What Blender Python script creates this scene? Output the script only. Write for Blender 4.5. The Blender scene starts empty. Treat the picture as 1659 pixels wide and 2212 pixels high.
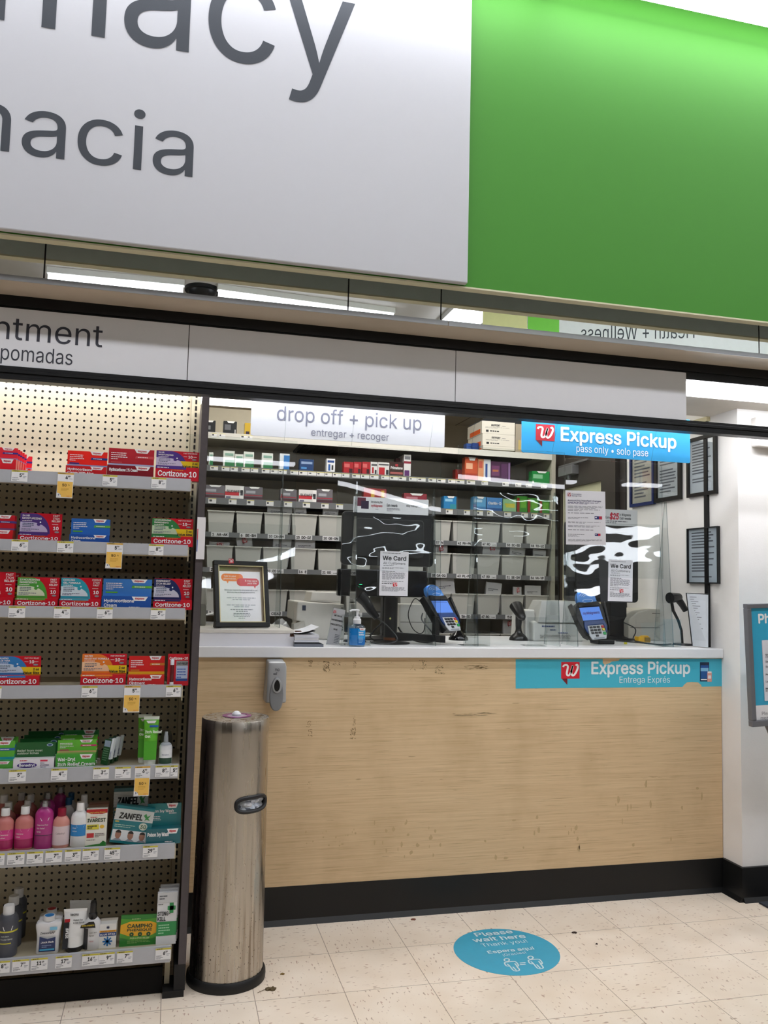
import bpy, math, random, os
from mathutils import Matrix, Vector, Euler
rnd = random.Random(7)
SC = bpy.context.scene
COL = SC.collection
R = math.radians
# ---------------------------------------------------------------- the camera the photograph was taken with
IW, IH, FP = 1659.0, 2212.0, 1800.0
CAM = Vector((0, -3.541, 1.402))
_p, _r, _y = 0.08446, 0.0240, 0.24670
FW = Vector((math.sin(_y)*math.cos(_p), math.cos(_y)*math.cos(_p), math.sin(_p)))
_rt = Vector((math.cos(_y), -math.sin(_y), 0)); _up = _rt.cross(FW)
RT = math.cos(_r)*_rt + math.sin(_r)*_up
UP = -math.sin(_r)*_rt + math.cos(_r)*_up
def ray(px, py): return FW + RT*((px-IW/2)/FP) - UP*((py-IH/2)/FP)
def A(px, py, Y):            # point on the plane y = Y seen at a pixel
    d = ray(px, py); return CAM + d*((Y-CAM.y)/d.y)
def AZ(px, py, Z): d = ray(px, py); return CAM + d*((Z-CAM.z)/d.z)
def AX(px, py, X): d = ray(px, py); return CAM + d*((X-CAM.x)/d.x)

# ---------------------------------------------------------------- materials
def lin(h):
    h = h.lstrip('#'); o = []
    for i in (0, 2, 4):
        c = int(h[i:i+2], 16)/255
        o.append(c/12.92 if c <= .04045 else ((c+.055)/1.055)**2.4)
    return (*o, 1)
MC = {}
def newmat(n):
    m = bpy.data.materials.new(n); m.use_nodes = True
    nt = m.node_tree; nt.nodes.clear()
    out = nt.nodes.new('ShaderNodeOutputMaterial')
    return m, nt, out
def N(nt, t, **kw):
    n = nt.nodes.new(t)
    for k, v in kw.items():
        if k in n.inputs: n.inputs[k].default_value = v
        else: setattr(n, k, v)
    return n
def flat(h, rough=.5, metal=0., spec=.4, var=.05, scale=30., coat=0.):
    k = (h, rough, metal, spec, var, scale, coat)
    if k in MC: return MC[k]
    m, nt, out = newmat('paint_'+h)
    b = N(nt, 'ShaderNodeBsdfPrincipled', Roughness=rough, Metallic=metal)
    b.inputs['Specular IOR Level'].default_value = spec
    b.inputs['Coat Weight'].default_value = coat
    tc = N(nt, 'ShaderNodeTexCoord'); no = N(nt, 'ShaderNodeTexNoise', Scale=scale, Detail=3.)
    nt.links.new(tc.outputs['Object'], no.inputs['Vector'])
    c = lin(h)
    mx = N(nt, 'ShaderNodeMix', data_type='RGBA')
    mx.inputs[6].default_value = tuple(min(1, x*(1+var)) for x in c[:3])+(1,)
    mx.inputs[7].default_value = tuple(x*(1-var) for x in c[:3])+(1,)
    nt.links.new(no.outputs[0], mx.inputs[0]); nt.links.new(mx.outputs[2], b.inputs['Base Color'])
    nt.links.new(b.outputs[0], out.inputs[0])
    MC[k] = m; return m
def glow(h, s, name='lit'):
    k = (h, s)
    if k in MC: return MC[k]
    m, nt, out = newmat(name+'_'+h)
    e = N(nt, 'ShaderNodeEmission', Strength=s); e.inputs['Color'].default_value = lin(h)
    nt.links.new(e.outputs[0], out.inputs[0]); MC[k] = m; return m
def clear(h='EEF3F4', refl=1.0, wave=0., wscale=3., rough=.01, name='clear_plastic', base=0.0, wdet=0.):
    k = ('c', h, refl, wave, wscale, rough, base, wdet)
    if k in MC: return MC[k]
    m, nt, out = newmat(name)
    tr = N(nt, 'ShaderNodeBsdfTransparent'); tr.inputs['Color'].default_value = lin(h)
    gl = N(nt, 'ShaderNodeBsdfGlossy', Roughness=rough); gl.inputs['Color'].default_value = (refl, refl, refl, 1)
    fr = N(nt, 'ShaderNodeLayerWeight', Blend=.5); mx = N(nt, 'ShaderNodeMixShader')
    pw = N(nt, 'ShaderNodeMath', operation='POWER'); pw.inputs[1].default_value = 5.; nt.links.new(fr.outputs['Facing'], pw.inputs[0])
    ad = N(nt, 'ShaderNodeMath', operation='MULTIPLY_ADD', use_clamp=True); ad.inputs[1].default_value = .93; ad.inputs[2].default_value = .05+base
    nt.links.new(pw.outputs[0], ad.inputs[0]); nt.links.new(ad.outputs[0], mx.inputs[0])
    nt.links.new(tr.outputs[0], mx.inputs[1]); nt.links.new(gl.outputs[0], mx.inputs[2])
    if wave:
        tc = N(nt, 'ShaderNodeTexCoord'); mp = N(nt, 'ShaderNodeMapping'); mp.inputs['Scale'].default_value = (1., 1., 1.6)
        no = N(nt, 'ShaderNodeTexNoise', Scale=wscale, Detail=wdet)
        bu = N(nt, 'ShaderNodeBump', Strength=1., Distance=wave)
        nt.links.new(tc.outputs['Object'], mp.inputs[0]); nt.links.new(mp.outputs[0], no.inputs['Vector'])
        nt.links.new(no.outputs[0], bu.inputs['Height'])
        nt.links.new(bu.outputs[0], gl.inputs['Normal']); nt.links.new(bu.outputs[0], fr.inputs['Normal'])
    nt.links.new(mx.outputs[0], out.inputs[0]); MC[k] = m; return m

# ---------------------------------------------------------------- text outlines
def _font():
    try:
        p = os.path.join(bpy.utils.system_resource('DATAFILES', path='fonts'), 'Inter.woff2')
        return bpy.data.fonts.load(p)
    except Exception:
        return None
FONT = _font()
from mathutils.geometry import delaunay_2d_cdt
TC = {}
def glyphs(s, bold=0., res=3, shear=0., space=1.):
    # outlines of a line of text, filled by the non-zero winding rule
    k = (s, res, shear, space)
    if k in TC: return TC[k]
    c = bpy.data.curves.new('t', 'FONT'); c.body = s; c.size = 1; c.resolution_u = res
    if FONT: c.font = FONT
    c.shear = shear; c.space_character = space; c.dimensions = '2D'; c.fill_mode = 'NONE'
    o = bpy.data.objects.new('t', c); COL.objects.link(o)
    dg = bpy.context.evaluated_depsgraph_get(); dg.update()
    me = bpy.data.meshes.new_from_object(o.evaluated_get(dg))
    P = [(q.co.x, q.co.y) for q in me.vertices]; nx = {}
    for e in me.edges: nx.setdefault(e.vertices[0], []).append(e.vertices[1]); nx.setdefault(e.vertices[1], []).append(e.vertices[0])
    bpy.data.meshes.remove(me); bpy.data.objects.remove(o); bpy.data.curves.remove(c)
    seen = set(); loops = []
    for i in range(len(P)):
        if i in seen or i not in nx: continue
        l = [i]; seen.add(i); j = i+1 if i+1 in nx[i] else nx[i][0]
        while j not in seen:
            seen.add(j); l.append(j); w = [q for q in nx[j] if q not in seen]
            if not w: break
            j = w[0]
        q = []
        for p in (P[m] for m in l):
            if not q or abs(p[0]-q[-1][0])+abs(p[1]-q[-1][1]) > 1e-5: q.append(p)
        if len(q) > 2: loops.append(q)
    loops.sort(key=lambda l: min(p[0] for p in l)); groups = []
    for l in loops:
        x0, x1 = min(p[0] for p in l), max(p[0] for p in l)
        if groups and x0 < groups[-1][0]-1e-4: groups[-1][1].append(l); groups[-1][0] = max(groups[-1][0], x1)
        else: groups.append([x1, [l]])
    V, F = [], []
    for _, g in groups:
        vs = []; es = []
        for l in g:
            n = len(vs); vs += [Vector(p) for p in l]; es += [(n+i, n+(i+1) % len(l)) for i in range(len(l))]
        r = delaunay_2d_cdt(vs, es, [], 0, 1e-6); n = len(V); V += [(p.x, p.y) for p in r[0]]
        for f in r[2]:
            cx = sum(r[0][i].x for i in f)/len(f); cy = sum(r[0][i].y for i in f)/len(f); wn = 0
            for l in g:
                for i in range(len(l)):
                    (ax, ay), (bx, by) = l[i-1], l[i]
                    if (ay > cy) != (by > cy):
                        if ax+(cy-ay)/(by-ay)*(bx-ax) > cx: wn += 1 if by > ay else -1
            if wn: F.append(tuple(n+i for i in f))
    TC[k] = (V, F); return TC[k]
def tw(s, **k):
    v, f = glyphs(s, **k); xs = [a for a, b in v]; return min(xs), max(xs)

# ---------------------------------------------------------------- mesh builder (everything in world metres)
WL = {}
class MB:
    def __init__(s, M=None): s.v = []; s.f = []; s.mi = []; s.sm = []; s.mats = []; s.M = M
    def _m(s, m):
        if m not in s.mats: s.mats.append(m)
        return s.mats.index(m)
    def add(s, vs, fs, m, smooth=False):
        n = len(s.v); i = s._m(m)
        for q in vs:
            q = Vector(q); s.v.append(s.M @ q if s.M is not None else q)
        for f in fs: s.f.append(tuple(n+a for a in f)); s.mi.append(i); s.sm.append(smooth)
        return s
    def box(s, x0, x1, y0, y1, z0, z1, m):
        return s.add([(x, y, z) for z in (z0, z1) for y in (y0, y1) for x in (x0, x1)],
                     [(0, 2, 3, 1), (4, 5, 7, 6), (0, 1, 5, 4), (2, 6, 7, 3), (0, 4, 6, 2), (1, 3, 7, 5)], m)
    def poly(s, pts, m): return s.add(pts, [tuple(range(len(pts)))], m)
    def rect(s, x0, x1, z0, z1, y, m): return s.poly([(x0, y, z0), (x1, y, z0), (x1, y, z1), (x0, y, z1)], m)
    def prism(s, pts, y0, y1, m, axis='y'):
        n = len(pts)
        if axis == 'y': a = [(p, y0, q) for p, q in pts]+[(p, y1, q) for p, q in pts]
        elif axis == 'x': a = [(y0, p, q) for p, q in pts]+[(y1, p, q) for p, q in pts]
        else: a = [(p, q, y0) for p, q in pts]+[(p, q, y1) for p, q in pts]
        return s.add(a, [tuple(range(n)), tuple(range(2*n-1, n-1, -1))]+[(i, n+i, n+(i+1) % n, (i+1) % n) for i in range(n)], m)
    def hexa(s, b, t, m):     # 4 bottom and 4 top corners
        return s.add(list(b)+list(t), [(3, 2, 1, 0), (4, 5, 6, 7)]+[(i, (i+1) % 4, 4+(i+1) % 4, 4+i) for i in range(4)], m)
    def lathe(s, prof, m, cx=0, cy=0, n=28, sx=1, sy=1, sq=0, a0=0, a1=360, smooth=True):
        vs = []; full = a1-a0 >= 360; k = n if full else n+1
        for r, z in prof:
            for i in range(k):
                a = R(a0+(a1-a0)*i/n); c, d = math.cos(a), math.sin(a)
                if sq:
                    e = 2/(2+sq); c = math.copysign(abs(c)**e, c); d = math.copysign(abs(d)**e, d)
                vs.append((cx+r*c*sx, cy+r*d*sy, z))
        fs = []
        for j in range(len(prof)-1):
            for i in range(n):
                b = (i+1) % k if full else i+1
                fs.append((j*k+i, j*k+b, (j+1)*k+b, (j+1)*k+i))
        if full:
            if prof[0][0] > 1e-5: fs.append(tuple(range(n-1, -1, -1)))
            if prof[-1][0] > 1e-5: q = (len(prof)-1)*k; fs.append(tuple(range(q, q+n)))
        return s.add(vs, fs, m, smooth)
    def tube(s, pts, r, m, n=8, r1=None, flatten=None):
        pts = [Vector(p) for p in pts]; vs = []; fs = []; prev = None
        for i, p in enumerate(pts):
            t = (pts[min(i+1, len(pts)-1)]-pts[max(i-1, 0)]).normalized()
            if prev is None: u = t.orthogonal().normalized()
            else:
                u = prev-t*prev.dot(t); u = u.normalized() if u.length > 1e-6 else t.orthogonal().normalized()
            prev = u; w = t.cross(u)
            rr = r if r1 is None else r+(r1-r)*i/(len(pts)-1)
            for k in range(n):
                a = 2*math.pi*k/n; vs.append(p+u*(rr*math.cos(a))+w*(rr*math.sin(a)))
        for i in range(len(pts)-1):
            for k in range(n): fs.append((i*n+k, i*n+(k+1) % n, (i+1)*n+(k+1) % n, (i+1)*n+k))
        fs.append(tuple(range(n-1, -1, -1))); q = (len(pts)-1)*n; fs.append(tuple(range(q, q+n)))
        return s.add(vs, fs, m, True)
    def text(s, t, x, z, size, m, y=0., al='l', bold=0., res=3, w=None, wrap=None, sxy=1., flat_z=None, rot=0., shear=0., O=None, U=None, V=None, space=1.):
        # w: fit the ink to this width; wrap: (cx, cy, r) round a cylinder; O,U,V: plane given by origin and axes
        v, f = glyphs(t, bold, res, shear, space)
        if not v: return s
        x0 = min(a for a, b in v); x1 = max(a for a, b in v)
        size *= 1.4394; sx = size*sxy if w is None else w/(x1-x0)
        off = {'l': -x0, 'c': -(x0+x1)/2, 'r': -x1}[al]
        e = bold*size*.62
        for n_, (dx, dz) in enumerate([(0, 0)] if e < size*.004 else [(0, 0), (e, 0), (-e, 0), (0, e), (0, -e), (.7*e, .7*e), (-.7*e, .7*e), (.7*e, -.7*e), (-.7*e, -.7*e)]):
            out = []; dp = .00003*n_
            for a, b in v:
                a = (a+off)*sx+dx; b = b*size+dz
                if rot: a, b = a*math.cos(rot)-b*math.sin(rot), a*math.sin(rot)+b*math.cos(rot)
                a += x; b += z
                if O is not None: out.append(O+U*a+V*b+U.cross(V).normalized()*dp)
                elif wrap: g = -math.pi/2+a/wrap[2]; out.append((wrap[0]+(wrap[2]+dp)*math.cos(g), wrap[1]+(wrap[2]+dp)*math.sin(g), b))
                else: out.append((a, y-dp, b))
            s.add(out, f, m)
        return s
    def lines(s, x0, x1, z0, z1, n, m, y, seed=1, frac=.45, al='l'):   # rows of print too small to read
        q = random.Random(seed); dz = (z1-z0)/n; W = x1-x0
        for i in range(n):
            zz = z1-dz*(i+1)+dz*.25; L = W*(1 if i < n-1 else q.uniform(.4, .8))*q.uniform(.88, 1)
            xx = x0 if al == 'l' else x0+(W-L)/2
            e = xx+L
            while xx < e-.002*W:
                k = min(q.uniform(.06, .17)*W, e-xx); s.rect(xx, xx+k, zz, zz+dz*frac, y, m); xx += k+.022*W
        return s
    def stroke(s, pts, wd, m, to, taper=None, n=6):
        # a smooth brush stroke in a plane; to(x, z) gives the 3-D point
        P = [Vector(p) for p in pts]; q = []
        for i in range(len(P)-1):
            a, b, c, d = P[max(i-1, 0)], P[i], P[i+1], P[min(i+2, len(P)-1)]
            for k in range(n):
                t = k/n
                q.append(.5*((2*b)+(c-a)*t+(2*a-5*b+4*c-d)*t*t+(3*b-a-3*c+d)*t**3))
        q.append(P[-1]); vs = []; fs = []
        for i, p in enumerate(q):
            t = (q[min(i+1, len(q)-1)]-q[max(i-1, 0)]); t = t.normalized() if t.length else Vector((1, 0))
            nn = Vector((-t.y, t.x)); w = wd/2*(1 if taper is None else taper(i/(len(q)-1)))
            vs += [to(*(p+nn*w)), to(*(p-nn*w))]
        for i in range(len(q)-1): fs.append((2*i, 2*i+1, 2*i+3, 2*i+2))
        return s.add(vs, fs, m)
    def build(s, name, parent=None, bevel=0., seg=2, solid=0.):
        vs = s.v; lo = Vector([min(p[i] for p in vs) for i in range(3)]); hi = Vector([max(p[i] for p in vs) for i in range(3)])
        o0 = Vector(((lo.x+hi.x)/2, (lo.y+hi.y)/2, lo.z))
        me = bpy.data.meshes.new(name); me.from_pydata([tuple(p-o0) for p in vs], [], s.f)
        for m in s.mats: me.materials.append(m)
        me.polygons.foreach_set('material_index', s.mi); me.polygons.foreach_set('use_smooth', s.sm)
        me.update()
        if any(s.sm): me.set_sharp_from_angle(angle=R(42))
        o = bpy.data.objects.new(name, me); COL.objects.link(o)
        WL[o.name] = o0
        if parent is not None: o.parent = parent; o.location = o0-WL[parent.name]
        else: o.location = o0
        if bevel:
            b = o.modifiers.new('bevel', 'BEVEL'); b.width = bevel; b.segments = seg; b.limit_method = 'ANGLE'; b.angle_limit = R(40)
        return o
def tag(o, label, cat, group=None):
    o['label'] = label; o['category'] = cat
    if group: o['group'] = group
    return o
def thing(name, label, cat, loc, group=None):
    o = bpy.data.objects.new(name, None); o.empty_display_size = .05; COL.objects.link(o)
    o.location = loc; WL[o.name] = Vector(loc); return tag(o, label, cat, group)
def struct(o): o['kind'] = 'structure'; return o
def dup(o, d, label=None, parent=None):
    c = o.copy(); COL.objects.link(c); WL[c.name] = WL[o.name]+Vector(d)
    if parent is None: c.location = o.location+Vector(d)
    else: c.parent = parent
    if label: c['label'] = label
    for ch in list(o.children): dup(ch, (0, 0, 0), None, c)
    return c

WHITE = flat('F2F2F2', .45); INK = flat('23262B', .6); GREY = flat('8A8D90', .5); RED = flat('C4151F', .35)
def wlogo(mb, x, z, w, h, y, red=None, dark=None, white=None, tail=True, O=None, U=None, V=None, ds=1):
    # square speech-bubble badge with a script letter: x,z = lower left of the square
    red = red or flat('CF2233', .4); dark = dark or flat('6E1A22', .5); white = white or flat('F6F2F2', .4)
    def to(a, b, k): return (O+U*a+V*b+U.cross(V)*(.0004*k*ds)) if O is not None else (a, y-.0004*k*ds, b)
    mb.poly([to(x, z, 1), to(x+w, z, 1), to(x+w, z+h, 1), to(x, z+h, 1)], red)
    if tail: mb.poly([to(x, z, 1), to(x+w*.03, z, 1), to(x+w*.34, z-h*.38, 1), to(x+w*.34, z, 1)], dark)
    W = [(.10, .70), (.16, .80), (.30, .82), (.36, .72), (.33, .52), (.30, .32), (.34, .20), (.44, .22), (.54, .40), (.60, .62), (.62, .78),
         (.57, .60), (.55, .36), (.60, .20), (.70, .22), (.82, .42), (.90, .68), (.86, .84), (.78, .78)]
    mb.stroke(W, .105, white, lambda a, b: to(x+a*w, z+b*h, 2), n=4)
# ================================================================ setting
XR = 2.575      # right-hand wall face
CZ = 3.75       # ceiling of the shop floor
def floor_mat():
    m, nt, out = newmat('speckled_floor_tile'); L = nt.links.new
    b = N(nt, 'ShaderNodeBsdfPrincipled', Roughness=.34); b.inputs['Specular IOR Level'].default_value = .3
    tc = N(nt, 'ShaderNodeTexCoord'); sx = N(nt, 'ShaderNodeSeparateXYZ'); geo = N(nt, 'ShaderNodeNewGeometry')
    L(geo.outputs['Position'], sx.inputs[0])
    def M(op, a, b_=None, c=None):
        n = N(nt, 'ShaderNodeMath', operation=op)
        for i, q in enumerate((a, b_, c)):
            if q is None: continue
            if isinstance(q, (int, float)): n.inputs[i].default_value = q
            else: L(q, n.inputs[i])
        return n.outputs[0]
    T = .3048
    u = M('DIVIDE', M('SUBTRACT', sx.outputs[0], .6365), T); v = M('DIVIDE', M('SUBTRACT', sx.outputs[1], -.3185), T)
    fu = M('FRACT', u); fv = M('FRACT', v)
    def seam(f): return M('LESS_THAN', M('MINIMUM', f, M('SUBTRACT', 1., f)), .0042)
    sm = M('MAXIMUM', seam(fu), seam(fv))
    par = M('FLOORED_MODULO', M('ADD', M('FLOOR', u), M('FLOOR', v)), 2.)
    def fleck(sc, lo, hi, seed):
        mp = N(nt, 'ShaderNodeMapping'); mp.inputs['Scale'].default_value = sc; mp.inputs['Location'].default_value = (seed, seed*2, 0)
        L(geo.outputs['Position'], mp.inputs[0]); no = N(nt, 'ShaderNodeTexNoise', Scale=1., Detail=1.); L(mp.outputs[0], no.inputs['Vector'])
        r = N(nt, 'ShaderNodeMapRange'); r.inputs[1].default_value = lo; r.inputs[2].default_value = hi; L(no.outputs[0], r.inputs[0]); return r.outputs[0]
    fl = []
    for seed, lo, hi in ((3., .675, .72), (11., .685, .725)):
        a = fleck((34, 95, 1), lo, hi, seed); c = fleck((95, 34, 1), lo, hi, seed)
        fl.append(M('ADD', M('MULTIPLY', a, par), M('MULTIPLY', c, M('SUBTRACT', 1., par))))
    tone = fleck((7, 7, 1), .2, .9, 5.)
    def mix(f, a, b_):
        n = N(nt, 'ShaderNodeMix', data_type='RGBA')
        L(f, n.inputs[0])
        for i, q in ((6, a), (7, b_)):
            if isinstance(q, str): n.inputs[i].default_value = lin(q)
            else: L(q, n.inputs[i])
        return n.outputs[2]
    c = mix(tone, 'E6DACA', 'D9C9B5')
    c = mix(M('MULTIPLY', fl[0], .62), c, '7E5F4A'); c = mix(M('MULTIPLY', fl[1], .55), c, '8A4F3B')
    c = mix(M('MULTIPLY', fleck((2.2, 2.2, 1), .55, .85, 9.), .35), c, 'A79A88')
    c = mix(M('MULTIPLY', sm, .8), c, '6F6152')
    L(c, b.inputs['Base Color']); L(b.outputs[0], out.inputs[0]); return m
def wood_mat():
    m, nt, out = newmat('pale_wood_laminate'); L = nt.links.new
    b = N(nt, 'ShaderNodeBsdfPrincipled', Roughness=.5); b.inputs['Specular IOR Level'].default_value = .3
    geo = N(nt, 'ShaderNodeNewGeometry')
    def nz(sc, lo, hi, loc=0):
        mp = N(nt, 'ShaderNodeMapping'); mp.inputs['Scale'].default_value = sc; mp.inputs['Location'].default_value = (loc, 0, loc)
        L(geo.outputs['Position'], mp.inputs[0]); no = N(nt, 'ShaderNodeTexNoise', Scale=1., Detail=4., Roughness=.6); L(mp.outputs[0], no.inputs['Vector'])
        r = N(nt, 'ShaderNodeMapRange'); r.inputs[1].default_value = lo; r.inputs[2].default_value = hi; L(no.outputs[0], r.inputs[0]); return r.outputs[0]
    def mix(f, a, c2, k):
        n = N(nt, 'ShaderNodeMix', data_type='RGBA'); mu = N(nt, 'ShaderNodeMath', operation='MULTIPLY'); mu.inputs[1].default_value = k
        L(f, mu.inputs[0]); L(mu.outputs[0], n.inputs[0])
        if isinstance(a, str): n.inputs[6].default_value = lin(a)
        else: L(a, n.inputs[6])
        n.inputs[7].default_value = lin(c2); return n.outputs[2]
    c = mix(nz((2.2, 1, 120), .3, .7), 'DCC29C', 'CBAF88', 1.)
    c = mix(nz((5, 1, 260), .55, .75, 4.), c, '8E7550', .7)
    c = mix(nz((7, 1, 80), .67, .74, 9.), c, '77603F', .6)
    c = mix(nz((3, 1, 2), .5, .8, 2.), c, 'A98F68', .5)
    L(c, b.inputs['Base Color']); L(b.outputs[0], out.inputs[0]); return m
def wall_mat(h, h2, rough=.55):
    m, nt, out = newmat('painted_wall_'+h); L = nt.links.new
    b = N(nt, 'ShaderNodeBsdfPrincipled', Roughness=rough); b.inputs['Specular IOR Level'].default_value = .3
    geo = N(nt, 'ShaderNodeNewGeometry'); no = N(nt, 'ShaderNodeTexNoise', Scale=2.5, Detail=5.); L(geo.outputs['Position'], no.inputs['Vector'])
    r = N(nt, 'ShaderNodeMapRange'); r.inputs[1].default_value = .45; r.inputs[2].default_value = .8; L(no.outputs[0], r.inputs[0])
    n = N(nt, 'ShaderNodeMix', data_type='RGBA'); L(r.outputs[0], n.inputs[0]); n.inputs[6].default_value = lin(h); n.inputs[7].default_value = lin(h2)
    bu = N(nt, 'ShaderNodeBump', Strength=.15, Distance=.002); n2 = N(nt, 'ShaderNodeTexNoise', Scale=160.); L(geo.outputs['Position'], n2.inputs['Vector']); L(n2.outputs[0], bu.inputs['Height'])
    L(n.outputs[2], b.inputs['Base Color']); L(bu.outputs[0], b.inputs['Normal']); L(b.outputs[0], out.inputs[0]); return m
def tilegrid_mat(h, hs, tx, ty, w):
    m, nt, out = newmat('ceiling_tile'); L = nt.links.new
    b = N(nt, 'ShaderNodeBsdfPrincipled', Roughness=.8); geo = N(nt, 'ShaderNodeNewGeometry'); sx = N(nt, 'ShaderNodeSeparateXYZ'); L(geo.outputs['Position'], sx.inputs[0])
    ms = []
    for i, t in ((0, tx), (1, ty)):
        d = N(nt, 'ShaderNodeMath', operation='DIVIDE'); d.inputs[1].default_value = t; L(sx.outputs[i], d.inputs[0])
        f = N(nt, 'ShaderNodeMath', operation='FRACT'); L(d.outputs[0], f.inputs[0])
        l = N(nt, 'ShaderNodeMath', operation='LESS_THAN'); l.inputs[1].default_value = w/t; L(f.outputs[0], l.inputs[0]); ms.append(l)
    mx = N(nt, 'ShaderNodeMath', operation='MAXIMUM'); L(ms[0].outputs[0], mx.inputs[0]); L(ms[1].outputs[0], mx.inputs[1])
    n = N(nt, 'ShaderNodeMix', data_type='RGBA'); L(mx.outputs[0], n.inputs[0]); n.inputs[6].default_value = lin(h); n.inputs[7].default_value = lin(hs)
    L(n.outputs[2], b.inputs['Base Color']); L(b.outputs[0], out.inputs[0]); return m
BLACK = flat('0B0C0E', .42, spec=.35)
WALLW = wall_mat('ECEAE8', 'DDDAD6'); CREAM = wall_mat('CFC4AE', 'C0B49D')
WOOD = wood_mat()

struct(MB().box(-6, 11, -13, 3.7, -.05, 0, floor_mat()).build('floor'))
struct(MB().box(-6, 11, -13, -.13, CZ, CZ+.05, wall_mat('C9C8C6', 'BDBBB8')).build('ceiling'))
struct(MB().box(-1.7, XR, .02, 3.7, 2.845, 2.87, tilegrid_mat('D8D0C0', '8C8474', .61, .61, .012)).build('ceiling_pharmacy'))
struct(MB().box(XR, 11, -.155, 3.7, 0, 2.42, WALLW).build('wall_right'))
struct(MB().box(-1.7, XR, 3.58, 3.7, 0, 2.87, CREAM).build('wall_back'))
struct(MB().box(-1.8, -1.7, 0, 3.7, 0, 2.87, CREAM).build('wall_left'))
struct(MB().box(-6, .06, -.135, 0, 0, 2.42, CREAM).build('wall_front'))
struct(MB().box(-6, 11, -13.1, -13, 0, CZ, wall_mat('6E6A64', '5C5852')).build('wall_rear'))
struct(MB().box(-6.1, -6, -13, 0, 0, CZ, wall_mat('8A857D', '757068')).build('wall_side'))
struct(MB().box(11, 11.1, -13, 0, 0, CZ, wall_mat('8A857D', '757068')).build('wall_far'))
# upper wall: green field, cream bottom edge, back painted pale because its gap stays dim
YF = -.728
G = MB(); G.box(-6, 9, YF, YF+.02, 2.488, CZ, flat('417F2C', .6, spec=.2, var=.02)).box(-6, 9, YF+.02, YF+.034, 2.488, CZ, flat('C9D2CD', .7))
G.box(-6, 9, YF-.003, YF+.034, 2.482, 2.488, flat('C8C4A8', .5))
struct(G.build('wall_upper'))
# soffit between the mirror and the header, block above it
S = MB(); S.box(-6, 9, -.60, .06, 2.42, CZ, flat('4A4C4C', .8)); S.box(-6, 9, -.618, -.45, 2.374, 2.389, wall_mat('B9AE9F', 'A79C8D', .8))
struct(S.build('wall_soffit'))
struct(MB().box(-6, 5, -.30, .06, 2.268, 2.42, wall_mat('DDD8D0', 'D0CBC2')).build('ceiling_canopy'))
T1 = MB()
x1 = A(969, 697, -.622).x
for a, b in ((-6, x1-.0015), (x1+.0015, 5)): T1.box(a, b, -.6205, -.618, 2.372, 2.391, flat('8F9092', .35, .6))
struct(T1.build('trim_1'))
MIR, nt, out = newmat('mirror_glass'); g = N(nt, 'ShaderNodeBsdfGlossy', Roughness=.0); g.inputs['Color'].default_value = (.84, .87, .86, 1); nt.links.new(g.outputs[0], out.inputs[0])
xs = [-6]+[A(px, py, -.62).x for px, py in ((97, 560), (753, 630), (953, 660), (1640, 728))]+[5]
lb = ['mirror strip panel farthest left above the header, reflecting plain ceiling', 'long mirror strip panel over the white header, showing ceiling lights and a black dome',
      'narrow mirror strip panel under the right end of the big pharmacy sign', 'mirror strip panel under the green wall, showing reversed wellness lettering', 'mirror strip panel cut off by the right edge of the photo, under the green wall']
for i in range(5):
    o = MB().box(xs[i]+.0025, xs[i+1]-.0025, -.618, -.605, 2.39, CZ-.02, MIR).build('mirror_panel'); tag(o, lb[i], 'mirror', 'mirror panels behind the upper wall')

# ---- header: black channel, lower rail, three white panels
YH = -.45
h = thing('header_rail', 'long black sign channel running over the counter and the shelves', 'sign rail', (1., YH, 2.07))
MB().box(-6, 5, YH-.006, YH+.03, 2.30, 2.374, BLACK).box(-6, 5, YH-.012, YH-.006, 2.334, 2.345, BLACK).box(-6, A(1483, 858, YH-.013).x-.002, YH-.004, YH+.004, 2.115, 2.31, BLACK).build('upper_channel', h)  # last box: added black plate that stops light leaking between the panels
prof = [(YH-.022, 2.0715), (YH-.022, 2.081), (YH-.017, 2.083), (YH-.017, 2.094), (YH-.022, 2.096), (YH-.022, 2.106), (YH-.016, 2.109), (YH-.016, 2.120), (YH+.03, 2.120), (YH+.03, 2.0715)]
MB().prism(prof, -6, 5, BLACK, 'x').build('lower_rail', h)
GREYP = flat('D8D9DD', .55, var=.015)
DG = flat('262C34', .55); DGp = flat('32343E', .55)
Yp = YH-.013
xa, xb, xc = A(407, 755, Yp).x, A(984, 815, Yp).x, A(1483, 858, Yp).x
def hpanel(x0, x1, label):
    o = MB().box(x0+.0015, x1-.0015, Yp, Yp+.006, 2.116, 2.326, GREYP).build('header_sign'); return tag(o, label, 'sign panel', 'white panels in the header rail')
p1 = hpanel(-2.6, xa, 'grey-white header panel lettered ointment and pomadas over the shelves')
hpanel(xa, xb, 'blank grey-white header panel over the drop off sign')
hpanel(xb, xc, 'blank grey-white header panel over the blue pickup sign, nearest the lit gap')
def fit_line(par, full, ref, pl, pr, xh_px, Y, m, bold=0., res=6):
    # full text right-aligned; scale set by the ink of ref between pixels pl and pr (left base, right base); xh_px = (top pixel, base pixel) of the x-height
    a = A(pl[0], pl[1], Y); b = A(pr[0], pr[1], Y); l, r = tw(ref, bold=bold, res=res)
    sx = (b.x-a.x)/(r-l); f0, f1 = tw(full, bold=bold, res=res)
    zz = abs(A(xh_px[0], xh_px[1], Y).z-A(xh_px[0], xh_px[2], Y).z)/.546
    return MB().text(full, b.x, (a.z+b.z)/2, zz, m, Y-.0008, 'r', bold, res, w=sx*(f1-f0)).build('lettering', par)
fit_line(p1, 'cream + ointment', 'tment', (26, 735), (221, 749), (15, 694, 731), Yp, DGp, .004)
fit_line(p1, 'cremas + pomadas', 'pomadas', (1, 777), (156, 788), (30, 757, 781), Yp, DGp, .0)
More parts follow.
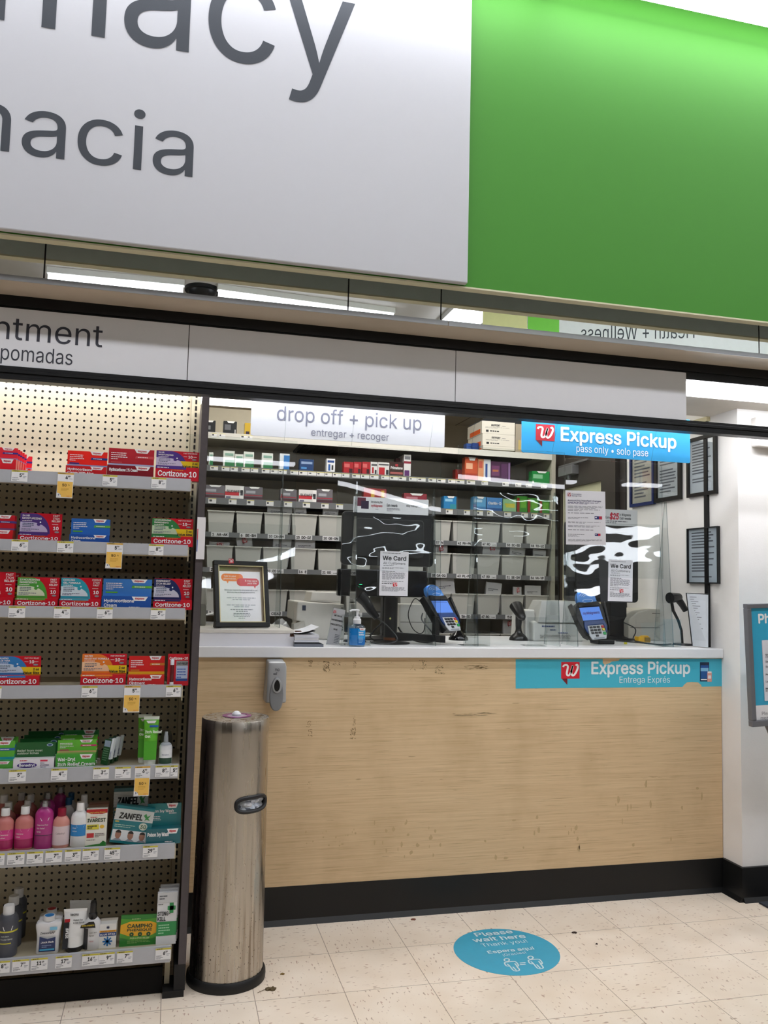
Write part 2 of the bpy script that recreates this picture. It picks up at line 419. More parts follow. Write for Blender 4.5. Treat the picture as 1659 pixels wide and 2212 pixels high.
# ---- drop off + pick up sign
Yd = -.285
def plate(x0, x1, z0, z1, y0, y1, r, m, rb=None):
    pts = [(x0, z1), (x0, z0+r)]+[(x0+r-r*math.cos(R(a)), z0+r-r*math.sin(R(a))) for a in (30, 60)]+[(x0+r, z0), (x1-r, z0)]+[(x1-r+r*math.sin(R(a)), z0+r-r*math.cos(R(a))) for a in (30, 60)]+[(x1, z0+r), (x1, z1)]
    return MB().prism(pts, y0, y1, m)

def plastic(h, t=.25):
    m, nt, out = newmat('backlit_plastic_'+h); d = N(nt, 'ShaderNodeBsdfPrincipled', Roughness=.4); tr = N(nt, 'ShaderNodeBsdfTranslucent'); mx = N(nt, 'ShaderNodeMixShader')
    no = N(nt, 'ShaderNodeTexNoise', Scale=20.); c1 = N(nt, 'ShaderNodeMix', data_type='RGBA'); c1.inputs[6].default_value = lin(h); c1.inputs[7].default_value = tuple(x*.96 for x in lin(h)[:3])+(1,); nt.links.new(no.outputs[0], c1.inputs[0])
    nt.links.new(c1.outputs[2], d.inputs['Base Color']); nt.links.new(c1.outputs[2], tr.inputs[0]); mx.inputs[0].default_value = t
    nt.links.new(d.outputs[0], mx.inputs[1]); nt.links.new(tr.outputs[0], mx.inputs[2]); nt.links.new(mx.outputs[0], out.inputs[0]); return m
SGW = plastic('EEF1F7'); SGT = flat('7C7F92', .5)
a, b = A(541, 938, Yd), A(960, 965, Yd)
d = tag(plate(a.x, b.x, (a.z+b.z)/2-.004, 2.165, Yd, Yd+.005, .008, SGW).build('hanging_sign'), 'white hanging sign reading drop off + pick up under the header', 'sign')
fit_line(d, 'drop off + pick up', 'drop off + pick up', (598, 908), (910, 929), (650, 888, 911), Yd, SGT, -.004)
fit_line(d, 'entregar + recoger', 'entregar + recoger', (672, 942), (840, 951), (690, 931.5, 943), Yd, SGT, -.004)
# ---- blue express pickup hanging sign
BLU = plastic('45B6F0')
a, b = A(1127, 976, Yd), A(1491, 1001, Yd)
d = tag(plate(a.x, b.x, (a.z+b.z)/2, 2.165, Yd, Yd+.005, .008, BLU).build('hanging_sign'), 'sky-blue hanging sign reading Express Pickup with a red badge', 'sign')
fit_line(d, 'Express Pickup', 'Express Pickup', (1212, 951), (1460, 969), (1240, 932, 953), Yd, flat('EAF2FA', .4), .032)
fit_line(d, 'pass only • solo pase', 'pass only • solo pase', (1245, 976), (1400, 986), (1260, 966, 977.5), Yd, flat('EAF2FA', .4), -.006)
q0, q1 = A(1157, 950.5, Yd), A(1198, 953, Yd); qt = A(1157, 915.5, Yd)
B = MB(); wlogo(B, q0.x, q0.z, q1.x-q0.x, qt.z-q0.z, Yd-.0004, flat('B5333F', .45), flat('6E2A32', .5)); B.build('badge', d)

# ---- big pharmacy sign on the green wall
Ys = YF-.028
a = A(1010.5, 614, Ys)
big = tag(MB().box(-3.2, a.x, Ys, YF-.001, 2.492, CZ-.02, flat('B3B4B8', .5, var=.012)).build('wall_sign', bevel=.004), 'huge pale grey pharmacy and farmacia sign on the green upper wall', 'sign')
Ys -= .0005
fit_line(big, 'pharmacy', 'acy', (265, 105), (763, 160), (355, -70, 107), Ys, DG, -.004, 10)
fit_line(big, 'farmacia', 'acia', (45, 340), (416, 375), (365, 277, 371), Ys, DG, -.004, 10)

# ---- counter kick, wall base, mat
KB = flat('0A0B0C', .45)
struct(MB().prism([(-.022, .15), (-.026, .02), (-.04, 0), (.0, 0), (.0, .15)], .1, XR, KB, 'x').build('baseboard_front'))
k = MB(); k.prism([(-.155, .152), (-.166, .15), (-.168, .02), (-.182, 0), (-.155, 0)], XR-.006, 5, KB, 'x')
k.prism([(XR, .152), (XR-.011, .15), (XR-.013, .02), (XR-.027, 0), (XR, 0)], -.168, -.03, KB, 'y')
struct(k.build('baseboard_right'))
tag(MB().box(2.63, 4.2, -.95, -.19, 0, .008, flat('2A2E36', .8, var=.2, scale=200)).build('floor_mat', bevel=.002), 'dark grey floor mat edge in the lower right corner', 'mat')

# ---- lamps
LT = glow('F6F8FF', 6., 'lamp'); LH = flat('E6E6E4', .4)
def strip(p, q, w, h, label, m=LT, grp='shop ceiling lamps'):
    p, q = Vector(p), Vector(q); u = (q-p); L = u.length; u.normalize(); ang = math.atan2(u.y, u.x)
    t = thing('ceiling_light', label, 'lamp', (p+q)/2, grp); M = Matrix.Translation((p+q)/2) @ Matrix.Rotation(ang, 4, 'Z')
    MB(M).box(-L/2, L/2, -w/2-.01, w/2+.01, h*.5, h, LH).build('housing', t)
    MB(M).box(-L/2+.01, L/2-.01, -w/2, w/2, 0, h*.5, m).build('diffuser', t)
YM = -.618
def VC(px, py, z):     # point of the shop ceiling seen at this pixel in the mirror
    dd = ray(px, py); v = CAM+dd*((z-CAM.z)/dd.z); return Vector((v.x, 2*YM-v.y, z))
zl = CZ-.09
e0, e1, e2 = VC(101, 603, zl), VC(398, 630.5, zl), VC(469, 639, zl)
yy = (e0.y+e2.y)/2
strip((e0.x, e0.y, zl), (e1.x, e1.y, zl), .04, .09, 'long strip lamp mirrored over the cream header, left of the black dome')
strip((e2.x, e2.y, zl), (e2.x+1.5, e2.y-.12, zl), .04, .09, 'long strip lamp mirrored right of the black dome')
c = VC(437, 631, CZ-.03)
tag(MB().lathe([(0, CZ-.09), (.06, CZ-.085), (.105, CZ-.055), (.115, CZ-.03), (.14, CZ-.028), (.14, CZ)], BLACK, c.x, c.y).build('ceiling_dome'), 'black round dome on the shop ceiling mirrored above the header', 'camera')
c = VC(1010, 689, zl); c2 = VC(1120, 678, zl)
strip((c.x, c.y+.5, zl), (c.x+.02, c.y-2.6, zl), .30, .09, 'wide bright ceiling lamp mirrored left of the reversed lettering')
strip((c2.x+.35, c2.y+.2, zl), (c2.x+.4, c2.y-2.9, zl), .12, .09, 'slim ceiling lamp beside the wide one, mirrored left of the green panel')
for x0 in (-3.6, -1.15, 1.3): strip((x0, -.90, zl), (x0+2.42, -.90, zl), .13, .09, 'strip lamp on the shop ceiling just in front of the big sign', glow('F6F8FF', 17., 'lamp'), grp='lamps washing the upper wall')
for x0 in (-3.2, -.6, 2.0, 4.6): strip((x0, -2.15, zl), (x0+2.3, -2.15, zl), .16, .09, 'strip lamp on the shop ceiling between the viewer and the counter', glow('F8F9FF', 25., 'lamp'), 'lamps over the aisle')
XV = lambda px: ray(px, 1012).x/ray(px, 1012).y*14.4
for a_, b_ in ((XV(400), XV(640)), (XV(650), XV(960)), (XV(966), XV(1240)), (XV(1346), XV(1425))): strip((a_, -11.6, zl), (b_, -11.6, zl), .22, .09, 'strip lamp in the far row of the shop ceiling, mirrored in the clear screens', glow('F6F8FF', 15., 'lamp'), 'far row of shop lamps')
# tube behind the header
t = thing('valance_light', 'bright fluorescent tube fixture behind the black header rail', 'lamp', (1., -.37, 2.26))
MB().box(-1.6, 4.6, -.44, -.31, 2.335, 2.40, LH).build('housing', t)
MB().prism([(-.43+.05-.045*math.cos(R(a)), 2.297-.042*math.sin(R(a))) for a in range(0, 181, 20)]+[(-.335, 2.335), (-.425, 2.335)], -1.55, 4.5, glow('FAFBFF', 26., 'lamp'), 'x').build('diffuser', t)
# pharmacy lamps; the three over the worktop are unseen, added to light the bins
for (x0, x1, y0, y1, lb2, e_) in ((-.2, .62, 2.95, 3.05, 'bright ceiling lamp deep in the pharmacy, above the black cartons', 5.), (.1, .7, .75, 1.35, 'leftmost ceiling troffer over the pharmacy worktop', 11.), (1.0, 1.6, .75, 1.35, 'middle ceiling troffer over the pharmacy worktop', 11.), (1.85, 2.45, .75, 1.35, 'ceiling troffer over the pharmacy worktop nearest the right wall', 11.)):
    t = thing('ceiling_light', lb2, 'lamp', ((x0+x1)/2, (y0+y1)/2, 2.84), 'pharmacy ceiling lamps')
    MB().box(x0-.03, x1+.03, y0-.03, y1+.03, 2.83, 2.845, LH).build('housing', t)
    MB().box(x0, x1, y0, y1, 2.822 if y0 < 2 else 2.757, 2.83, glow('FFFBF2', e_, 'lamp')).build('diffuser', t)
# aisle sign far behind the viewer that the mirror shows reversed
dd = ray(1360, 733); v = CAM+dd*(5.6/dd.y); P0 = Vector((v.x, 2*YM-v.y, v.z)); th = R(23)
dv = Vector((math.cos(th), math.sin(th), 0)); nv = Vector((-dv.y, dv.x, 0))
def VS(px, py):
    e = ray(px, py); e = Vector((e.x, -e.y, e.z)); c0 = Vector((CAM.x, 2*YM-CAM.y, CAM.z)); return c0+e*((P0-c0).dot(nv)/e.dot(nv))
ang = math.atan2(dv.y, dv.x); MS = Matrix.Translation(P0) @ Matrix.Rotation(ang, 4, 'Z')
ga, gb, gc = [(VS(px, 700)-P0).dot(dv) for px in (1140, 1208, 1800)]
t = thing('aisle_sign', 'white and green aisle sign whose lettering shows reversed in the mirror', 'sign', P0)
MB(MS).box(gb, gc, -.03, 0, -.35, .32, flat('E6E8EA', .5)).build('panel', t)
MB(MS).box(ga, gb, -.03, 0, -.35, .32, flat('6CC03C', .5)).build('end_panel', t)
MB(MS).box(ga-.35, ga-.005, -.03, 0, -.35, .32, flat('D6D59A', .5)).build('side_panel', t)
tx0 = (VS(1255, 715)-P0).dot(dv); tx1 = (VS(1500, 725)-P0).dot(dv)
q = MB().text('Health + Wellness', 0, 0, .155, DG, 0, 'l', .004, 5, w=tx1-tx0, O=P0+dv*tx1+nv*.0008, U=-dv, V=Vector((0, 0, 1))); q.build('lettering', t)
# ================================================================ shop shelving on the left
YP, YL, XE = -.25, -.56, .050
def peg_mat():
    m, nt, out = newmat('pegboard'); L = nt.links.new
    b = N(nt, 'ShaderNodeBsdfPrincipled', Roughness=.5); geo = N(nt, 'ShaderNodeNewGeometry'); sx = N(nt, 'ShaderNodeSeparateXYZ'); L(geo.outputs['Position'], sx.inputs[0])
    p = A(395, 840, YP)
    sq = []
    for i, o0 in ((0, p.x), (2, A(402.6, 909.8, YP).z)):
        s = N(nt, 'ShaderNodeMath', operation='SUBTRACT'); s.inputs[1].default_value = o0-.0127-25.4; L(sx.outputs[i], s.inputs[0])
        d = N(nt, 'ShaderNodeMath', operation='DIVIDE'); d.inputs[1].default_value = .0254; L(s.outputs[0], d.inputs[0])
        f = N(nt, 'ShaderNodeMath', operation='FRACT'); L(d.outputs[0], f.inputs[0])
        c = N(nt, 'ShaderNodeMath', operation='SUBTRACT'); c.inputs[1].default_value = .5; L(f.outputs[0], c.inputs[0])
        q = N(nt, 'ShaderNodeMath', operation='MULTIPLY'); L(c.outputs[0], q.inputs[0]); L(c.outputs[0], q.inputs[1]); sq.append(q)
    a = N(nt, 'ShaderNodeMath', operation='ADD'); L(sq[0].outputs[0], a.inputs[0]); L(sq[1].outputs[0], a.inputs[1])
    l = N(nt, 'ShaderNodeMath', operation='LESS_THAN'); l.inputs[1].default_value = .031; L(a.outputs[0], l.inputs[0])
    n = N(nt, 'ShaderNodeMix', data_type='RGBA'); L(l.outputs[0], n.inputs[0]); n.inputs[6].default_value = lin('C9BFA6'); n.inputs[7].default_value = lin('0A0808')
    L(n.outputs[2], b.inputs['Base Color']); L(b.outputs[0], out.inputs[0]); return m
PEG = peg_mat(); CRM = flat('C4BA9F', .45); LIP = flat('B4B6BB', .35, .2); DECK = flat('A89F88', .45, .1)
DKG = flat('4B4547', .5, var=.12, scale=60); FT = flat('121214', .6)
g = thing('display_shelving', 'shop shelving bay with pegboard back and grey-lipped shelves full of skin remedies', 'shelving', (-.55, -.3, 0))
XP = A(412, 900, YP).x
MB().box(-1.25, XP, YP, YP+.006, .1, 2.2, PEG).build('pegboard', g)
XSL = A(420.5, 900, YP).x; st = MB(); st.box(XP+.002, XP+.034, YP-.012, YP+.01, .05, 2.2, CRM)
for i in range(80): st.box(XSL, XSL+.0075, YP-.0126, YP-.012, .12+i*.0254, .12+i*.0254+.017, flat('100D0C', .8))
st.box(XP+.036, .078, YP-.002, YP+.01, .05, 2.2, CRM); st.build('upright', g)
MB().box(.078, .1015, -.545, -.14, .105, 2.047, DKG).box(.1015, .103, -.545, -.14, .105, 2.047, flat('2B2022', .5)).build('end_panel', g)
MB().box(.066, .103, -.545, -.14, .02, .105, FT).box(.030, .100, -.548, -.43, 0, .022, FT).build('end_foot', g)
MB().box(.035, .052, -.49, -.475, .02, .105, CRM).build('leg', g)
MB().box(-1.25, .028, -.505, -.495, 0, .085, flat('0E0C0B', .9)).build('kick_plate', g)  # near-black plate put in for the shade under the bottom shelf
lips = [((415, 1031.8, 1057.8), (10, 1016.5, 1042)), ((410, 1175, 1198), (10, 1166.5, 1188.5)), ((402, 1312, 1336), (10, 1310, 1331)), ((398, 1478, 1501), (10, 1483, 1510)),
        ((390, 1648, 1677), (10, 1665, 1692.5)), ((385, 1819, 1849), (10, 1843.5, 1874)), ((376, 2041, 2073), (10, 2075, 2107))]
DK = []
for i, (r, l) in enumerate(lips):
    zt = (A(r[0], r[1], YL).z+A(l[0], l[1], YL).z)/2; zb = (A(r[0], r[2], YL).z+A(l[0], l[2], YL).z)/2
    dk = zt-.006; DK.append(dk)
    s = MB(); s.box(-1.25, XE+.004, YL+.012, YP-.002, dk-.012, dk, DECK).box(XE-.0, XE+.004, YL+.02, YP, dk-.05, dk-.012, CRM)
    s.box(-1.25, XE+.004, YL+.012, YL+.05, dk-.036, dk-.012, CRM)
    s = s.build('shelf', g)
    MB().prism([(YL, zt), (YL+.012, zt), (YL+.012, zb-.003), (YL-.004, zb-.003), (YL-.004, zb+.002)], -1.25, XE, LIP, 'x').build('price_channel', s)
    if i == 6:
        MB().box(-1.25, .05, YL+.03, YL+.034, .02, .08, FT)

# ---- price tags
TAGW = flat('EDEDEF', .4, var=.01); YEL = flat('C9BE4A', .5); YHG = flat('E9BC5C', .5)
WORD = ['first', 'second', 'third', 'fourth', 'fifth', 'sixth', 'seventh', 'eighth']
SHN = ['top', 'second', 'third', 'fourth', 'fifth', 'sixth', 'bottom']
def price(i, x0, x1, d, c, label, hang=None):
    zt = DK[i]+.004; Y = YL-.0052; ym = (lips[i][0][1]+lips[i][1][1])/2
    X0, X1 = A(x0, ym, Y).x, A(x1, ym, Y).x; w = X1-X0; h = .037
    dz = 0 if i else -.002
    t = MB(); t.box(X0, X1, Y, Y+.0008, zt-h, zt, TAGW); y = Y-.0003
    t.rect(X0, X1, zt-.0055, zt, y, YEL if not hang else flat('D2A648', .5)); t.lines(X0+w*.1, X1-w*.1, zt-.005, zt-.0005, 1, flat('6B6420', .6), y-.0002, 3, .6)
    t.text(d, X0+w*.62, zt-.0215, .0150, INK, y, 'r', .05, 3, sxy=.8); t.text(c, X0+w*.65, zt-.0145, .0068, INK, y, 'l', .05, 3, sxy=.85)
    t.lines(X0+w*.06, X0+w*.6, zt-.0265, zt-.0225, 1, flat('70747C', .6), y, 5); t.lines(X0+w*.06, X0+w*.5, zt-h+.002, zt-.028, 2, flat('60646C', .6), y, 6)
    t.lines(X0+w*.72, X0+w*.95, zt-.026, zt-.018, 2, flat('9094A0', .6), y, 8, .5)
    if hang:
        zh = A((x0+x1)/2, hang, Y).z; Y2 = Y-.0012; z1 = zt-.0225 if i != 4 else zt-h
        t.poly([(X0-.001, Y2-.002, zh), (X1-.001, Y2-.002, zh), (X1, Y2, z1), (X0, Y2, z1)], TAGW)
        yy = Y2-.0026; t.rect(X0+.001, X1-.002, zh+.003, z1-.008 if i != 4 else z1-.001, yy, YHG)
        t.text('50', X0+w*.45, zh+(z1-zh)*.62, .0115, flat('3A2E14', .6), yy-.0003, 'c', .03, 3); t.lines(X0+w*.25, X0+w*.78, zh+(z1-zh)*.36, zh+(z1-zh)*.55, 3, flat('C29236', .6), yy-.0003, 4, .4)
        t.text('%', X0+w*.68, zh+(z1-zh)*.66, .006, flat('3A2E14', .6), yy-.0003, 'l', .02, 2)
        k = [(X0+.001, zh+.003)]+[(X0+.001+.0135*math.sin(R(a)), zh+.003+.0135*math.cos(R(a))) for a in range(0, 91, 15)]
        t.poly([(a, yy-.0004, b) for a, b in k], TAGW); t.text('5', X0+.0045, zh+.0075, .0075, flat('2A3660', .5), yy-.0008, 'l', .03, 3); t.text('%', X0+.0105, zh+.010, .004, flat('2A3660', .5), yy-.0008, 'l', .02, 2)
        t.lines(X0+w*.62, X1-.003, zh+.004, zh+.0085, 2, flat('D0793A', .6), yy-.0003, 9, .5)
    o = t.build('price_tag'); tag(o, label, 'price tag', 'price tags in the %s shelf strip' % SHN[i])
PT = [
 (0, 25, 60, '5', '99'), (0, 125, 160, '4', '89', 1076), (0, 222, 254, '5', '49'), (0, 328, 360, '8', '99'),
 (1, 25, 61, '6', '79'), (1, 124, 159, '5', '49'), (1, 231, 266, '5', '99', 1228), (1, 322, 354, '8', '99'),
 (2, 19, 55, '6', '79'), (2, 117, 152, '4', '99'), (2, 210, 244, '6', '99'), (2, 326, 358, '5', '99'),
 (3, -32, 4, '6', '79'), (3, 177, 211, '6', '79'), (3, 269, 304, '5', '99', 1538.5), (3, 359, 391, '6', '79'),
 (4, 20, 57, '5', '99'), (4, 111, 146, '4', '89'), (4, 202, 236, '3', '49'), (4, 249, 283, '7', '99'), (4, 292, 325, '6', '99', 1719), (4, 336, 367, '8', '29'), (4, 368.5, 384, '5', '49'),
 (5, -26, 11, '6', '49'), (5, 17, 54, '5', '99'), (5, 59, 94, '9', '49'), (5, 99, 135, '7', '99'), (5, 141, 175, '3', '89'), (5, 179, 214, '7', '29'), (5, 226, 260, '45', '99'), (5, 309, 341, '29', '99'),
 (6, -14, 23, '8', '99'), (6, 28, 64, '7', '99'), (6, 68, 104, '11', '49'), (6, 121, 156, '17', '99'), (6, 178, 213, '16', '49'), (6, 213.5, 248, '9', '49'), (6, 253, 287, '7', '99'), (6, 336, 369, '6', '29')]
cnt = {}
for p in PT:
    i = p[0]; cnt[i] = cnt.get(i, 0)+1; hang = p[5] if len(p) > 5 else None
    price(i, p[1], p[2], p[3], p[4], ('price tag with yellow half-off flap reading %s.%s, %s along the %s shelf strip' if hang else 'white price tag reading %s.%s, %s along the %s shelf strip') % (p[3], p[4], WORD[cnt[i]-1], SHN[i]), hang)

# ---- cartons with a standing billboard panel
CW = flat('EFEFEF', .35, coat=.2, var=.01); PINKW = flat('F3E8E8', .35)
def C(h): return flat(h, .32, coat=.25, var=.02)
def tab(mb, X0, X1, Z0, Z1, u0, u1, v0, v1, y):
    w, h = X1-X0, Z1-Z0; s = (u1-u0)*.16
    P = [(u0, v1), (u0+s, v0), (u1-s, v0), (u1, v1)]
    mb.poly([(X0+a*w, y, Z0+b*h) for a, b in P][::1], CW)
    mb.text('Walgreens', X0+(u0+u1)/2*w, Z0+(v0+(v1-v0)*.32)*h, (v1-v0)*h*.62, flat('C63040', .5), y-.0003, 'c', .03, 2, w=(u1-u0)*.56*w, shear=.25)
def shell(mb, X0, X1, zb, zs, zt, YFr, dep, cB, cA, side=None):
    mb.box(X0, X1, YFr, YFr+dep, zb, zs, cB); mb.box(X0+.0008, X1-.0008, YFr+dep-.0015, YFr+dep, zs, zt, cA)
def geom(px, i, YFr, dep):
    x0, x1, yt, ys = px; ym = (ys+yt)/2
    X0, X1 = A(x0, ym, YFr).x, A(x1, ym, YFr).x
    zb = DK[i]; zs = A((x0+x1)/2, ys, YFr).z; zt = A((x0+x1)/2, yt, YFr+dep).z
    return X0, X1, zb, zs, zt
YB = YL+.02
def cz(i, px, c1, c2, l1, l2, strip_, label, yel=False, right=('FAST', 'ITCH', 'RELIEF'), Y=None, dep=.03):
    Y = YB if Y is None else Y; X0, X1, zb, zs, zt = geom(px, i, Y, dep); RED_ = C('BE1226'); m = MB(); shell(m, X0, X1, zb, zs, zt, Y, dep, RED_, RED_)
    y = Y+dep-.0015-.0004; w, h = X1-X0, zt-zs; P = lambda a, b, k=0: (X0+a*w, y-.0002*k, zs+b*h)
    q = [(0, 0)]+[(.30+.40*math.cos(R(a)), .02+.96*math.sin(R(a))) for a in range(0, 91, 10)]+[(0, 1)]
    q = [(.0, .0), (.72, .0)]+[(.34+.38*math.cos(R(a)), .98*math.sin(R(a))) for a in range(10, 91, 10)]+[(0, .98)]
    m.poly([P(*a) for a in q], C(c1))
    q = [(.0, .12), (.66, .12)]+[(.22+.44*math.cos(R(a)), .12+.46*math.sin(R(a))) for a in range(15, 91, 15)]+[(0, .58)]
    m.poly([P(*a, 1) for a in q], C(c2))
    W_ = flat('F1ECEC', .4); t = lambda s, u, v, sz, mm, al='l', b=.03, wd=None: m.text(s, X0+u*w, zs+v*h, sz*h, mm, y-.0006, al, b, 3, w=None if wd is None else wd*w)
    t(l1, .05, .84, .11, W_); t(l2, .05, .71, .11, W_); m.lines(X0+.05*w, X0+.35*w, zs+.60*h, zs+.67*h, 1, W_, y-.0006, 2)
    m.lines(X0+.06*w, X0+.36*w, zs+.32*h, zs+.55*h, 3, flat('40506A', .5), y-.0006, 4); m.lines(X0+.04*w, X0+.5*w, zs+.15*h, zs+.28*h, 2, flat('5A6880', .5), y-.0006, 7)
    m.poly([P(.44+.045*math.cos(R(a)), .48+(.11 if 60 < a < 120 else .075)*math.sin(R(a)), 3) for a in range(0, 360, 30)], C(c1))
    m.poly([P(.48+.02*math.cos(R(a)), .58+.04*math.sin(R(a)), 3) for a in range(0, 360, 45)], C('E9EEF4'))
    if yel:
        t('FAST ITCH RELIEF', .79, .86, .085, W_, 'c', .02, .32); t('10', .79, .62, .2, W_, 'c', .05)
        m.lines(X0+.63*w, X0+.74*w, zs+.67*h, zs+.73*h, 1, W_, y-.0006, 2); m.lines(X0+.85*w, X0+.96*w, zs+.67*h, zs+.73*h, 1, W_, y-.0006, 2)
        m.poly([P(.56, .42, 3), (P(.66, .02, 3)), P(1, .02, 3), P(1, .42, 3)], C('E8CB1E'))
        m.text('2 oz', X1-.04*w, zs+.25*h, .15*h, INK, y-.0014, 'r', .04, 3); m.text('Value Size', X1-.03*w, zs+.06*h, .16*h, INK, y-.0014, 'r', .04, 3, w=.36*w)
    else:
        for k, s in enumerate(right): t(s, .855, .86-.125*k, .115, W_, 'c', .025)
        t('10', .855, .24, .2, W_, 'c', .05); m.lines(X0+.76*w, X0+.95*w, zs+.47*h, zs+.52*h, 1, W_, y-.0006, 2)
    m.poly([P(.88+.055*math.cos(R(a)), (.14 if not yel else .54)+.045*math.sin(R(a)), 4) for a in range(0, 360, 30)], flat('8C8F93', .4))
    hb = zs-zb; y2 = Y-.0004
    m.rect(X0, X0+.7*w, zs-.16*hb, zs, y2, C(c1)); m.lines(X0+.04*w, X0+.6*w, zs-.13*hb, zs-.03*hb, 1, W_, y2-.0003, 3, .55)
    m.text('Cortizone·10', X0+.5*w, zb+hb*.3, .52*hb, WHITE, y2-.0003, 'c', .03, 4, w=.88*w)
    m.lines(X0+.35*w, X0+.72*w, zb+.72*hb, zb+.8*hb, 1, flat('D98A3A', .5), y2-.0003, 2, .5)
    return tag(m.build('carton'), label, 'carton')
def hc(i, px, cA, cS, cB, t1, t2, acc, label, Y=None, dep=.03, back=False, grp=None, top=None):
    Y = YB if Y is None else Y; X0, X1, zb, zs, zt = geom(px, i, Y, dep); m = MB(); shell(m, X0, X1, zb, zs, zt, Y, dep, C(cB), C(cA))
    y = Y+dep-.0019; w, h = X1-X0, zt-zs
    if cS: m.rect(X0, X1, zs, zs+.14*h, y, C(cS))
    W_ = flat('F1ECEC', .4)
    tab(m, X0, X1, zs, zt, .56, .9, .78, 1., y-.0003)
    if top: m.text(top, X0+.05*w, zs+.6*h, .16*h, W_, y-.0003, 'l', .02, 3, w=.72*w)
    m.lines(X0+.06*w, X0+.42*w, zs+(.35 if not top else .15)*h, zs+(.8 if not top else .45)*h, 4, W_, y-.0003, 4, .4)
    if not top: m.poly([(X0+a*w, y-.0004, zs+b*h) for a, b in ((.58, .48), (.6, .62), (1, .62), (1, .48))], C(acc))
    m.lines(X0+.64*w, X0+.95*w, zs+.51*h, zs+.59*h, 1, W_, y-.0007, 6)
    m.rect(X0+.06*w, X0+.3*w, zs+.17*h, zs+.25*h, y-.0004, C(acc))
    hb = zs-zb; y2 = Y-.0004
    tab(m, X0, X1, zb, zs, .6, .93, .66, .98, y2)
    m.text(t1, X0+.05*w, zb+hb*.52, .32*hb, WHITE, y2-.0003, 'l', .03, 4, w=min(.6, .055*len(t1))*w if not back else None)
    if t2: m.text(t2, X0+.05*w, zb+hb*.16, .32*hb, WHITE, y2-.0003, 'l', .03, 4)
    m.lines(X0+.55*w, X0+.95*w, zb+.1*hb, zb+.2*hb, 1, W_, y2-.0003, 9, .5)
    o = tag(m.build('carton'), label, 'carton', grp); return o
# top shelf
for k in range(6):
    f = hc(0, (-46+(5.6*k if k < 5 else 31), 36+(4.7*k if k < 5 else 31), 966+3.4*k if k < 5 else 984, 990+2.6*k if k < 5 else 1011), 'E03040', '8A9AC8', 'D8222F', 'cream', '', '35358A',
       ['foremost red cream carton at the left end of the top shelf', 'red cream carton just behind the foremost of the left top-shelf row', 'red cream carton third back in the left top-shelf row', 'red cream carton fourth back in the left top-shelf row',
        'red cream carton fifth back in the left top-shelf row', 'rearmost red cream carton of the left top-shelf row, blue band showing'][k], Y=YB+.0225*k*1.5, dep=.03, grp='red cartons in a row on the top shelf')
hc(0, (143, 231, 975, 1007), 'E8281E', '7FA3CE', 'C41C22', 'Hydrocortisone', 'Cream With Aloe', '1E3A86', 'bright red hydrocortisone cream carton left of the dark red one on the top shelf')
hc(0, (232.5, 333, 970, 1006), 'B02430', 'A9B9D9', '7E1220', 'Hydrocortisone 1% Cream', '', 'C64A50', 'dark red hydrocortisone 1% cream carton beside the purple one on the top shelf')
cz(0, (337, 431, 975, 1009), '4A3282', 'C9C3DE', '24 HR', 'MOISTURIZING', 1, 'red and purple anti-itch carton with yellow value tag, right end of top shelf', True)
# second shelf
hc(1, (-55, 29, 1112, 1144), 'B31E2A', '6A4A7A', 'C41C22', 'cream', '', '4A3A7A', 'red cream carton cut off at the left end of the second shelf')
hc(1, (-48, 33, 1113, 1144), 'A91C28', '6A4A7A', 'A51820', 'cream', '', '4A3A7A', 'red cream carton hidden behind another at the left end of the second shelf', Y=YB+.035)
cz(1, (40, 132, 1109, 1154), '4A3478', 'B9B2D2', '24 HR', 'MOISTURIZING', 1, 'red and purple anti-itch carton without a value tag on the second shelf')
hc(1, (151, 237, 1121, 1155), '2B66B4', None, '1F4E9E', 'Hydrocortisone', 'Cream', '5FA83A', 'blue hydrocortisone cream carton alone in the middle of the second shelf')
cz(1, (328, 418, 1120, 1158), '2F7A40', 'B9D2AE', '10 NOURISHING', 'INGREDIENTS', 1, 'red and green anti-itch carton with yellow value tag, right end of second shelf', True)
# third shelf
cz(2, (-62, 30, 1235, 1290), 'BE1226', 'D8D0D0', 'DIABETIC', 'SKIN', 1, 'red anti-itch carton cut off at the left end of the third shelf')
cz(2, (-52, 41, 1237, 1291), '2F7A40', 'C9D6C0', 'PLUS', 'ALOE', 1, 'red carton peeking out behind the left end carton of the third shelf', True, Y=YB+.05)
cz(2, (34, 126, 1247, 1293), '4A9A3C', 'CFE0C0', '10 NOURISHING', 'INGREDIENTS', 1, 'red and green anti-itch carton on the third shelf')
cz(2, (44, 129, 1250, 1293), '4A9A3C', 'CFE0C0', '10', 'ING', 1, 'red carton hidden behind the red and green one on the third shelf', Y=YB+.04)
cz(2, (129.5, 219, 1248, 1294), '2E9AAE', 'CFE4EC', 'COOLING', 'GEL FORMULA', 1, 'red and teal cooling gel carton on the third shelf', right=('COOLS', 'ITCH', 'FAST'))
hc(2, (221, 328, 1251, 1288), '3E7CC4', None, '20509E', 'Hydrocortisone', 'Cream', '63B03A', 'wide blue hydrocortisone cream carton on the third shelf')
cz(2, (332, 416, 1250, 1296), '1E2A5C', 'C9CFDF', 'OVERNIGHT', 'ITCH RELIEF', 1, 'red and navy overnight anti-itch carton, right end of third shelf')
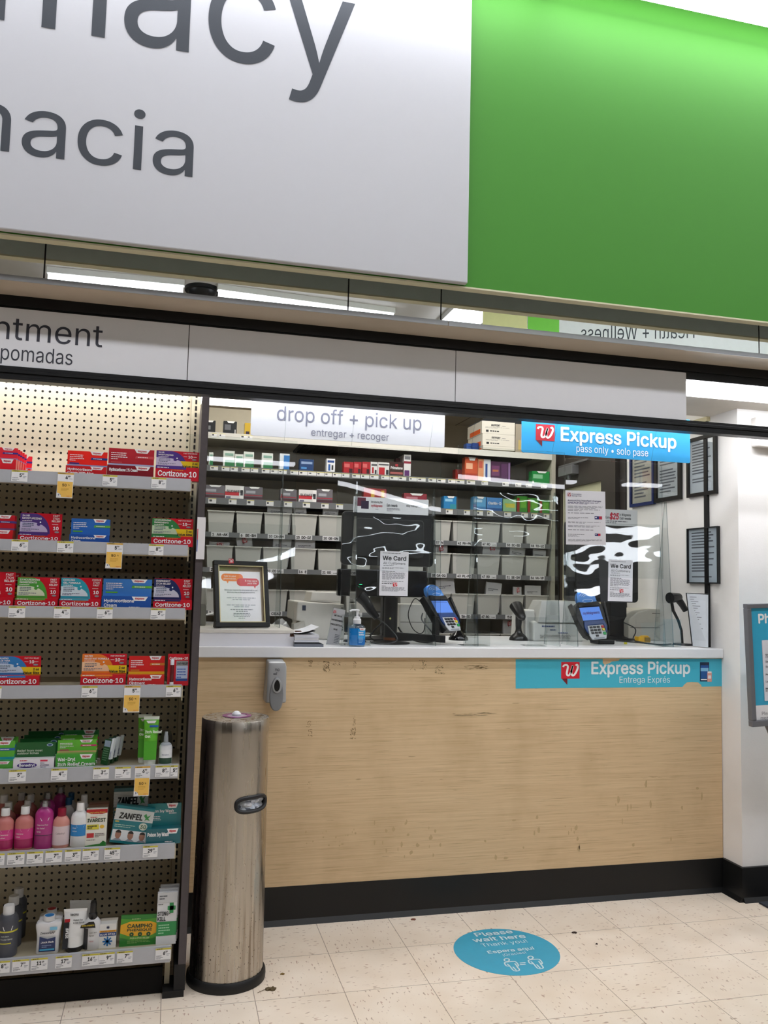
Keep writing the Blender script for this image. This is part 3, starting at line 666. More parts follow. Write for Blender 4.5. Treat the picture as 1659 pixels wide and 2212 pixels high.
# fourth shelf
cz(3, (-14, 86, 1417, 1460), '2E78B8', 'C3DAEC', 'CALMING', 'ALOE VERA', 1, 'red and blue aloe anti-itch carton with value tag, left on the fourth shelf', True)
cz(3, (175.5, 273, 1412, 1457), 'E07A2A', 'F0C9A0', 'WATER', 'RESISTANT FORMULA', 1, 'red and orange anti-itch carton with value tag on the fourth shelf', True)
hc(3, (277, 356, 1417, 1458), 'CC2222', 'DDB02A', 'C01E22', 'Hydrocortisone', 'Ointment', 'C9762A', 'red hydrocortisone ointment carton with a yellow stripe on the fourth shelf')
MBs = MB(); X0, X1 = A(361, 1470, YB).x, A(407, 1470, YB).x; zt = A(384, 1413, YB).z; zb = DK[3]
MBs.box(X0, X1, YB+.01, YB+.0115, zb, zt, C('C11A2A')); w, h = X1-X0, zt-zb
MBs.text('Cortizone-10', X0+.5*w, zb+.82*h, .11*h, WHITE, YB+.0094, 'c', .03, 3, w=.86*w)
MBs.rect(X0+.4*w, X1-.05*w, zb+.14*h, zb+.7*h, YB+.0096, C('AEBBD4')); MBs.rect(X0+.4*w, X1-.05*w, zb+.62*h, zb+.78*h, YB+.0094, C('8C8E90')); MBs.text('EASY RELIEF', X0+.7*w, zb+.665*h, .08*h, INK, YB+.0092, 'c', .04, 3, w=.5*w)
MBs.lines(X0+.44*w, X1-.1*w, zb+.22*h, zb+.56*h, 4, flat('4A62A8', .5), YB+.0092, 3); MBs.rect(X0+.4*w, X1-.05*w, zb+.14*h, zb+.22*h, YB+.0092, C('2A4A8C'))
o = tag(MBs.build('blister_pack'), 'red blister card with an easy relief applicator at the right end of the fourth shelf', 'blister pack')
k = MB(); k.lathe([(.0052, zb+.12*h), (.0062, zb+.14*h), (.0062, zb+.66*h), (.005, zb+.68*h)], C('5A1A1E'), X0+.21*w, YB+.006, 16).lathe([(.0068, zb+.02*h), (.0068, zb+.12*h)], WHITE, X0+.21*w, YB+.006, 16).lathe([(.0066, zb+.66*h), (.0066, zb+.8*h), (.003, zb+.84*h), (0, zb+.845*h)], C('D8DCE4'), X0+.21*w, YB+.006, 16)
k.build('applicator', o)
# fifth shelf
hc(4, (-60, 29, 1601, 1645), '5BAE3A', '2E9AA8', '4A9A38', 'Gel', '', '2A5FA8', 'lime green carton with blue band cut off at the left end of the fifth shelf')
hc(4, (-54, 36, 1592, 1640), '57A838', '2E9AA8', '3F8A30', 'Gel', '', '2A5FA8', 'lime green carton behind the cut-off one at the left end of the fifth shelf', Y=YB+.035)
def ben(k, px, Y, label):
    X0, X1, zb, zs, zt = geom(px, 4, Y, .03); m = MB(); shell(m, X0, X1, zb, zs, zt, Y, .03, C('E6E2E6'), C('1F5A2C')); w, h, hb = X1-X0, zt-zs, zs-zb; y = Y+.03-.0019
    m.text('Relief from most', X0+.05*w, zs+.38*h, .17*h, flat('D8E4D0', .4), y, 'l', .02, 3, w=.62*w); m.text('outdoor itches', X0+.05*w, zs+.2*h, .17*h, flat('D8E4D0', .4), y, 'l', .02, 3, w=.53*w)
    m.poly([(X0+(.85+.08*math.cos(R(a)))*w, y, zs+(.8+.1*math.sin(R(a)))*h) for a in range(0, 360, 30)], C('9FB8C8')); m.poly([(X0+(.85+.055*math.cos(R(a)))*w, y-.0004, zs+(.8+.06*math.sin(R(a)))*h) for a in range(0, 360, 30)], C('20447A'))
    y2 = Y-.0004; m.poly([(X0+(.34+.245*math.cos(R(a)))*w, y2, zb+(.38+.26*math.sin(R(a)))*hb) for a in range(0, 360, 20)], C('46307E')); m.text('Benadryl', X0+.34*w, zb+.28*hb, .32*hb, WHITE, y2-.0004, 'c', .04, 3, w=.38*w)
    m.lines(X0+.16*w, X0+.54*w, zb+.76*hb, zb+.9*hb, 1, C('C23A4A'), y2, 3, .6)
    for j, s in enumerate(('ITCH', 'STOPPING', 'CREAM')): m.text(s, X0+.66*w, zb+(.5-.2*j)*hb, .16*hb, flat('5A5078', .5), y2, 'l', .03, 2)
    m.rect(X0+.66*w, X0+.84*w, zb+.72*hb, zb+.88*hb, y2, C('D0405A'))
    tag(m.build('carton'), label, 'carton', 'green and white cream cartons on the fifth shelf')
for k in range(4): ben(k, (30+9*k, 118+8.2*k, 1603-8*k, 1639-5*k), YB+.038*k, ['foremost white and dark green itch cream carton on the fifth shelf', 'white and dark green itch cream carton second in its row on the fifth shelf', 'white and dark green itch cream carton third in its row on the fifth shelf', 'rearmost white and dark green itch cream carton of the fifth shelf row'][k])
for k in range(3):
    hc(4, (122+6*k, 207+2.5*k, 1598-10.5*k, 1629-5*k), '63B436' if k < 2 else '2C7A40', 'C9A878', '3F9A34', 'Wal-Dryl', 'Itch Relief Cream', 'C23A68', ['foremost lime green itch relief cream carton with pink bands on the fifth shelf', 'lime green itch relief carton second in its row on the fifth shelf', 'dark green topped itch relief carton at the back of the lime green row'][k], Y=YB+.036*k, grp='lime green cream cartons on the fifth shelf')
for k in range(3):
    M = Matrix.Translation(A(224+9*k, 1652-1.5*k, YB+.02+.03*k)) @ Matrix.Rotation(R(8), 4, 'Y') @ Matrix.Rotation(R(-25), 4, 'Z'); m = MB(M); z0 = 0; h = .083
    m.box(-.013, .013, 0, .016, z0, h, C('1E4A2A')).rect(-.011, .011, h*.72, h*.97, -.0004, C('8FA0B4')); m.lines(-.010, .010, h*.15, h*.68, 6, flat('6A9070', .5), -.0004, 3, .35)
    m.box(.013, .020, 0, .016, h*.25, h*1.08, C('DDE4EA')); m.text('itch stick', 0, 0, .005, C('24407A'), 0, 'l', .03, 2, O=M.inverted() @ (M @ Vector((.0185, -.0004, h*.32))), U=Vector((0, 0, 1)), V=Vector((-1, 0, 0)))
    o = tag(m.build('carton'), ['slim dark green stick carton leaning at the front, right of the lime green row', 'slim dark green stick carton leaning in the middle of the three sticks', 'slim dark green stick carton rearmost of the leaning three'][k], 'carton', 'slim stick cartons leaning on the fifth shelf')
    o.location.z = DK[4]+.001
def tube_(px0, px1, yt, yb, i, Y, body, band, crimp, cap, label, words_, wtab=True, lean=0., grp=None):
    X0, X1 = A(px0, yb, Y).x, A(px1, yb, Y).x; zt = A((px0+px1)/2, yt, Y).z; zb = DK[i]; w = X1-X0; h = zt-zb; cx = (X0+X1)/2; hc_ = .13*h
    M = Matrix.Translation((cx, Y, zb)) @ Matrix.Rotation(lean, 4, 'Y'); t = thing('squeeze_tube', label, 'tube', (cx, Y, zb), grp)
    n = 28; vs = []; fs = []; lev = [(hc_, .40, .40), (hc_+.25*h, .42, .36), (h*.7, .455, .2), (h*.93, .49, .03), (h, .5, .02)]
    for z, a, b in lev:
        for k in range(n): g_ = 2*math.pi*k/n; vs.append((a*w*math.cos(g_), b*w*math.sin(g_), z))
    for j in range(len(lev)-1):
        for k in range(n): fs.append((j*n+k, j*n+(k+1) % n, (j+1)*n+(k+1) % n, (j+1)*n+k))
    mats = [body, body, body, crimp]
    m = MB(M)
    for j in range(len(lev)-1): m.add(vs, fs[j*n:(j+1)*n], mats[j], True)
    m.build('body', t)
    MB(M).lathe([(.36*w, 0), (.38*w, .004), (.39*w, hc_)], cap, n=24).build('cap', t)
    m = MB(M)
    def fy(z):
        for (z0, a0, b0), (z1, a1, b1) in zip(lev, lev[1:]):
            if z <= z1: k = (z-z0)/(z1-z0); return -(b0+(b1-b0)*k)*w-.001
        return -.02*w
    for (s, u, v, sz, mm, al) in words_:
        z = v*h; mt = m.text(s, u*w, 0, sz*h, mm, 0, al, .03, 3, O=Vector((0, fy(z)-.001, z)), U=Vector((1, 0, 0)), V=Vector((0, (fy(z+.1*h)-fy(z))/(.1*h), 1)))
    if wtab: m.poly([(-.22*w, fy(.86*h)-.0015, .86*h), (.22*w, fy(.86*h)-.0015, .86*h), (.32*w, fy(.9*h)-.0015, .91*h), (-.32*w, fy(.9*h)-.0015, .91*h)], CW)
    for (a, b, c_, d_, mm) in band: m.poly([(a*w, fy(c_*h)-.0008, c_*h), (b*w, fy(c_*h)-.0008, c_*h), (b*w, fy(d_*h)-.0008, d_*h), (a*w, fy(d_*h)-.0008, d_*h)], mm)
    if m.v: m.build('lettering', t)
    return t
LG = C('63B436'); W_ = flat('EDF3E6', .4)
for k, (a, b, yt, Y) in enumerate(((306, 340, 1547, YB+.02), (294, 324, 1543, YB+.06))):
    tube_(a, b, yt, 1650, 4, Y, LG, [(-.1, .45, .78, .82, C('2A5FA8')), (-.4, .4, .12, .5, C('4FA030'))], C('DDE6DA'), C('E2E6DE'), ['upright lime green itch relief gel tube in front, right part of fifth shelf', 'lime green gel tube behind the front one on the fifth shelf'][k], [('Itch Relief', -.36, .66, .07, W_, 'l'), ('Gel', -.36, .57, .07, W_, 'l')], grp='gel tubes on the fifth shelf')
def bottle(px0, px1, yb, yt, i, Y, prof, mb_, label, capprof=None, capm=None, bands=(), txt=(), cat='bottle', sy=.75, name='lotion_bottle', grp=None, over=None, tabv=None):
    X0, X1 = A(px0, yb, Y).x, A(px1, yb, Y).x; zb = DK[i]; zt = A((px0+px1)/2, yt, Y).z; r = (X1-X0)/2; h = zt-zb; cx = (X0+X1)/2
    t = thing(name, label, cat, (cx, Y, zb), grp)
    MB().lathe([(a*r, zb+b*h) for a, b in prof], mb_, cx, Y, 28, sy=sy).build('body', t)
    if capprof: MB().lathe([(a*r, zb+b*h) for a, b in capprof], capm, cx, Y, 22).build('cap', t)
    if over: MB().lathe([(a*r, zb+b*h) for a, b in over], clear('DADDE0', .8), cx, Y, 20).build('overcap', t)
    if bands or txt:
        m = MB()
        for (v0, v1, a0, a1, mm) in bands: m.lathe([(r*1.012, zb+v0*h), (r*1.012, zb+v1*h)], mm, cx, Y, 20, sy=sy, a0=a0, a1=a1)
        m2 = MB()
        for (s, u, v, sz, mm, al) in txt:
            vv, ff = glyphs(s, .025, 3); x0 = min(q[0] for q in vv); x1 = max(q[0] for q in vv); of = {'l': -x0, 'c': -(x0+x1)/2, 'r': -x1}[al]
            pts = []
            for (p, q) in vv:
                g_ = -math.pi/2+((p+of)*sz*h+u*r)/r; pts.append((cx+r*1.02*math.cos(g_), Y+r*1.02*sy*math.sin(g_), zb+v*h+q*sz*h))
            m.add(pts, ff, mm)
        if tabv:
            g1 = [(-.35, 1), (-.2, 0), (.5, 0), (.65, 1)]
            m.add([(cx+r*1.018*math.sin(a), Y-r*1.018*sy*math.cos(a), zb+(tabv[0]+(tabv[1]-tabv[0])*b)*h) for a, b in g1], [(0, 1, 2, 3)], CW)
        m.build('label', t)
    return t
P_B = [(.9, 0), (1, .02), (1, .62), (.96, .67), (.78, .73), (.45, .78), (.42, .82), (.40, .83)]
P_C = [(.48, .82), (.48, .985), (.44, 1), (0, 1)]
SPR = [(.9, 0), (1, .02), (1, .7), (.96, .74), (.8, .80), (.42, .86), (.4, .87), (0, .87)]
tube_h = bottle(342, 371, 1648, 1577, 4, YB+.02, [(.95, 0), (1, .02), (1, .5), (.8, .6), (.5, .64), (0, .64)], C('DADDE0'), 'small clear-capped white itch spray bottle at the right end of the fifth shelf',
    [(.36, .62), (.34, .8), (.26, .86), (.2, .95), (0, .95)], C('D9DBDC'), [(.03, .2, 200, 340, C('2E4A38')), (.2, .44, 200, 340, C('E8EAEC'))], [('Benadryl', 0, .28, .07, C('26347A'), 'c')], name='spray_bottle', over=[(.92, .58), (.88, .8), (.7, .97), (.4, 1.), (0, 1.)])
# sixth shelf
PK = flat('BF7470', .4); MG = C('AC3280'); GW = flat('DDDDDD', .4)
def cal(a, b, yt, yb, Y, label, tx): return bottle(a, b, yb, yt, 5, Y, P_B, PK, label, P_C, GW, [(.05, .26, 190, 350, C('9E1A56')), (.26, .5, 190, 350, C('CC3A84'))], tx, tabv=(.44, .5), grp='pink calamine bottles on the sixth shelf')
cal(-13, 27, 1745, 1843, YB+.028, 'pink calamine bottle with white cap, leftmost in the sixth shelf front row', [('Calamine', -.4, .37, .065, W_, 'l'), ('Lotion', -.4, .3, .065, W_, 'l')])
cal(29, 70, 1741, 1842, YB+.028, 'pink calamine bottle next to the magenta spray, front row of the sixth shelf', [('Calamine', -.9, .37, .065, W_, 'l'), ('Lotion', -.9, .3, .065, W_, 'l')])
for k, (a, b, yt, Y) in enumerate(((-5, 30, 1733, YB+.09), (-16, 20, 1717, YB+.15), (38, 70, 1729, YB+.09), (44, 76, 1716, YB+.15), (24, 56, 1712, YB+.2))):
    cal(a, b, yt, 1838, Y, ['calamine bottle standing second behind the leftmost one', 'calamine bottle third back at the left edge of the sixth shelf', 'calamine bottle right behind the front bottle next to the magenta spray', 'grey-capped calamine bottle third behind the magenta spray neighbour', 'rearmost calamine bottle in the dark of the sixth shelf'][k], [])
def mag(a, b, yt, Y, label, full=True):
    return bottle(a, b, 1838, yt, 5, Y, SPR, MG, label, [(.3, .86), (.3, .94), (.24, .95), (.24, .99), (0, .99)], GW, [(.03, .28, 190, 350, C('96286C')), (.285, .3, 190, 350, flat('4A3048', .5))] if full else (), [('Calamine Plus', -.75, .5, .052, W_, 'l'), ('Itch Relief', -.75, .43, .052, W_, 'l'), ('Spray', -.75, .36, .052, W_, 'l')] if full else (), name='spray_can', tabv=(.6, .66), over=[(.55, .84), (.55, 1.0), (0, 1.01)], grp='magenta spray bottles on the sixth shelf')
mag(72, 112, 1729, YB+.028, 'magenta calamine spray with clear cap in the front row of the sixth shelf')
mag(80, 114, 1712, YB+.10, 'magenta spray bottle directly behind the front magenta spray', False)
mag(108, 140, 1700, YB+.17, 'dim magenta spray bottle in the back, behind the pale pink bottle', False)
bottle(111, 148, 1836, 1745, 5, YB+.028, [(.9, 0), (1, .02), (1, .6), (.95, .68), (.7, .76), (.5, .8), (.5, .82), (0, .82)], C('CE8E84'), 'pale pink lotion bottle with dark red cap and white label on the sixth shelf', [(.5, .8), (.5, .98), (.46, 1), (0, 1)], C('8E1A34'), [(.08, .56, 185, 355, C('DCC9CC'))], [('Caladryl', 0, .36, .085, flat('5A3A44', .5), 'c')])
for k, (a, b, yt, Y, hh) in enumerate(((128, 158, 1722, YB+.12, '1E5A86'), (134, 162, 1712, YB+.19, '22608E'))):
    bottle(a, b, 1834, yt, 5, Y, P_B, C('DADCE0'), ['blue-capped bottle behind the pale pink lotion', 'blue-capped bottle at the very back of the sixth shelf'][k], P_C, C(hh), (), ())
PW = [(.9, 0), (1, .02), (1, .6), (.97, .68), (.85, .75), (.5, .8), (.46, .84), (0, .84)]
bottle(150, 189, 1834, 1733, 5, YB+.028, PW, C('E6E8EA'), 'white lotion bottle with a blue label in the front row of the sixth shelf', [(.46, .82), (.44, .97), (.42, 1), (0, 1)], WHITE, [(.26, .52, 190, 350, C('1F7FC2'))], [('Clear', -.8, .43, .06, W_, 'l'), ('Lotion', -.8, .36, .06, W_, 'l')], tabv=(.46, .52))
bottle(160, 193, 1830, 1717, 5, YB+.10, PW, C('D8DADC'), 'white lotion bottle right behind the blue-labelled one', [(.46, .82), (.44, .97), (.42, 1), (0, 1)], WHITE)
def box_(i, px, Y, dep, m_front, label, draw, rot=0., name='carton', grp=None, zoff=0., side=None):
    x0, x1, yt = px; X0, X1 = A(x0, 1700 if i == 5 else 2000, Y).x, A(x1, 1700 if i == 5 else 2000, Y).x; zb = DK[i]+zoff; zt = A((x0+x1)/2, yt, Y).z; w, h = X1-X0, zt-zb
    M = Matrix.Translation((X0, Y, zb)) @ Matrix.Rotation(rot, 4, 'Y'); m = MB(M); m.box(0, w, 0, dep, 0, h, m_front)
    if side: m.box(-.0003, w+.0003, .0005, dep, .0005, h+.0002, side)
    draw(m, w, h); return tag(m.build(name), label, 'carton', grp)
def iv(m, w, h):
    y = -.0004; m.rect(0, w, h*.86, h, y, C('B21A20')); m.text('Long Lasting Cream', w/2, h*.9, .05*h, YHG, y-.0003, 'c', .02, 2, w=.8*w); m.poly([(0, y-.0002, h*.84), (0, y-.0002, h*.93), (w*.25, y-.0002, h*.875), (w*.75, y-.0002, h*.87), (w, y-.0002, h*.9), (w, y-.0002, h*.84)], C('EDEBE0'))
    m.text('IVAREST', w/2, h*.66, .125*h, C('1E3A22'), y-.0004, 'c', .04, 3, w=.86*w); m.lines(w*.2, w*.9, h*.77, h*.81, 1, C('B22A30'), y-.0004, 3); m.rect(w*.04, w*.62, h*.46, h*.59, y-.0004, C('D2C838')); m.lines(w*.08, w*.58, h*.48, h*.57, 2, INK, y-.0007, 3, .6)
    m.poly([(w*(.77+.11*math.cos(R(a))), y-.0004, h*(.53+.05*math.sin(R(a)))) for a in range(0, 360, 30)], C('E2B83A'))
    m.rect(w*.06, w*.4, h*.24, h*.36, y-.0004, C('BE2A30')); m.lines(w*.45, w*.92, h*.24, h*.36, 3, flat('6A5A5A', .5), y-.0004, 5); m.lines(w*.06, w*.9, h*.16, h*.2, 1, flat('6A5A5A', .5), y-.0004, 8)
    m.poly([(0, y-.0004, 0), (w, y-.0004, 0), (w, y-.0004, h*.1), (w*.85, y-.0004, h*.15), (w*.7, y-.0004, h*.07), (w*.5, y-.0004, h*.06), (0, y-.0004, h*.03)], C('2E7A34'))
box_(5, (190, 235, 1748), YB+.012, .028, C('E8E6DA'), 'cream and red carton with green lettering, centre of the sixth shelf', iv)
for k in range(2): box_(5, (193+2*k, 236+1.5*k, 1742-6*k), YB+.045+.033*k, .028, C('B08A78'), ['brownish carton top showing just behind the cream and red carton', 'brownish carton second behind the cream and red carton'][k], lambda m, w, h: m.rect(0, w, h*.88, h, -.0004, C('9E6A58')))
def zan(m, w, h, faces=True):
    y = -.0004; m.rect(0, w, h*.62, h*.93, y, C('BFC4C2'))
    for k in range(9): m.rect(0, w, h*(.63+.033*k), h*(.638+.033*k), y-.0002, C('DADDDC'))
    m.text('ZANFEL', w*.12, h*.67, .2*h, C('1A1C1E'), y-.0005, 'l', .05, 3, w=.6*w, shear=.12)
    m.poly([(w*a, y-.0005, h*b) for a, b in ((.74, .8), (.8, .86), (.84, .78), (.93, .84), (.87, .74), (.92, .68), (.83, .7), (.78, .66), (.8, .73))], C('3E8A4A'))
    m.lines(w*.04, w*.25, h*.54, h*.6, 1, C('C9B45A'), y, 3, .7); m.lines(w*.04, w*.6, h*.42, h*.52, 2, C('A9C8B8'), y, 5, .35)
    m.poly([(w*(.78+.11*math.cos(R(a))), y, h*(.5+.1*math.sin(R(a)))) for a in range(0, 360, 20)], C('C9D2C4')); m.text('30', w*.78, h*.45, .13*h, C('4A6A4A'), y-.0004, 'c', .04, 3)
    m.rect(w*.02, w*.98, h*.07, h*.36, y, C('D9DDE0'))
    for c_ in (.18, .5, .8):   # three small head-and-shoulder pictures printed on the carton
        m.poly([(w*(c_+.075*math.cos(R(a))), y-.0004, h*(.23+.115*math.sin(R(a)))) for a in range(0, 360, 20)], C('9A6E5C')); m.poly([(w*(c_+.078*math.cos(R(a))), y-.0006, h*(.265+.09*math.sin(R(a)))) for a in range(10, 171, 20)], C('1E1A1A'))
        m.poly([(w*(c_-.12), y-.0003, h*.075), (w*(c_+.12), y-.0003, h*.075), (w*(c_+.05), y-.0003, h*.13), (w*(c_-.05), y-.0003, h*.13)], C('8C94A0'))
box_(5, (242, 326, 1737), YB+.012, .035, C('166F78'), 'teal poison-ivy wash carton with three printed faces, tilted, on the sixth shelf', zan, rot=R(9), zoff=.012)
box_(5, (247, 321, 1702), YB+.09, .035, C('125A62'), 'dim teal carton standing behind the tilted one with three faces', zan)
hc(5, (317, 392, 1735, 1790), '1F7A80', None, '1B5F68', 'Poison Ivy Wash', '', '1F7A80', 'teal poison ivy wash carton with white tab, right end of the sixth shelf', dep=.04, top='Poison Ivy Wash')
# bottom shelf
DGB = flat('4A4C54', .4)
for k, (a, b, yt, Y) in enumerate(((-9, 36, 1953, YB+.03), (2, 44, 1933, YB+.10), (13, 52, 1917, YB+.17))):
    bottle(a, b, 2064, yt, 6, Y, [(.9, 0), (1, .02), (1, .68), (.96, .74), (.75, .81), (0, .81)], DGB, ['dark grey powder spray can at the front left of the bottom shelf', 'dark grey powder spray can in the middle of its row on the bottom shelf', 'dark grey powder spray can at the back of its row on the bottom shelf'][k], [(.55, .8), (.55, .95), (.5, .985), (0, .99)], GW, [(.5, .53, 200, 350, C('C9C23A')), (.28, .3, 200, 300, C('C9C23A'))], [('Jock Itch', -.5, .42, .05, W_, 'l'), ('Powder Spray', -.5, .36, .05, W_, 'l')], name='spray_can', sy=1, tabv=(.54, .62), grp='dark grey spray cans on the bottom shelf')
def zea(a, b, yt, Y, capc, label, full):
    X0, X1 = A(a, 2060, Y).x, A(b, 2060, Y).x; zb = DK[6]; zt = A((a+b)/2, yt, Y).z; r = (X1-X0)/2; h = zt-zb; cx = (X0+X1)/2; t = thing('powder_bottle', label, 'bottle', (cx, Y, zb), 'white powder bottles on the bottom shelf')
    MB().lathe([(.85*r, zb), (.88*r, zb+.03*h), (.84*r, zb+.3*h), (.88*r, zb+.5*h), (.97*r, zb+.68*h), (.98*r, zb+.74*h), (.9*r, zb+.79*h), (.45*r, zb+.81*h), (.45*r, zb+.84*h), (0, zb+.84*h)], C('E4E4E6'), cx, Y, 32, sy=.55, sq=2).build('body', t)
    MB().lathe([(.44*r, zb+.82*h), (.44*r, zb+.94*h), (0, zb+.94*h)], GW, cx, Y, 20).lathe([(.36*r, zb+.945*h), (.2*r, zb+.955*h), (0, zb+.956*h)], C(capc), cx, Y, 20).build('cap', t)
    if full:
        m = MB(); y = Y-r*.55-.002; m.poly([(cx-.62*r, y, zb+.08*h), (cx+.62*r, y, zb+.08*h), (cx+.6*r, y, zb+.44*h), (cx, y, zb+.40*h), (cx-.6*r, y, zb+.47*h)], C('1C2E5E'))
        m.text('ZeasorbAF', cx, zb+.53*h, .07*h, INK, y, 'c', .03, 3, w=1.1*r); m.text('Jock Itch', cx, zb+.3*h, .06*h, WHITE, y-.0005, 'c', .04, 3, w=.95*r); m.rect(cx-.55*r, cx+.55*r, zb+.11*h, zb+.15*h, y-.0005, C('3AA0C8')); m.rect(cx+.15*r, cx+.7*r, zb+.62*h, zb+.7*h, y, C('7FC0E0')); m.lines(cx-.4*r, cx+.4*r, zb+.18*h, zb+.26*h, 2, C('8A9AC0'), y-.0005, 3); m.build('label', t)
zea(74, 131, 1972, YB+.03, '2A7ABE', 'white powder bottle with navy label and blue cap disc on the bottom shelf', True); zea(80, 133, 1958, YB+.09, 'A01E28', 'white powder bottle with red cap disc behind the blue-capped one', False)
WT = C('E6E6E4')
tt = tube_(133, 184, 1963, 2060, 6, YB+.03, WT, [(-.45, -.22, .12, .72, C('26282C')), (-.42, -.2, .72, .79, C('A01E26'))], C('EDEDEB'), C('1B1B1E'), 'white black-capped squeeze tube with extreme lettering on the bottom shelf', [('tecnu', -.2, .85, .075, C('2A2A2E'), 'l'), ('Poison Ivy', -.05, .74, .045, INK, 'l'), ('& Oak Scrub', -.05, .68, .045, INK, 'l')], wtab=False)
k = MB(); k.text('EXTREME', 0, 0, .013, WHITE, 0, 'l', .04, 3, O=A(147, 2045, YB+.005), U=Vector((0, 0, 1)), V=Vector((-1, 0, 0))); k.build('side_lettering', tt)
tube_(140, 190, 1945, 2058, 6, YB+.09, WT, [], C('EDEDEB'), C('1B1B1E'), 'white squeeze tube standing behind the extreme tube on the bottom shelf', [], wtab=False, lean=R(3))
X0 = A(197, 2056, YB+.03)
bottle(178, 216, 2056, 1946, 6, YB+.03, [(.9, 0), (1, .02), (1, .5), (.9, .58), (.5, .66), (.4, .68), (0, .68)], C('DCDCDE'), 'white rash spray bottle with a black pump on the bottom shelf', [(.5, .63), (.5, .74), (.38, .76), (.36, .95), (.3, 1), (0, 1)], C('161618'), [(.02, .46, 205, 245, C('26282C'))], [('Anti-Itch', -.25, .36, .05, INK, 'l'), ('Spray', -.25, .30, .05, INK, 'l'), ('NEW', -.2, .18, .05, C('B0303A'), 'l')], name='spray_bottle')
c0 = A(190, 2000, YB-.006); m = MB(); m.poly([(c0.x+dx, c0.y, c0.z+dz) for dx, dz in ((-.024, -.006), (-.022, .003), (-.008, .006), (.002, .012), (.018, .012), (.022, .004), (.024, -.008))], flat('17171A', .4)); m.text('EXTRA STRENGTH', c0.x, c0.z-.001, .0055, C('E2C83A'), c0.y-.0006, 'c', .04, 2, w=.038)
m.prism([(c0.x-.01, c0.z-.006), (c0.x+.01, c0.z-.006), (c0.x+.01, c0.z-.002), (c0.x-.01, c0.z-.002)], c0.y-.0002, c0.y+.02, flat('17171A', .4))
tag(m.build('neck_tag'), 'black and yellow tag round the neck of the black-pump bottle', 'tag')
def blue(m, w, h):
    y = -.0004; m.rect(0, w, h*.66, h*.74, y, C('E2A02A')); m.text('ANTI-ITCH', w/2, h*.665, .075*h, C('8A4A1A'), y-.0003, 'c', .02, 2, w=.8*w); m.rect(0, w, h*.5, h*.65, y, C('23407E')); m.text('BLUE STAR', w/2, h*.54, .085*h, WHITE, y-.0003, 'c', .04, 3, w=.86*w)
    for cx, cz, r in ((.5, .28, .2), (.5, .86, .07)):
        for a in range(0, 180, 45): m.stroke([(w*cx-r*h*math.cos(R(a))*1., h*cz-r*h*math.sin(R(a))), (w*cx+r*h*math.cos(R(a)), h*cz+r*h*math.sin(R(a)))], r*h*.32, C('1E6AA8') if r > .1 else C('2A3A5E'), lambda p, q: (p, y-.0004, q))
box_(6, (215, 252, 1996), YB+.02, .03, C('E6E6E2'), 'small white carton with a blue star on the bottom shelf', blue); box_(6, (217, 254, 1990), YB+.055, .03, C('CFC8BA'), 'small carton right behind the blue star carton', lambda m, w, h: None)
def camp(m, w, h):
    y = -.0015; Wd = w
    m.poly([(0, y, h*.44), (Wd*.22, y, h*.34), (Wd*.8, y, h*.34), (Wd, y, h*.46), (Wd, y, h*.7), (Wd*.75, y, h*.8), (Wd*.25, y, h*.8), (0, y, h*.7)], C('E0A81E'))
    m.text('CAMPHO', Wd/2, h*.6, .155*h, C('123A22'), y-.0005, 'c', .05, 3, w=.64*Wd); m.text('PHENIQUE', Wd/2, h*.49, .105*h, C('123A22'), y-.0005, 'c', .045, 3, w=.64*Wd)
    for c_ in (.3, .52, .74): m.poly([(Wd*c_+.07*h*math.cos(R(a)), y-.0005, h*.39+.07*h*math.sin(R(a))) for a in range(0, 360, 20)], C('0F4A26')); m.text('+', Wd*c_, h*.365, .08*h, C('DAB83A'), y-.001, 'c', .03, 2)
    m.lines(Wd*.28, Wd*.76, h*.86, h*.9, 1, C('B9D09A'), y, 3); m.text('PAIN & ITCH RELIEF', Wd*.52, h*.24, .07*h, C('C9DE9A'), y, 'c', .03, 2, w=.5*Wd); m.lines(Wd*.2, Wd*.8, h*.1, h*.2, 3, C('8AB86A'), y, 5)
    m.poly([(Wd*.0, y+.0006, h*.3), (Wd*.3, y+.0006, h*.2), (Wd*.7, y+.0006, h*.2), (Wd, y+.0006, h*.3), (Wd, y+.0006, h*.9), (Wd*.5, y+.0006, h*.84), (0, y+.0006, h*.9)], C('4C9A2E'))
box_(6, (259, 342, 1975), YB+.02, .006, C('2A7A2E'), 'green and gold pouch with three round symbols on the bottom shelf', camp, rot=R(2), name='pouch')
def sting(m, w, h):
    y = -.0008; m.rect(0, w, h*.8, h, y, C('C6C8CA')); m.rect(0, w, h*.17, h*.44, y, C('1F8A48')); m.lines(w*.1, w*.7, h*.2, h*.4, 4, C('9AD0A8'), y-.0003, 3); g_ = C('1F8A48')
    m.rect(w*.62, w*.82, h*.6, h*.8, y-.0002, g_); m.rect(w*.52, w*.92, h*.66, h*.74, y-.0002, g_); m.text('STING-', w*.04, h*.56, .1*h, INK, y-.0003, 'l', .03, 3, w=.62*w); m.text('KILL', w*.04, h*.46, .1*h, INK, y-.0003, 'l', .03, 3, w=.4*w); m.lines(w*.05, w*.6, h*.76, h*.79, 1, INK, y-.0004, 4); m.lines(w*.1, w*.5, h*.86, h*.96, 2, flat('50545A', .5), y-.0004, 6)
for k in range(3): box_(6, (338+2.5*k, 381+1.5*k, 1928-8*k), YB+.012+.02*k, .012, C('DADCDE'), ['foremost white and green sting relief card at the right end of the bottom shelf', 'middle sting relief card of three at the right end of the bottom shelf', 'rearmost sting relief card of three at the right end of the bottom shelf'][k], sting, name='blister_pack', grp='sting relief cards on the bottom shelf')
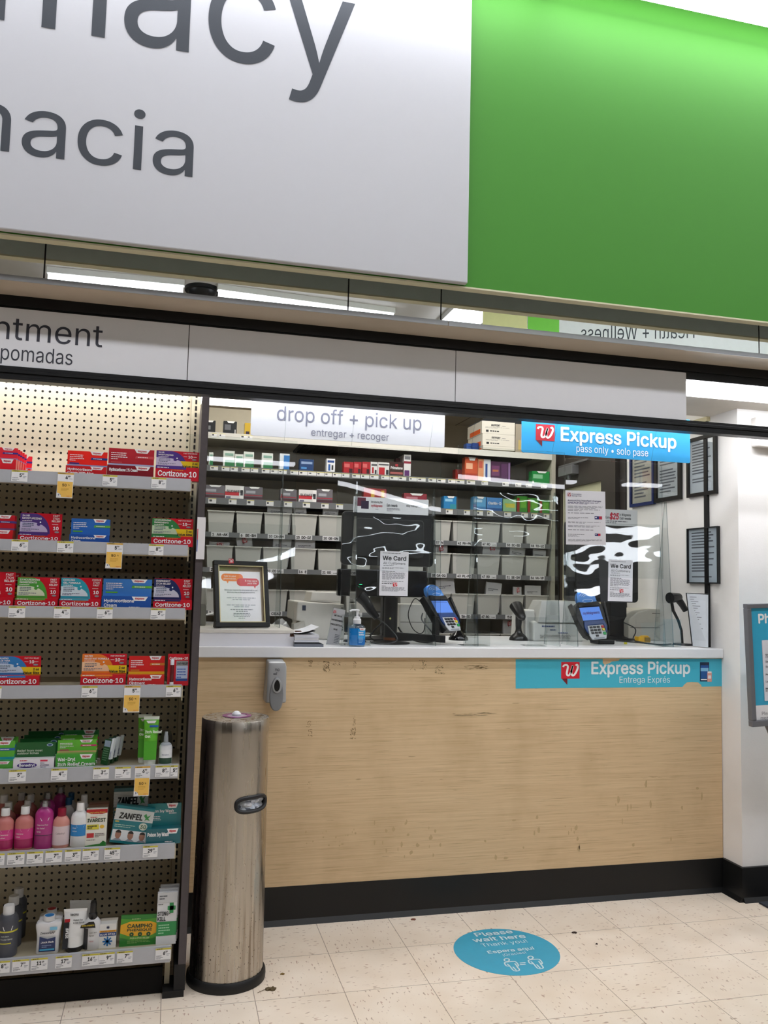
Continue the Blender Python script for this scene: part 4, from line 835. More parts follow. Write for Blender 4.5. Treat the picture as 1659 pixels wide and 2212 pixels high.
# white label strip clipped on the end panel
X0, X1 = A(425, 1160, -.552).x, A(443, 1160, -.552).x; z0, z1 = A(432, 1208, -.552).z, A(436, 1117.5, -.552).z
m = MB(); m.box(X0, X1, -.553, -.5465, z0, z1, flat('E6E4E6', .4)); m.rect(X0+.0012, X0+.004, z0+(z1-z0)*.46, z0+(z1-z0)*.72, -.5535, C('C02030')); m.rect(X0+.0012, X0+.004, z0+(z1-z0)*.18, z0+(z1-z0)*.46, -.5535, C('2450A0'))
tag(m.build('card_strip'), 'narrow white card with red and blue edge on the dark shelf upright', 'card')
# ================================================================ service counter
YC, ZC = -.02, 1.124
c = thing('service_counter', 'pale wood service counter with white worktop, black kick and scuffed front', 'counter', (1.35, .3, .15))
fp = MB(); fp.box(.08, 2.572, YC, YC+.02, .15, 1.079, WOOD)
ST = flat('6E5B3C', .8, var=.3, scale=300); ST2 = flat('8C7B5B', .8, var=.2, scale=200); ST3 = flat('BCA27B', .7)
def marks(px0, px1, py0, py1, n, m, seed, wx=(.1, .3), wz=(.04, .12)):     # torn tape residue left on the panel
    q = random.Random(seed); a, b = A(px0, py0, YC), A(px1, py1, YC); W, H = b.x-a.x, a.z-b.z
    for i in range(n):
        x = a.x+q.random()*W*.85; z = b.z+q.random()*H*.95; w = W*q.uniform(*wx); h_ = H*q.uniform(*wz); k = q.randint(5, 8)
        fp.poly([(x+w/2*(1+q.uniform(.5, 1)*math.cos(2*math.pi*j/k)), YC-.0003-.0001*(i % 5), z+h_/2*(1+q.uniform(.5, 1)*math.sin(2*math.pi*j/k))) for j in range(k)], m)
for args in ((665, 675, 1425, 1440, 40, ST, 1), (697, 712, 1428, 1452, 60, ST, 2), (714, 738, 1428, 1438, 26, ST, 3), (738, 748, 1433, 1436, 5, ST, 4), (763, 770, 1428, 1444, 40, ST, 5), (684, 690, 1429, 1436, 8, ST, 6),
             (835, 850, 1430, 1434, 9, ST, 7), (905, 922, 1426, 1447, 34, ST2, 8), (884, 900, 1433, 1448, 14, ST2, 9), (938, 960, 1437, 1457, 40, ST2, 10), (1000, 1055, 1436, 1446, 46, ST, 11), (962, 1010, 1445, 1447, 12, ST2, 12),
             (661, 672, 1557, 1571, 30, ST, 13), (665, 675, 1575, 1592, 34, ST, 14), (682, 688, 1558, 1563, 5, ST, 15), (762, 769, 1547, 1568, 40, ST, 16), (756, 768, 1571, 1597, 46, ST, 17), (663, 673, 1687, 1706, 10, ST2, 18),
             (970, 1070, 1540, 1546, 26, ST2, 19, (.1, .4), (.06, .2))): marks(*args)
for (a, b, c_, d_, n_, s_) in ((640, 800, 1795, 1830, 16, 20), (800, 1010, 1770, 1850, 20, 21), (1020, 1300, 1760, 1850, 18, 22), (1320, 1550, 1700, 1840, 12, 23)): marks(a, b, c_, d_, n_, ST3, s_, (.01, .05), (.05, .2))
fp.build('front_panel', c)
ct = MB(); ct.box(.08, XR-.001, -.036, .78, 1.080, ZC, flat('E3E3E5', .28, var=.015)); ct.build('worktop', c, bevel=.003)
MB().box(.08, 2.572, .0, .74, 0.15, .3, flat('A09070', .6)).box(2.5, 2.57, .0, .74, .3, 1.08, flat('A09070', .6)).box(.08, .16, 0, .74, .3, 1.08, flat('A09070', .6)).build('carcass', c)
# decal
Yc = YC-.0006
def D(px, py, k=0): return A(px, py, Yc-.0003*k)
TQ = flat('45B2CA', .45, var=.02)
dec = MB(); top = [(1114, 1424)]; pts = [(1114, 1424), (1302, 1423.5), (1302, 1432), (1306, 1436), (1316, 1433), (1322, 1429), (1336, 1427.5), (1339, 1423.5), (1562.5, 1423), (1562.5, 1452), (1561, 1454), (1560, 1482.5), (1516, 1483.5), (1514, 1479), (1508, 1474), (1494, 1473), (1484, 1474), (1478, 1479), (1474, 1484), (1240, 1486), (1114, 1487.5)]
dec.poly([D(*p) for p in pts], TQ)
dec = tag(dec.build('counter_decal'), 'turquoise Express Pickup strip stuck on the counter front, torn at its edges', 'decal')
TW = flat('E4ECEE', .45)
fit_line(dec, 'Express Pickup', 'Express Pickup', (1278, 1456.5), (1490, 1454), (1310, 1437.5, 1456.5), Yc, TW, .03)
fit_line(dec, 'Entrega Exprés', 'Entrega Exprés', (1338, 1475.5), (1447, 1474), (1360, 1465, 1475), Yc, TW, -.004)
a, b = D(1212, 1466), D(1252, 1430); q = MB(); wlogo(q, a.x, a.z, b.x-a.x, b.z-a.z, Yc-.0002); q.build('badge', dec)
def pr(mb, x0, y0, x1, y1, k, m): mb.poly([D(x0, y1, k), D(x1, y1, k), D(x1, y0, k), D(x0, y0, k)], m)
q = MB(); NV = C('1B2440'); pr(q, 1512, 1430.5, 1532, 1472, 1, NV); pr(q, 1513.5, 1437, 1530.5, 1443, 2, C('24549A')); pr(q, 1513.5, 1443, 1530.5, 1450, 2, C('7FB8DA')); pr(q, 1513.5, 1450, 1530.5, 1466, 2, C('23508E')); pr(q, 1514, 1467, 1527, 1469, 2, WHITE)
pr(q, 1528, 1453, 1537.5, 1472.5, 3, C('E09A8A')); pr(q, 1528.5, 1450.5, 1537, 1454, 4, C('F0E4DC')); pr(q, 1529.5, 1459, 1536, 1466, 4, C('F0E4E0')); q.build('phone_picture', dec)
# ---- wall-mounted soap dispenser
t = thing('soap_dispenser', 'grey push-bar hand sanitizer dispenser fixed to the counter front', 'dispenser', (A(595, 1530, YC).x, YC, A(595, 1535, YC).z))
Yd1 = YC-.105; x0, x1 = A(577, 1480, Yd1).x, A(619, 1480, Yd1).x; zt, zm, zb = A(600, 1427, Yd1+.02).z, A(600, 1438, Yd1).z, A(600, 1520, Yd1).z
SV = flat('A2A4A6', .35, .25); SVD = flat('7C7E81', .4, .15); w = x1-x0; h = zm-zb
MB().hexa([(x0-.004, Yd1+.015, zb-.0), (x1+.004, Yd1+.015, zb), (x1+.004, YC, zb), (x0-.004, YC, zb)], [(x0+.006, Yd1+.02, zt-.004), (x1-.006, Yd1+.02, zt-.004), (x1-.004, YC, zt), (x0+.004, YC, zt)], SV).build('back_housing', t, bevel=.008, seg=3)
cx = (x0+x1)/2
q = MB(); n = 14
for j, z in enumerate((zb, zm)):
    pass
q.lathe([(w/2, zb+.006), (w/2*1.02, zb+.06*h), (w/2*1.0, zb+.75*h), (w/2*.97, zm-.004), (w/2*.86, zm+.010), (0, zm+.016)], SV, cx, Yd1+.02, 32, sy=.42, sq=2.5)
q.build('cover', t)
Yf = Yd1+.02-w/2*.42
def oval(mb, cx, z0, z1, wd, y0, y1, m, p=2.2):
    P = []
    for k in range(28):
        a = 2*math.pi*k/28; s_, c_ = math.sin(a), math.cos(a); f = 1-.32*max(0, s_)**1.2
        P.append((cx+wd/2*f*math.copysign(abs(c_)**(2/p), c_), (z0+z1)/2+(z1-z0)/2*math.copysign(abs(s_)**(2/p), s_)))
    mb.prism(P, y0, y1, m)
q = MB(); oval(q, cx, zb-.030, zm-.30*h, .72*w, Yf-.006, Yf+.02, SVD, 2.4); q.build('push_bar', t, bevel=.004)
q = MB(); oval(q, cx, zb+.28*h, zb+.68*h, .5*w, Yf-.010, Yf-.004, SV, 2.2); q.build('bezel', t, bevel=.002)
q = MB(); oval(q, cx, zb+.33*h, zb+.63*h, .30*w, Yf-.0112, Yf-.009, flat('0C0D0E', .3), 2.2); q.build('level_window', t)
q = MB(); q.text('TC', cx, zb+.86*h, .075*h, INK, Yf-.0012, 'c', .05, 4, sxy=1.25); q.lines(cx-.2*w, cx+.2*w, zb+.755*h, zb+.79*h, 1, INK, Yf-.0012, 3, .8); q.lines(cx-.06*w, cx+.06*w, zb+.80*h, zb+.82*h, 1, INK, Yf-.0012, 3, .8); q.build('lettering', t)
# ---- stainless wipes bin
def steel():
    m, nt, out = newmat('stained_steel'); L = nt.links.new; b = N(nt, 'ShaderNodeBsdfPrincipled', Metallic=1.); geo = N(nt, 'ShaderNodeNewGeometry'); sx = N(nt, 'ShaderNodeSeparateXYZ'); L(geo.outputs['Position'], sx.inputs[0])
    def nz(sc, lo, hi, det=3.):
        mp = N(nt, 'ShaderNodeMapping'); mp.inputs['Scale'].default_value = sc; L(geo.outputs['Position'], mp.inputs[0]); no = N(nt, 'ShaderNodeTexNoise', Scale=1., Detail=det); L(mp.outputs[0], no.inputs['Vector'])
        r = N(nt, 'ShaderNodeMapRange'); r.inputs[1].default_value = lo; r.inputs[2].default_value = hi; L(no.outputs[0], r.inputs[0]); return r.outputs[0]
    hgt = N(nt, 'ShaderNodeMapRange'); hgt.inputs[1].default_value = .62; hgt.inputs[2].default_value = .12; L(sx.outputs[2], hgt.inputs[0])
    def mul(a, b_):
        n = N(nt, 'ShaderNodeMath', operation='MULTIPLY', use_clamp=True); L(a, n.inputs[0])
        if isinstance(b_, float): n.inputs[1].default_value = b_
        else: L(b_, n.inputs[1])
        return n.outputs[0]
    st = mul(mul(nz((70, 70, 2.5), .5, .66), hgt.outputs[0]), .75); sp = mul(mul(nz((160, 160, 110), .69, .73, 1.), hgt.outputs[0]), .8)
    n1 = N(nt, 'ShaderNodeMix', data_type='RGBA'); L(st, n1.inputs[0]); n1.inputs[6].default_value = lin('B9B2A8'); n1.inputs[7].default_value = lin('6E5D4C')
    n2 = N(nt, 'ShaderNodeMix', data_type='RGBA'); L(sp, n2.inputs[0]); L(n1.outputs[2], n2.inputs[6]); n2.inputs[7].default_value = lin('3A2A20')
    r = N(nt, 'ShaderNodeMapRange'); r.inputs[3].default_value = .20; r.inputs[4].default_value = .42; L(nz((60, 60, 3), .3, .7), r.inputs[0])
    L(n2.outputs[2], b.inputs['Base Color']); L(r.outputs[0], b.inputs['Roughness']); L(b.outputs[0], out.inputs[0]); return m
STEEL = steel(); bx, by = .255, -.43
a, b = A(436, 1548, by), A(581.5, 1548, by); zt = (a.z+b.z)/2; rt_ = (b.x-a.x)/2*.985; bx = (a.x+b.x)/2; rb = .1285
t = thing('wipes_bin', 'tall stained stainless steel wipes bin standing on the floor by the counter', 'bin', (bx, by, 0))
# body with the slot cut out
zs0, zs1 = A(540, 1757, by-.12).z+.004, A(540, 1722, by-.12).z-.004; zsm = (zs0+zs1)/2; aS = R(-59); hw = R(30); hh = (zs1-zs0)/2
q = MB(); n = 96; zl = [.03, .2, .4, zsm-hh*1.3]+[zsm-hh+2*hh*k/8 for k in range(9)]+[zsm+hh*1.3, zt-.06, zt-.003, zt]
prof = [(rb+(rt_-rb)*z/zt, z) for z in zl]; vs = []
for r_, z in prof:
    for k in range(n): g_ = 2*math.pi*k/n; vs.append((bx+r_*math.cos(g_), by+r_*math.sin(g_), z))
fs = []
for j in range(len(zl)-1):
    for k in range(n):
        g_ = 2*math.pi*(k+.5)/n; dz = ((zl[j]+zl[j+1])/2-zsm)/hh; da = (g_-aS+math.pi) % (2*math.pi)-math.pi
        if abs(dz) < 1 and abs(da) < hw-.16*(1-math.sqrt(max(0, 1-dz*dz))): continue
        fs.append((j*n+k, j*n+(k+1) % n, (j+1)*n+(k+1) % n, (j+1)*n+k))
q.add(vs, fs, STEEL, True); q.build('body', t)
MB().lathe([(rt_*1.004, zt-.045), (rt_*1.012, zt-.045), (rt_*1.012, zt-.004), (rt_*.99, zt), (rt_*.3, zt+.004), (0, zt+.004)], STEEL, bx, by, 64).build('lid', t)
PU = C('7A3A72')
MB().lathe([(.052, zt+.0038), (.052, zt+.0052), (.036, zt+.0052), (.036, zt+.0038)], PU, bx+.004, by, 32).lathe([(.034, zt+.0045), (.020, zt+.0052), (0, zt+.0052)], C('9C8FA0'), bx+.004, by, 32).build('wipes_ring', t)
MB().lathe([(.016, zt+.004), (.017, zt+.010), (.012, zt+.017), (.006, zt+.02), (0, zt+.021)], C('D0D2D6'), bx+.002, by, 20).build('nozzle', t)
MB().lathe([(rb+.009, 0), (rb+.010, .012), (rb+.009, .026), (rb+.003, .034), (rb-.004, .034)], flat('141414', .5), bx, by, 64).build('rubber_base', t)
rr = rb+(rt_-rb)*zsm/zt; path = []
for k in range(49):
    g_ = 2*math.pi*k/48; c_, s_ = math.cos(g_), math.sin(g_); ca = math.copysign(abs(c_)**.55, c_); sa = math.copysign(abs(s_)**.8, s_)
    path.append((bx+(rr+.003)*math.cos(aS+hw*ca), by+(rr+.003)*math.sin(aS+hw*ca), zsm+hh*1.02*sa))
MB().tube(path, .0068, flat('17171A', .5), 8).build('slot_rim', t)
q = MB(); q.lathe([(rr-.06, zsm-.06), (rr-.05, zsm+.06)], flat('2A2826', .8), bx, by, 40, a0=math.degrees(aS-hw*1.4), a1=math.degrees(aS+hw*1.4)); q.build('liner', t)
qr = random.Random(4); wp = []
for k, (f, dz_, sz) in enumerate(((-.62, -.006, .022), (-.25, -.004, .026), (.15, -.006, .025), (.55, .0, .024), (.0, -.012, .02))):
    q = MB(); g_ = aS+hw*f; c0 = Vector((bx+(rr-.013)*math.cos(g_), by+(rr-.013)*math.sin(g_), zsm+dz_)); vs = []; nn = 9
    for i in range(nn):
        for j in range(nn):
            u, v = i/(nn-1)-.5, j/(nn-1)-.5; d_ = .008*math.sin(9*u+k)+.007*math.sin(11*v+2*k)+qr.uniform(-.002, .002)
            tx = Vector((-math.sin(g_), math.cos(g_), 0)); nx = Vector((math.cos(g_), math.sin(g_), 0)); vs.append(c0+tx*(u*2.2*sz)+Vector((0, 0, v*1.9*sz))+nx*(d_-.2*abs(u)*sz))
    q.add(vs, [(i*nn+j, i*nn+j+1, (i+1)*nn+j+1, (i+1)*nn+j) for i in range(nn-1) for j in range(nn-1)], flat(['DCE0E6', 'E6E8EC', 'D2DAE6', 'E4E6EA', 'C9D0DC'][k], .7), True)
    o = tag(q.build('used_wipe'), 'crumpled white used wipe in the slot of the steel bin', 'wipe', 'used wipes in the bin slot')
# ---- floor sticker and litter
P1, P2 = AZ(1026, 2028, 0), AZ(1108, 2015, 0); fa = math.atan2((P2-P1).y, (P2-P1).x)
cS = Vector((1.312, -.427, 0)); rS = .203
MS = Matrix.Translation((cS.x, cS.y, 0)) @ Matrix.Rotation(fa, 4, 'Z')
m = MB(MS); m.lathe([(rS, 0), (rS, .0008), (0, .0008)], flat('3A9BB8', .4, var=.06), n=64)
stk = tag(m.build('floor_sticker'), 'round blue please-wait-here sticker on the tiled floor', 'sticker')
m = MB(MS); SW = flat('BFD2D6', .5); Ou, Uu, Vu = Vector((0, 0, .0012)), Vector((1, 0, 0)), Vector((0, 1, 0))
def SL(s, p0, p1, sz, bold):     # a line of the sticker between two pixels on its baseline
    a, b = MS.inverted() @ AZ(*p0, 0), MS.inverted() @ AZ(*p1, 0); m.text(s, 0, 0, sz, SW, 0, 'l', bold, 4, w=(b-a).length, O=Vector((a.x, a.y, .0012)), U=(b-a).normalized(), V=Vector((-(b-a).y, (b-a).x, 0)).normalized())
SL('Please', (1030, 2024), (1109, 2016), .046, .03); SL('wait here', (1025, 2036), (1137, 2026), .046, .03); SL('Thank you!', (1043, 2046), (1141, 2036), .038, 0); SL('Espera aquí', (1056, 2060.5), (1156, 2051), .031, .03); SL('¡Gracias!', (1088, 2066), (1138, 2060), .024, 0)
def pp(px, py): v = MS.inverted() @ AZ(px, py, 0); return (v.x, v.y)
def zs(px, py): return pp(1000+px/6.9125, 1980+py/6.9125)
for dx, dy in ((0, 0), (355, -35)):
    st_ = lambda P, w_=.0055: m.stroke([zs(a+dx, b+dy) for a, b in P], w_, SW, lambda a, b: (a, b, .0013), n=3)
    st_([(655+38*math.cos(R(k)), 652+22*math.sin(R(k))) for k in range(0, 361, 40)])
    st_([(620, 695), (650, 685), (760, 675), (800, 690), (830, 735), (810, 745), (775, 705)]); st_([(620, 695), (640, 735), (675, 745), (690, 740)]); st_([(660, 710), (700, 745), (765, 815), (845, 805), (800, 745)]); st_([(745, 755), (800, 810)])
for dy in (0, 25): m.stroke([zs(850, 700+dy), zs(935, 690+dy)], .007, SW, lambda a, b: (a, b, .0013), n=2)
m.build('lettering', stk)
def litter(name, px, py, w_, pts3, m, label, cat): # small crumpled scraps, lying on the tiles
    c0 = AZ(px, py, 0); q = MB(); n = len(pts3); vs = [(c0.x, c0.y, .006)]+[(c0.x+w_*a, c0.y+w_*b, .001+w_*cc) for a, b, cc in pts3]; q.add(vs+[(v[0], v[1], .0) for v in vs[1:]], [(0, 1+i, 1+(i+1) % n) for i in range(n)]+[(1+i, 1+n+i, 1+n+(i+1) % n, 1+(i+1) % n) for i in range(n)], m); return tag(q.build(name), label, cat)
LEAF = flat('54452A', .7, var=.4, scale=150)
q = [(1, .1, .25), (.75, .5, .1), (.4, .35, .4), (.1, .7, .05), (-.4, .5, .3), (-.9, .55, .1), (-1, 0, .35), (-.7, -.4, .05), (-.2, -.35, .4), (.2, -.7, .05), (.7, -.45, .3)]
o = litter('dead_leaf', 585, 2138, .019, q, LEAF, 'curled brown dead leaf on the floor right of the steel bin', 'leaf')
a, b = AZ(574, 2139, 0), AZ(556, 2146, 0); MB().tube([a+Vector((0, 0, .004)), (a+b)/2+Vector((0, 0, .003)), b+Vector((0, 0, .002))], .0009, LEAF, 5).build('stem', o)
litter('leaf_scrap', 610, 2105, .008, q, flat('7A6233', .7, var=.4, scale=200), 'tiny leaf scrap on the floor above the dead leaf', 'leaf')
litter('paper_scrap', 919, 1972, .024, [(1, .1, .3), (.6, .35, .1), (0, .3, .35), (-.6, .4, .2), (-1, 0, .3), (-.5, -.3, .05), (.2, -.15, .25), (.7, -.35, .1)], flat('D5D5D2', .7), 'crumpled white paper scrap on the floor against the black counter kick', 'litter')
litter('leaf_scrap', 893, 1987, .011, q, flat('6A3A26', .7, var=.3, scale=200), 'reddish brown scrap on the floor near the white paper scrap', 'leaf')
litter('leaf_scrap', 1241, 2015.5, .011, q, flat('2E2018', .8, var=.3, scale=200), 'dark scrap on the floor right of the round sticker', 'leaf')
litter('leaf_scrap', 1289, 2040, .005, q, flat('2A1E18', .8), 'smallest dark crumb on the floor, right of the other scraps', 'leaf')

# ---- white riser box at the left end of the worktop
a, b = A(430, 1402, .0), A(634, 1402, .0); zt = A(600, 1361.5, 0).z
t = thing('riser_box', 'low white riser box with a chipped brown corner on the left of the worktop', 'box', ((a.x+b.x)/2, .3, ZC))
RW = flat('E2E2E8', .4, var=.015)
MB().box(a.x-.02, b.x, .0, .42, ZC, zt-.012, RW).build('body', t)
MB().box(a.x-.02, b.x+.004, -.002, .46, zt-.012, zt, flat('D9D5CE', .4)).build('top', t)
q = MB(); e0 = b.x-.014; q.prism([(e0, zt-.002), (e0-.004, zt-.026), (e0+.04, zt-.026), (e0+.046, zt-.002)], .0, .03, flat('4A2A16', .6)); q.build('chipped_edge', t)
ZR = zt
# framed notice leaning on the riser
yb = .10; BL, BR = A(464, 1359, yb), A(582, 1354, yb+.06); BLx = Vector((BL.x, BL.y, ZR)); BRx = Vector((BR.x, BR.y, ZR)); u = (BRx-BLx).normalized(); w = (BRx-BLx).length
lean = R(13); nrm = Vector((u.y, -u.x, 0)); vv = (Vector((0, 0, 1))*math.cos(lean)-nrm*math.sin(lean)); h = .292
M = Matrix(((u.x, -(u.cross(vv)).x, vv.x, BLx.x), (u.y, -(u.cross(vv)).y, vv.y, BLx.y), (u.z, -(u.cross(vv)).z, vv.z, BLx.z+.004), (0, 0, 0, 1)))
t = thing('framed_notice', 'black framed talk-to-your-pharmacist notice leaning on the white riser box', 'frame', (BLx+BRx)/2)
fr = MB(M); BK = flat('121214', .35); f_ = .020
for x0_, x1_, z0_, z1_ in ((0, w, 0, f_), (0, w, h-f_, h), (0, f_, f_, h-f_), (w-f_, w, f_, h-f_)): fr.box(x0_, x1_, -.012, .014, z0_, z1_, BK)
fr.build('frame', t, bevel=.002); q = MB(M); GO = flat('C9BC92', .35, .4); g_ = .0035; i0 = f_
for x0_, x1_, z0_, z1_ in ((i0, w-i0, i0, i0+g_), (i0, w-i0, h-i0-g_, h-i0), (i0, i0+g_, i0, h-i0), (w-i0-g_, w-i0, i0, h-i0)): q.box(x0_, x1_, -.010, .0, z0_, z1_, GO)
q.build('gold_liner', t); MB(M).box(f_*.5, w-f_*.5, .006, .012, f_*.5, h-f_*.5, flat('8E7C66', .7)).build('mount_board', t)
MB(M).prism([(.012, .0), (.012, h*.55), (.10, .0)], .02, .03, BK, 'x').build('easel_back', t)
q = MB(M); X0_, X1_, Z0_, Z1_ = f_+.006, w-f_-.012, f_+.004, h-f_-.024; q.rect(X0_, X1_, Z0_, Z1_, .0055, flat('F3F4F8', .5)); W2, H2 = X1_-X0_, Z1_-Z0_; fx = lambda a: X0_+a*W2; fz = lambda b: Z0_+b*H2
def bub(x0_, x1_, z0_, z1_, m, tail, k): # rounded speech bubble
    r_ = (z1_-z0_)*.5*H2; P = [(fx(x0_)+r_+r_*math.cos(R(a)), (fz(z0_)+fz(z1_))/2+r_*math.sin(R(a))) for a in range(90, 271, 20)]+[(fx(x1_)-r_+r_*math.cos(R(a)), (fz(z0_)+fz(z1_))/2+r_*math.sin(R(a))) for a in range(-90, 91, 20)]
    q.poly([(a, .005-.0003*k, b) for a, b in P], m); q.poly([(fx(tail-.03), .005-.0003*k, fz(z0_+.01)), (fx(tail+.03), .005-.0003*k, fz(z0_+.01)), (fx(tail+.005), .005-.0003*k, fz(z0_-.05))], m)
bub(.05, .58, .80, .95, C('EE7F4A'), .2, 0); bub(.42, .97, .71, .865, C('D64A58'), .86, 1)
q.text('Talk to your', fx(.11), fz(.885), .045*H2, WHITE, .0042, 'l', .01, 3, w=.3*W2); q.text('pharmacist.', fx(.11), fz(.835), .045*H2, WHITE, .0042, 'l', .01, 3, w=.3*W2)
q.text('It may save', fx(.92), fz(.80), .045*H2, WHITE, .0042, 'r', .01, 3, w=.3*W2); q.text('your life.', fx(.92), fz(.75), .045*H2, WHITE, .0042, 'r', .01, 3, w=.24*W2)
q.text('Illinois law requires the pharmacist talk to you', fx(.52), fz(.615), .036*H2, flat('5A6070', .6), .0048, 'c', .01, 2, w=.8*W2); q.text('about any new or changed prescriptions.', fx(.52), fz(.57), .036*H2, flat('5A6070', .6), .0048, 'c', .01, 2, w=.68*W2)
for k, (zz, n_, ww) in enumerate(((.42, 2, .7), (.28, 2, .78), (.19, 2, .6), (.06, 4, .42))): q.lines(fx(.52-ww/2), fx(.52+ww/2), fz(zz), fz(zz+.07 if k < 3 else zz+.12), n_, flat('9AA0AC' if k < 2 else '7A808C', .6), .0048, k+2, .4, 'c')
q.build('notice', t); MB(M).box(f_*.6, w-f_*.6, .001, .003, f_*.6, h-f_*.6, clear('FFFFFF', .9, .0)).build('glass', t)
q = MB(M); wlogo(q, w*.27, h-.012, .022, .02, -.0125, tail=True); q.build('badge', t)

# ---- paper tray
def stack(x0, x1, y0, y1, z, items, name, label, cat):
    t = thing(name, label, cat, ((x0+x1)/2, (y0+y1)/2, z)); return t
a, b = AZ(641, 1397.5, ZC), AZ(697, 1397, ZC); x0, x1, y0, y1 = a.x, b.x, a.y, a.y+.26
tag(MB().box(x0-.01, x1, y0, y1, ZC, ZC+.012, flat('6E7480', .5)).hexa([(x0-.01, y0+.004, ZC+.012), (x1-.002, y0+.004, ZC+.012), (x1-.002, y1, ZC+.012), (x0-.01, y1, ZC+.012)], [(x0-.01, y0, ZC+.02), (x1-.02, y0, ZC+.02), (x1-.02, y1, ZC+.02), (x0-.01, y1, ZC+.02)], flat('4A4F58', .5)).build('document_tray'), 'flat grey tray under the paper pile beside the white riser', 'tray')
q = MB()
for k in range(7): q.box(x0-.01+.001*(k % 3), x1-.018-.0012*((k*5) % 4), y0+.004+.001*((k*3) % 4), y1-.02, ZC+.020+.0045*k, ZC+.0243+.0045*k, flat(['E0E2EA', 'D0D3DE', 'E6E7EC'][k % 3], .6))
tag(q.build('paper_stack'), 'thick pile of white forms in the grey tray', 'paper', )
def sheet(x0, x1, y0, y1, z, lift, m, name, label):
    q = MB(); n = 8; vs = []
    for i in range(n+1):
        for yy in (y0, y1): vs.append((x0+(x1-x0)*i/n, yy, z+lift*(i/n)**2.2))
    vs += [(v[0], v[1], v[2]+.0012) for v in vs]; k = 2*(n+1)
    q.add(vs, [(2*i, 2*i+2, 2*i+3, 2*i+1) for i in range(n)]+[(k+2*i, k+2*i+1, k+2*i+3, k+2*i+2) for i in range(n)]+[(2*i, k+2*i, k+2*i+2, 2*i+2) for i in range(n)]+[(2*n, 2*n+1, k+2*n+1, k+2*n)], m, False); return tag(q.build(name), label, 'paper')
sheet(x0-.005, x1-.036, y0+.002, y1-.05, ZC+.0545, .012, flat('16181C', .5), 'dark_folder', 'thin black folder lying on the pile of forms')
sheet(x0-.012, x1-.022, y0+.0, y1-.06, ZC+.058, .026, flat('E6E8EE', .6), 'loose_sheet', 'curled white sheets lying on top of the black folder')
# ---- acrylic leaflet holder
a, b = AZ(704, 1392, ZC), AZ(727, 1395, ZC); h = A(720, 1310, a.y).z-ZC; M = Matrix.Translation(((a.x), a.y, ZC)) @ Matrix.Rotation(R(5), 4, 'X') @ Matrix.Rotation(R(9), 4, 'Y') @ Matrix.Rotation(R(-22), 4, 'Z'); w = .058
t = thing('leaflet_stand', 'slim clear leaflet stand holding a printed white slip beside the sanitizer bottle', 'leaflet holder', (a.x+.02, a.y, ZC))
PL = clear('EDF2F2', .9, base=.03); MB(M).box(0, w, .0, .003, 0, h, PL).box(0, w, 0, .06, 0, .003, PL).build('holder', t)
q = MB(M); q.rect(.002, w-.002, .004, h-.002, -.001, flat('E4E4E6', .5)); q.box(.002, w-.002, -.001, .0, .004, h-.002, flat('E4E4E6', .5))
for s, v in (('WE VALUE', .78), ('OUR NEIGHBORS', .66), ('PRESCRIPTION', .54), ('SAVE', .42)): q.text(s, w/2, v*h, .055*h, INK, -.0016, 'c', .03, 2, w=min(.9, .075*len(s))*w)
q.lines(w*.55, w*.92, .08*h, .33*h, 6, flat('70747A', .6), -.0016, 3); q.build('slip', t); q = MB(M); wlogo(q, .005, .86*h, .012, .011, -.002); q.build('badge', t)
# ---- blue hand sanitizer pump bottle
a, b = AZ(755, 1397, ZC), AZ(786, 1396, ZC); cx, cy = (a.x+b.x)/2, a.y+.02; r = (b.x-a.x)/2; zt = A(770, 1316, cy).z; h = zt-ZC
t = thing('sanitizer_bottle', 'clear pump bottle of bright blue hand sanitizer on the worktop edge', 'bottle', (cx, cy, ZC))
P = [(.93, 0), (1, .03), (1, .50), (.95, .54), (.62, .585), (.44, .60), (.42, .63)]
MB().lathe([(p*r, ZC+q_*h) for p, q_ in P], clear('DCEBF2', .9, base=.02), cx, cy, 32, sy=.62, sq=1.5).build('bottle', t)
MB().lathe([(.88*r, ZC+.035*h), (.95*r, ZC+.06*h), (.95*r, ZC+.485*h), (0, ZC+.487*h)], flat('1E92DE', .15, spec=.5), cx, cy, 32, sy=.6, sq=1.5).build('gel', t)
q = MB(); y = cy-.62*r-.0012; q.rect(cx+.0*r, cx+.92*r, ZC+.06*h, ZC+.48*h, y, C('2A9BE0')); q.rect(cx+.0*r, cx+.92*r, ZC+.06*h, ZC+.22*h, y-.0004, C('1F6CB8')); q.poly([(cx+.15*r, y-.0006, ZC+.5*h), (cx+.95*r, y-.0006, ZC+.5*h), (cx+.82*r, y-.0006, ZC+.435*h), (cx+.28*r, y-.0006, ZC+.435*h)], WHITE); q.lines(cx+.3*r, cx+.8*r, ZC+.455*h, ZC+.48*h, 1, RED, y-.001, 2, .7)
q.text('Hand', cx+.12*r, ZC+.365*h, .05*h, WHITE, y-.001, 'l', .04, 3); q.text('Sanitizer', cx+.12*r, ZC+.305*h, .05*h, WHITE, y-.001, 'l', .04, 3, w=.68*r); q.lines(cx+.12*r, cx+.7*r, ZC+.1*h, ZC+.28*h, 5, C('9AD0F0'), y-.001, 4, .4); q.build('label', t)
PWm = flat('E8EAEE', .3)
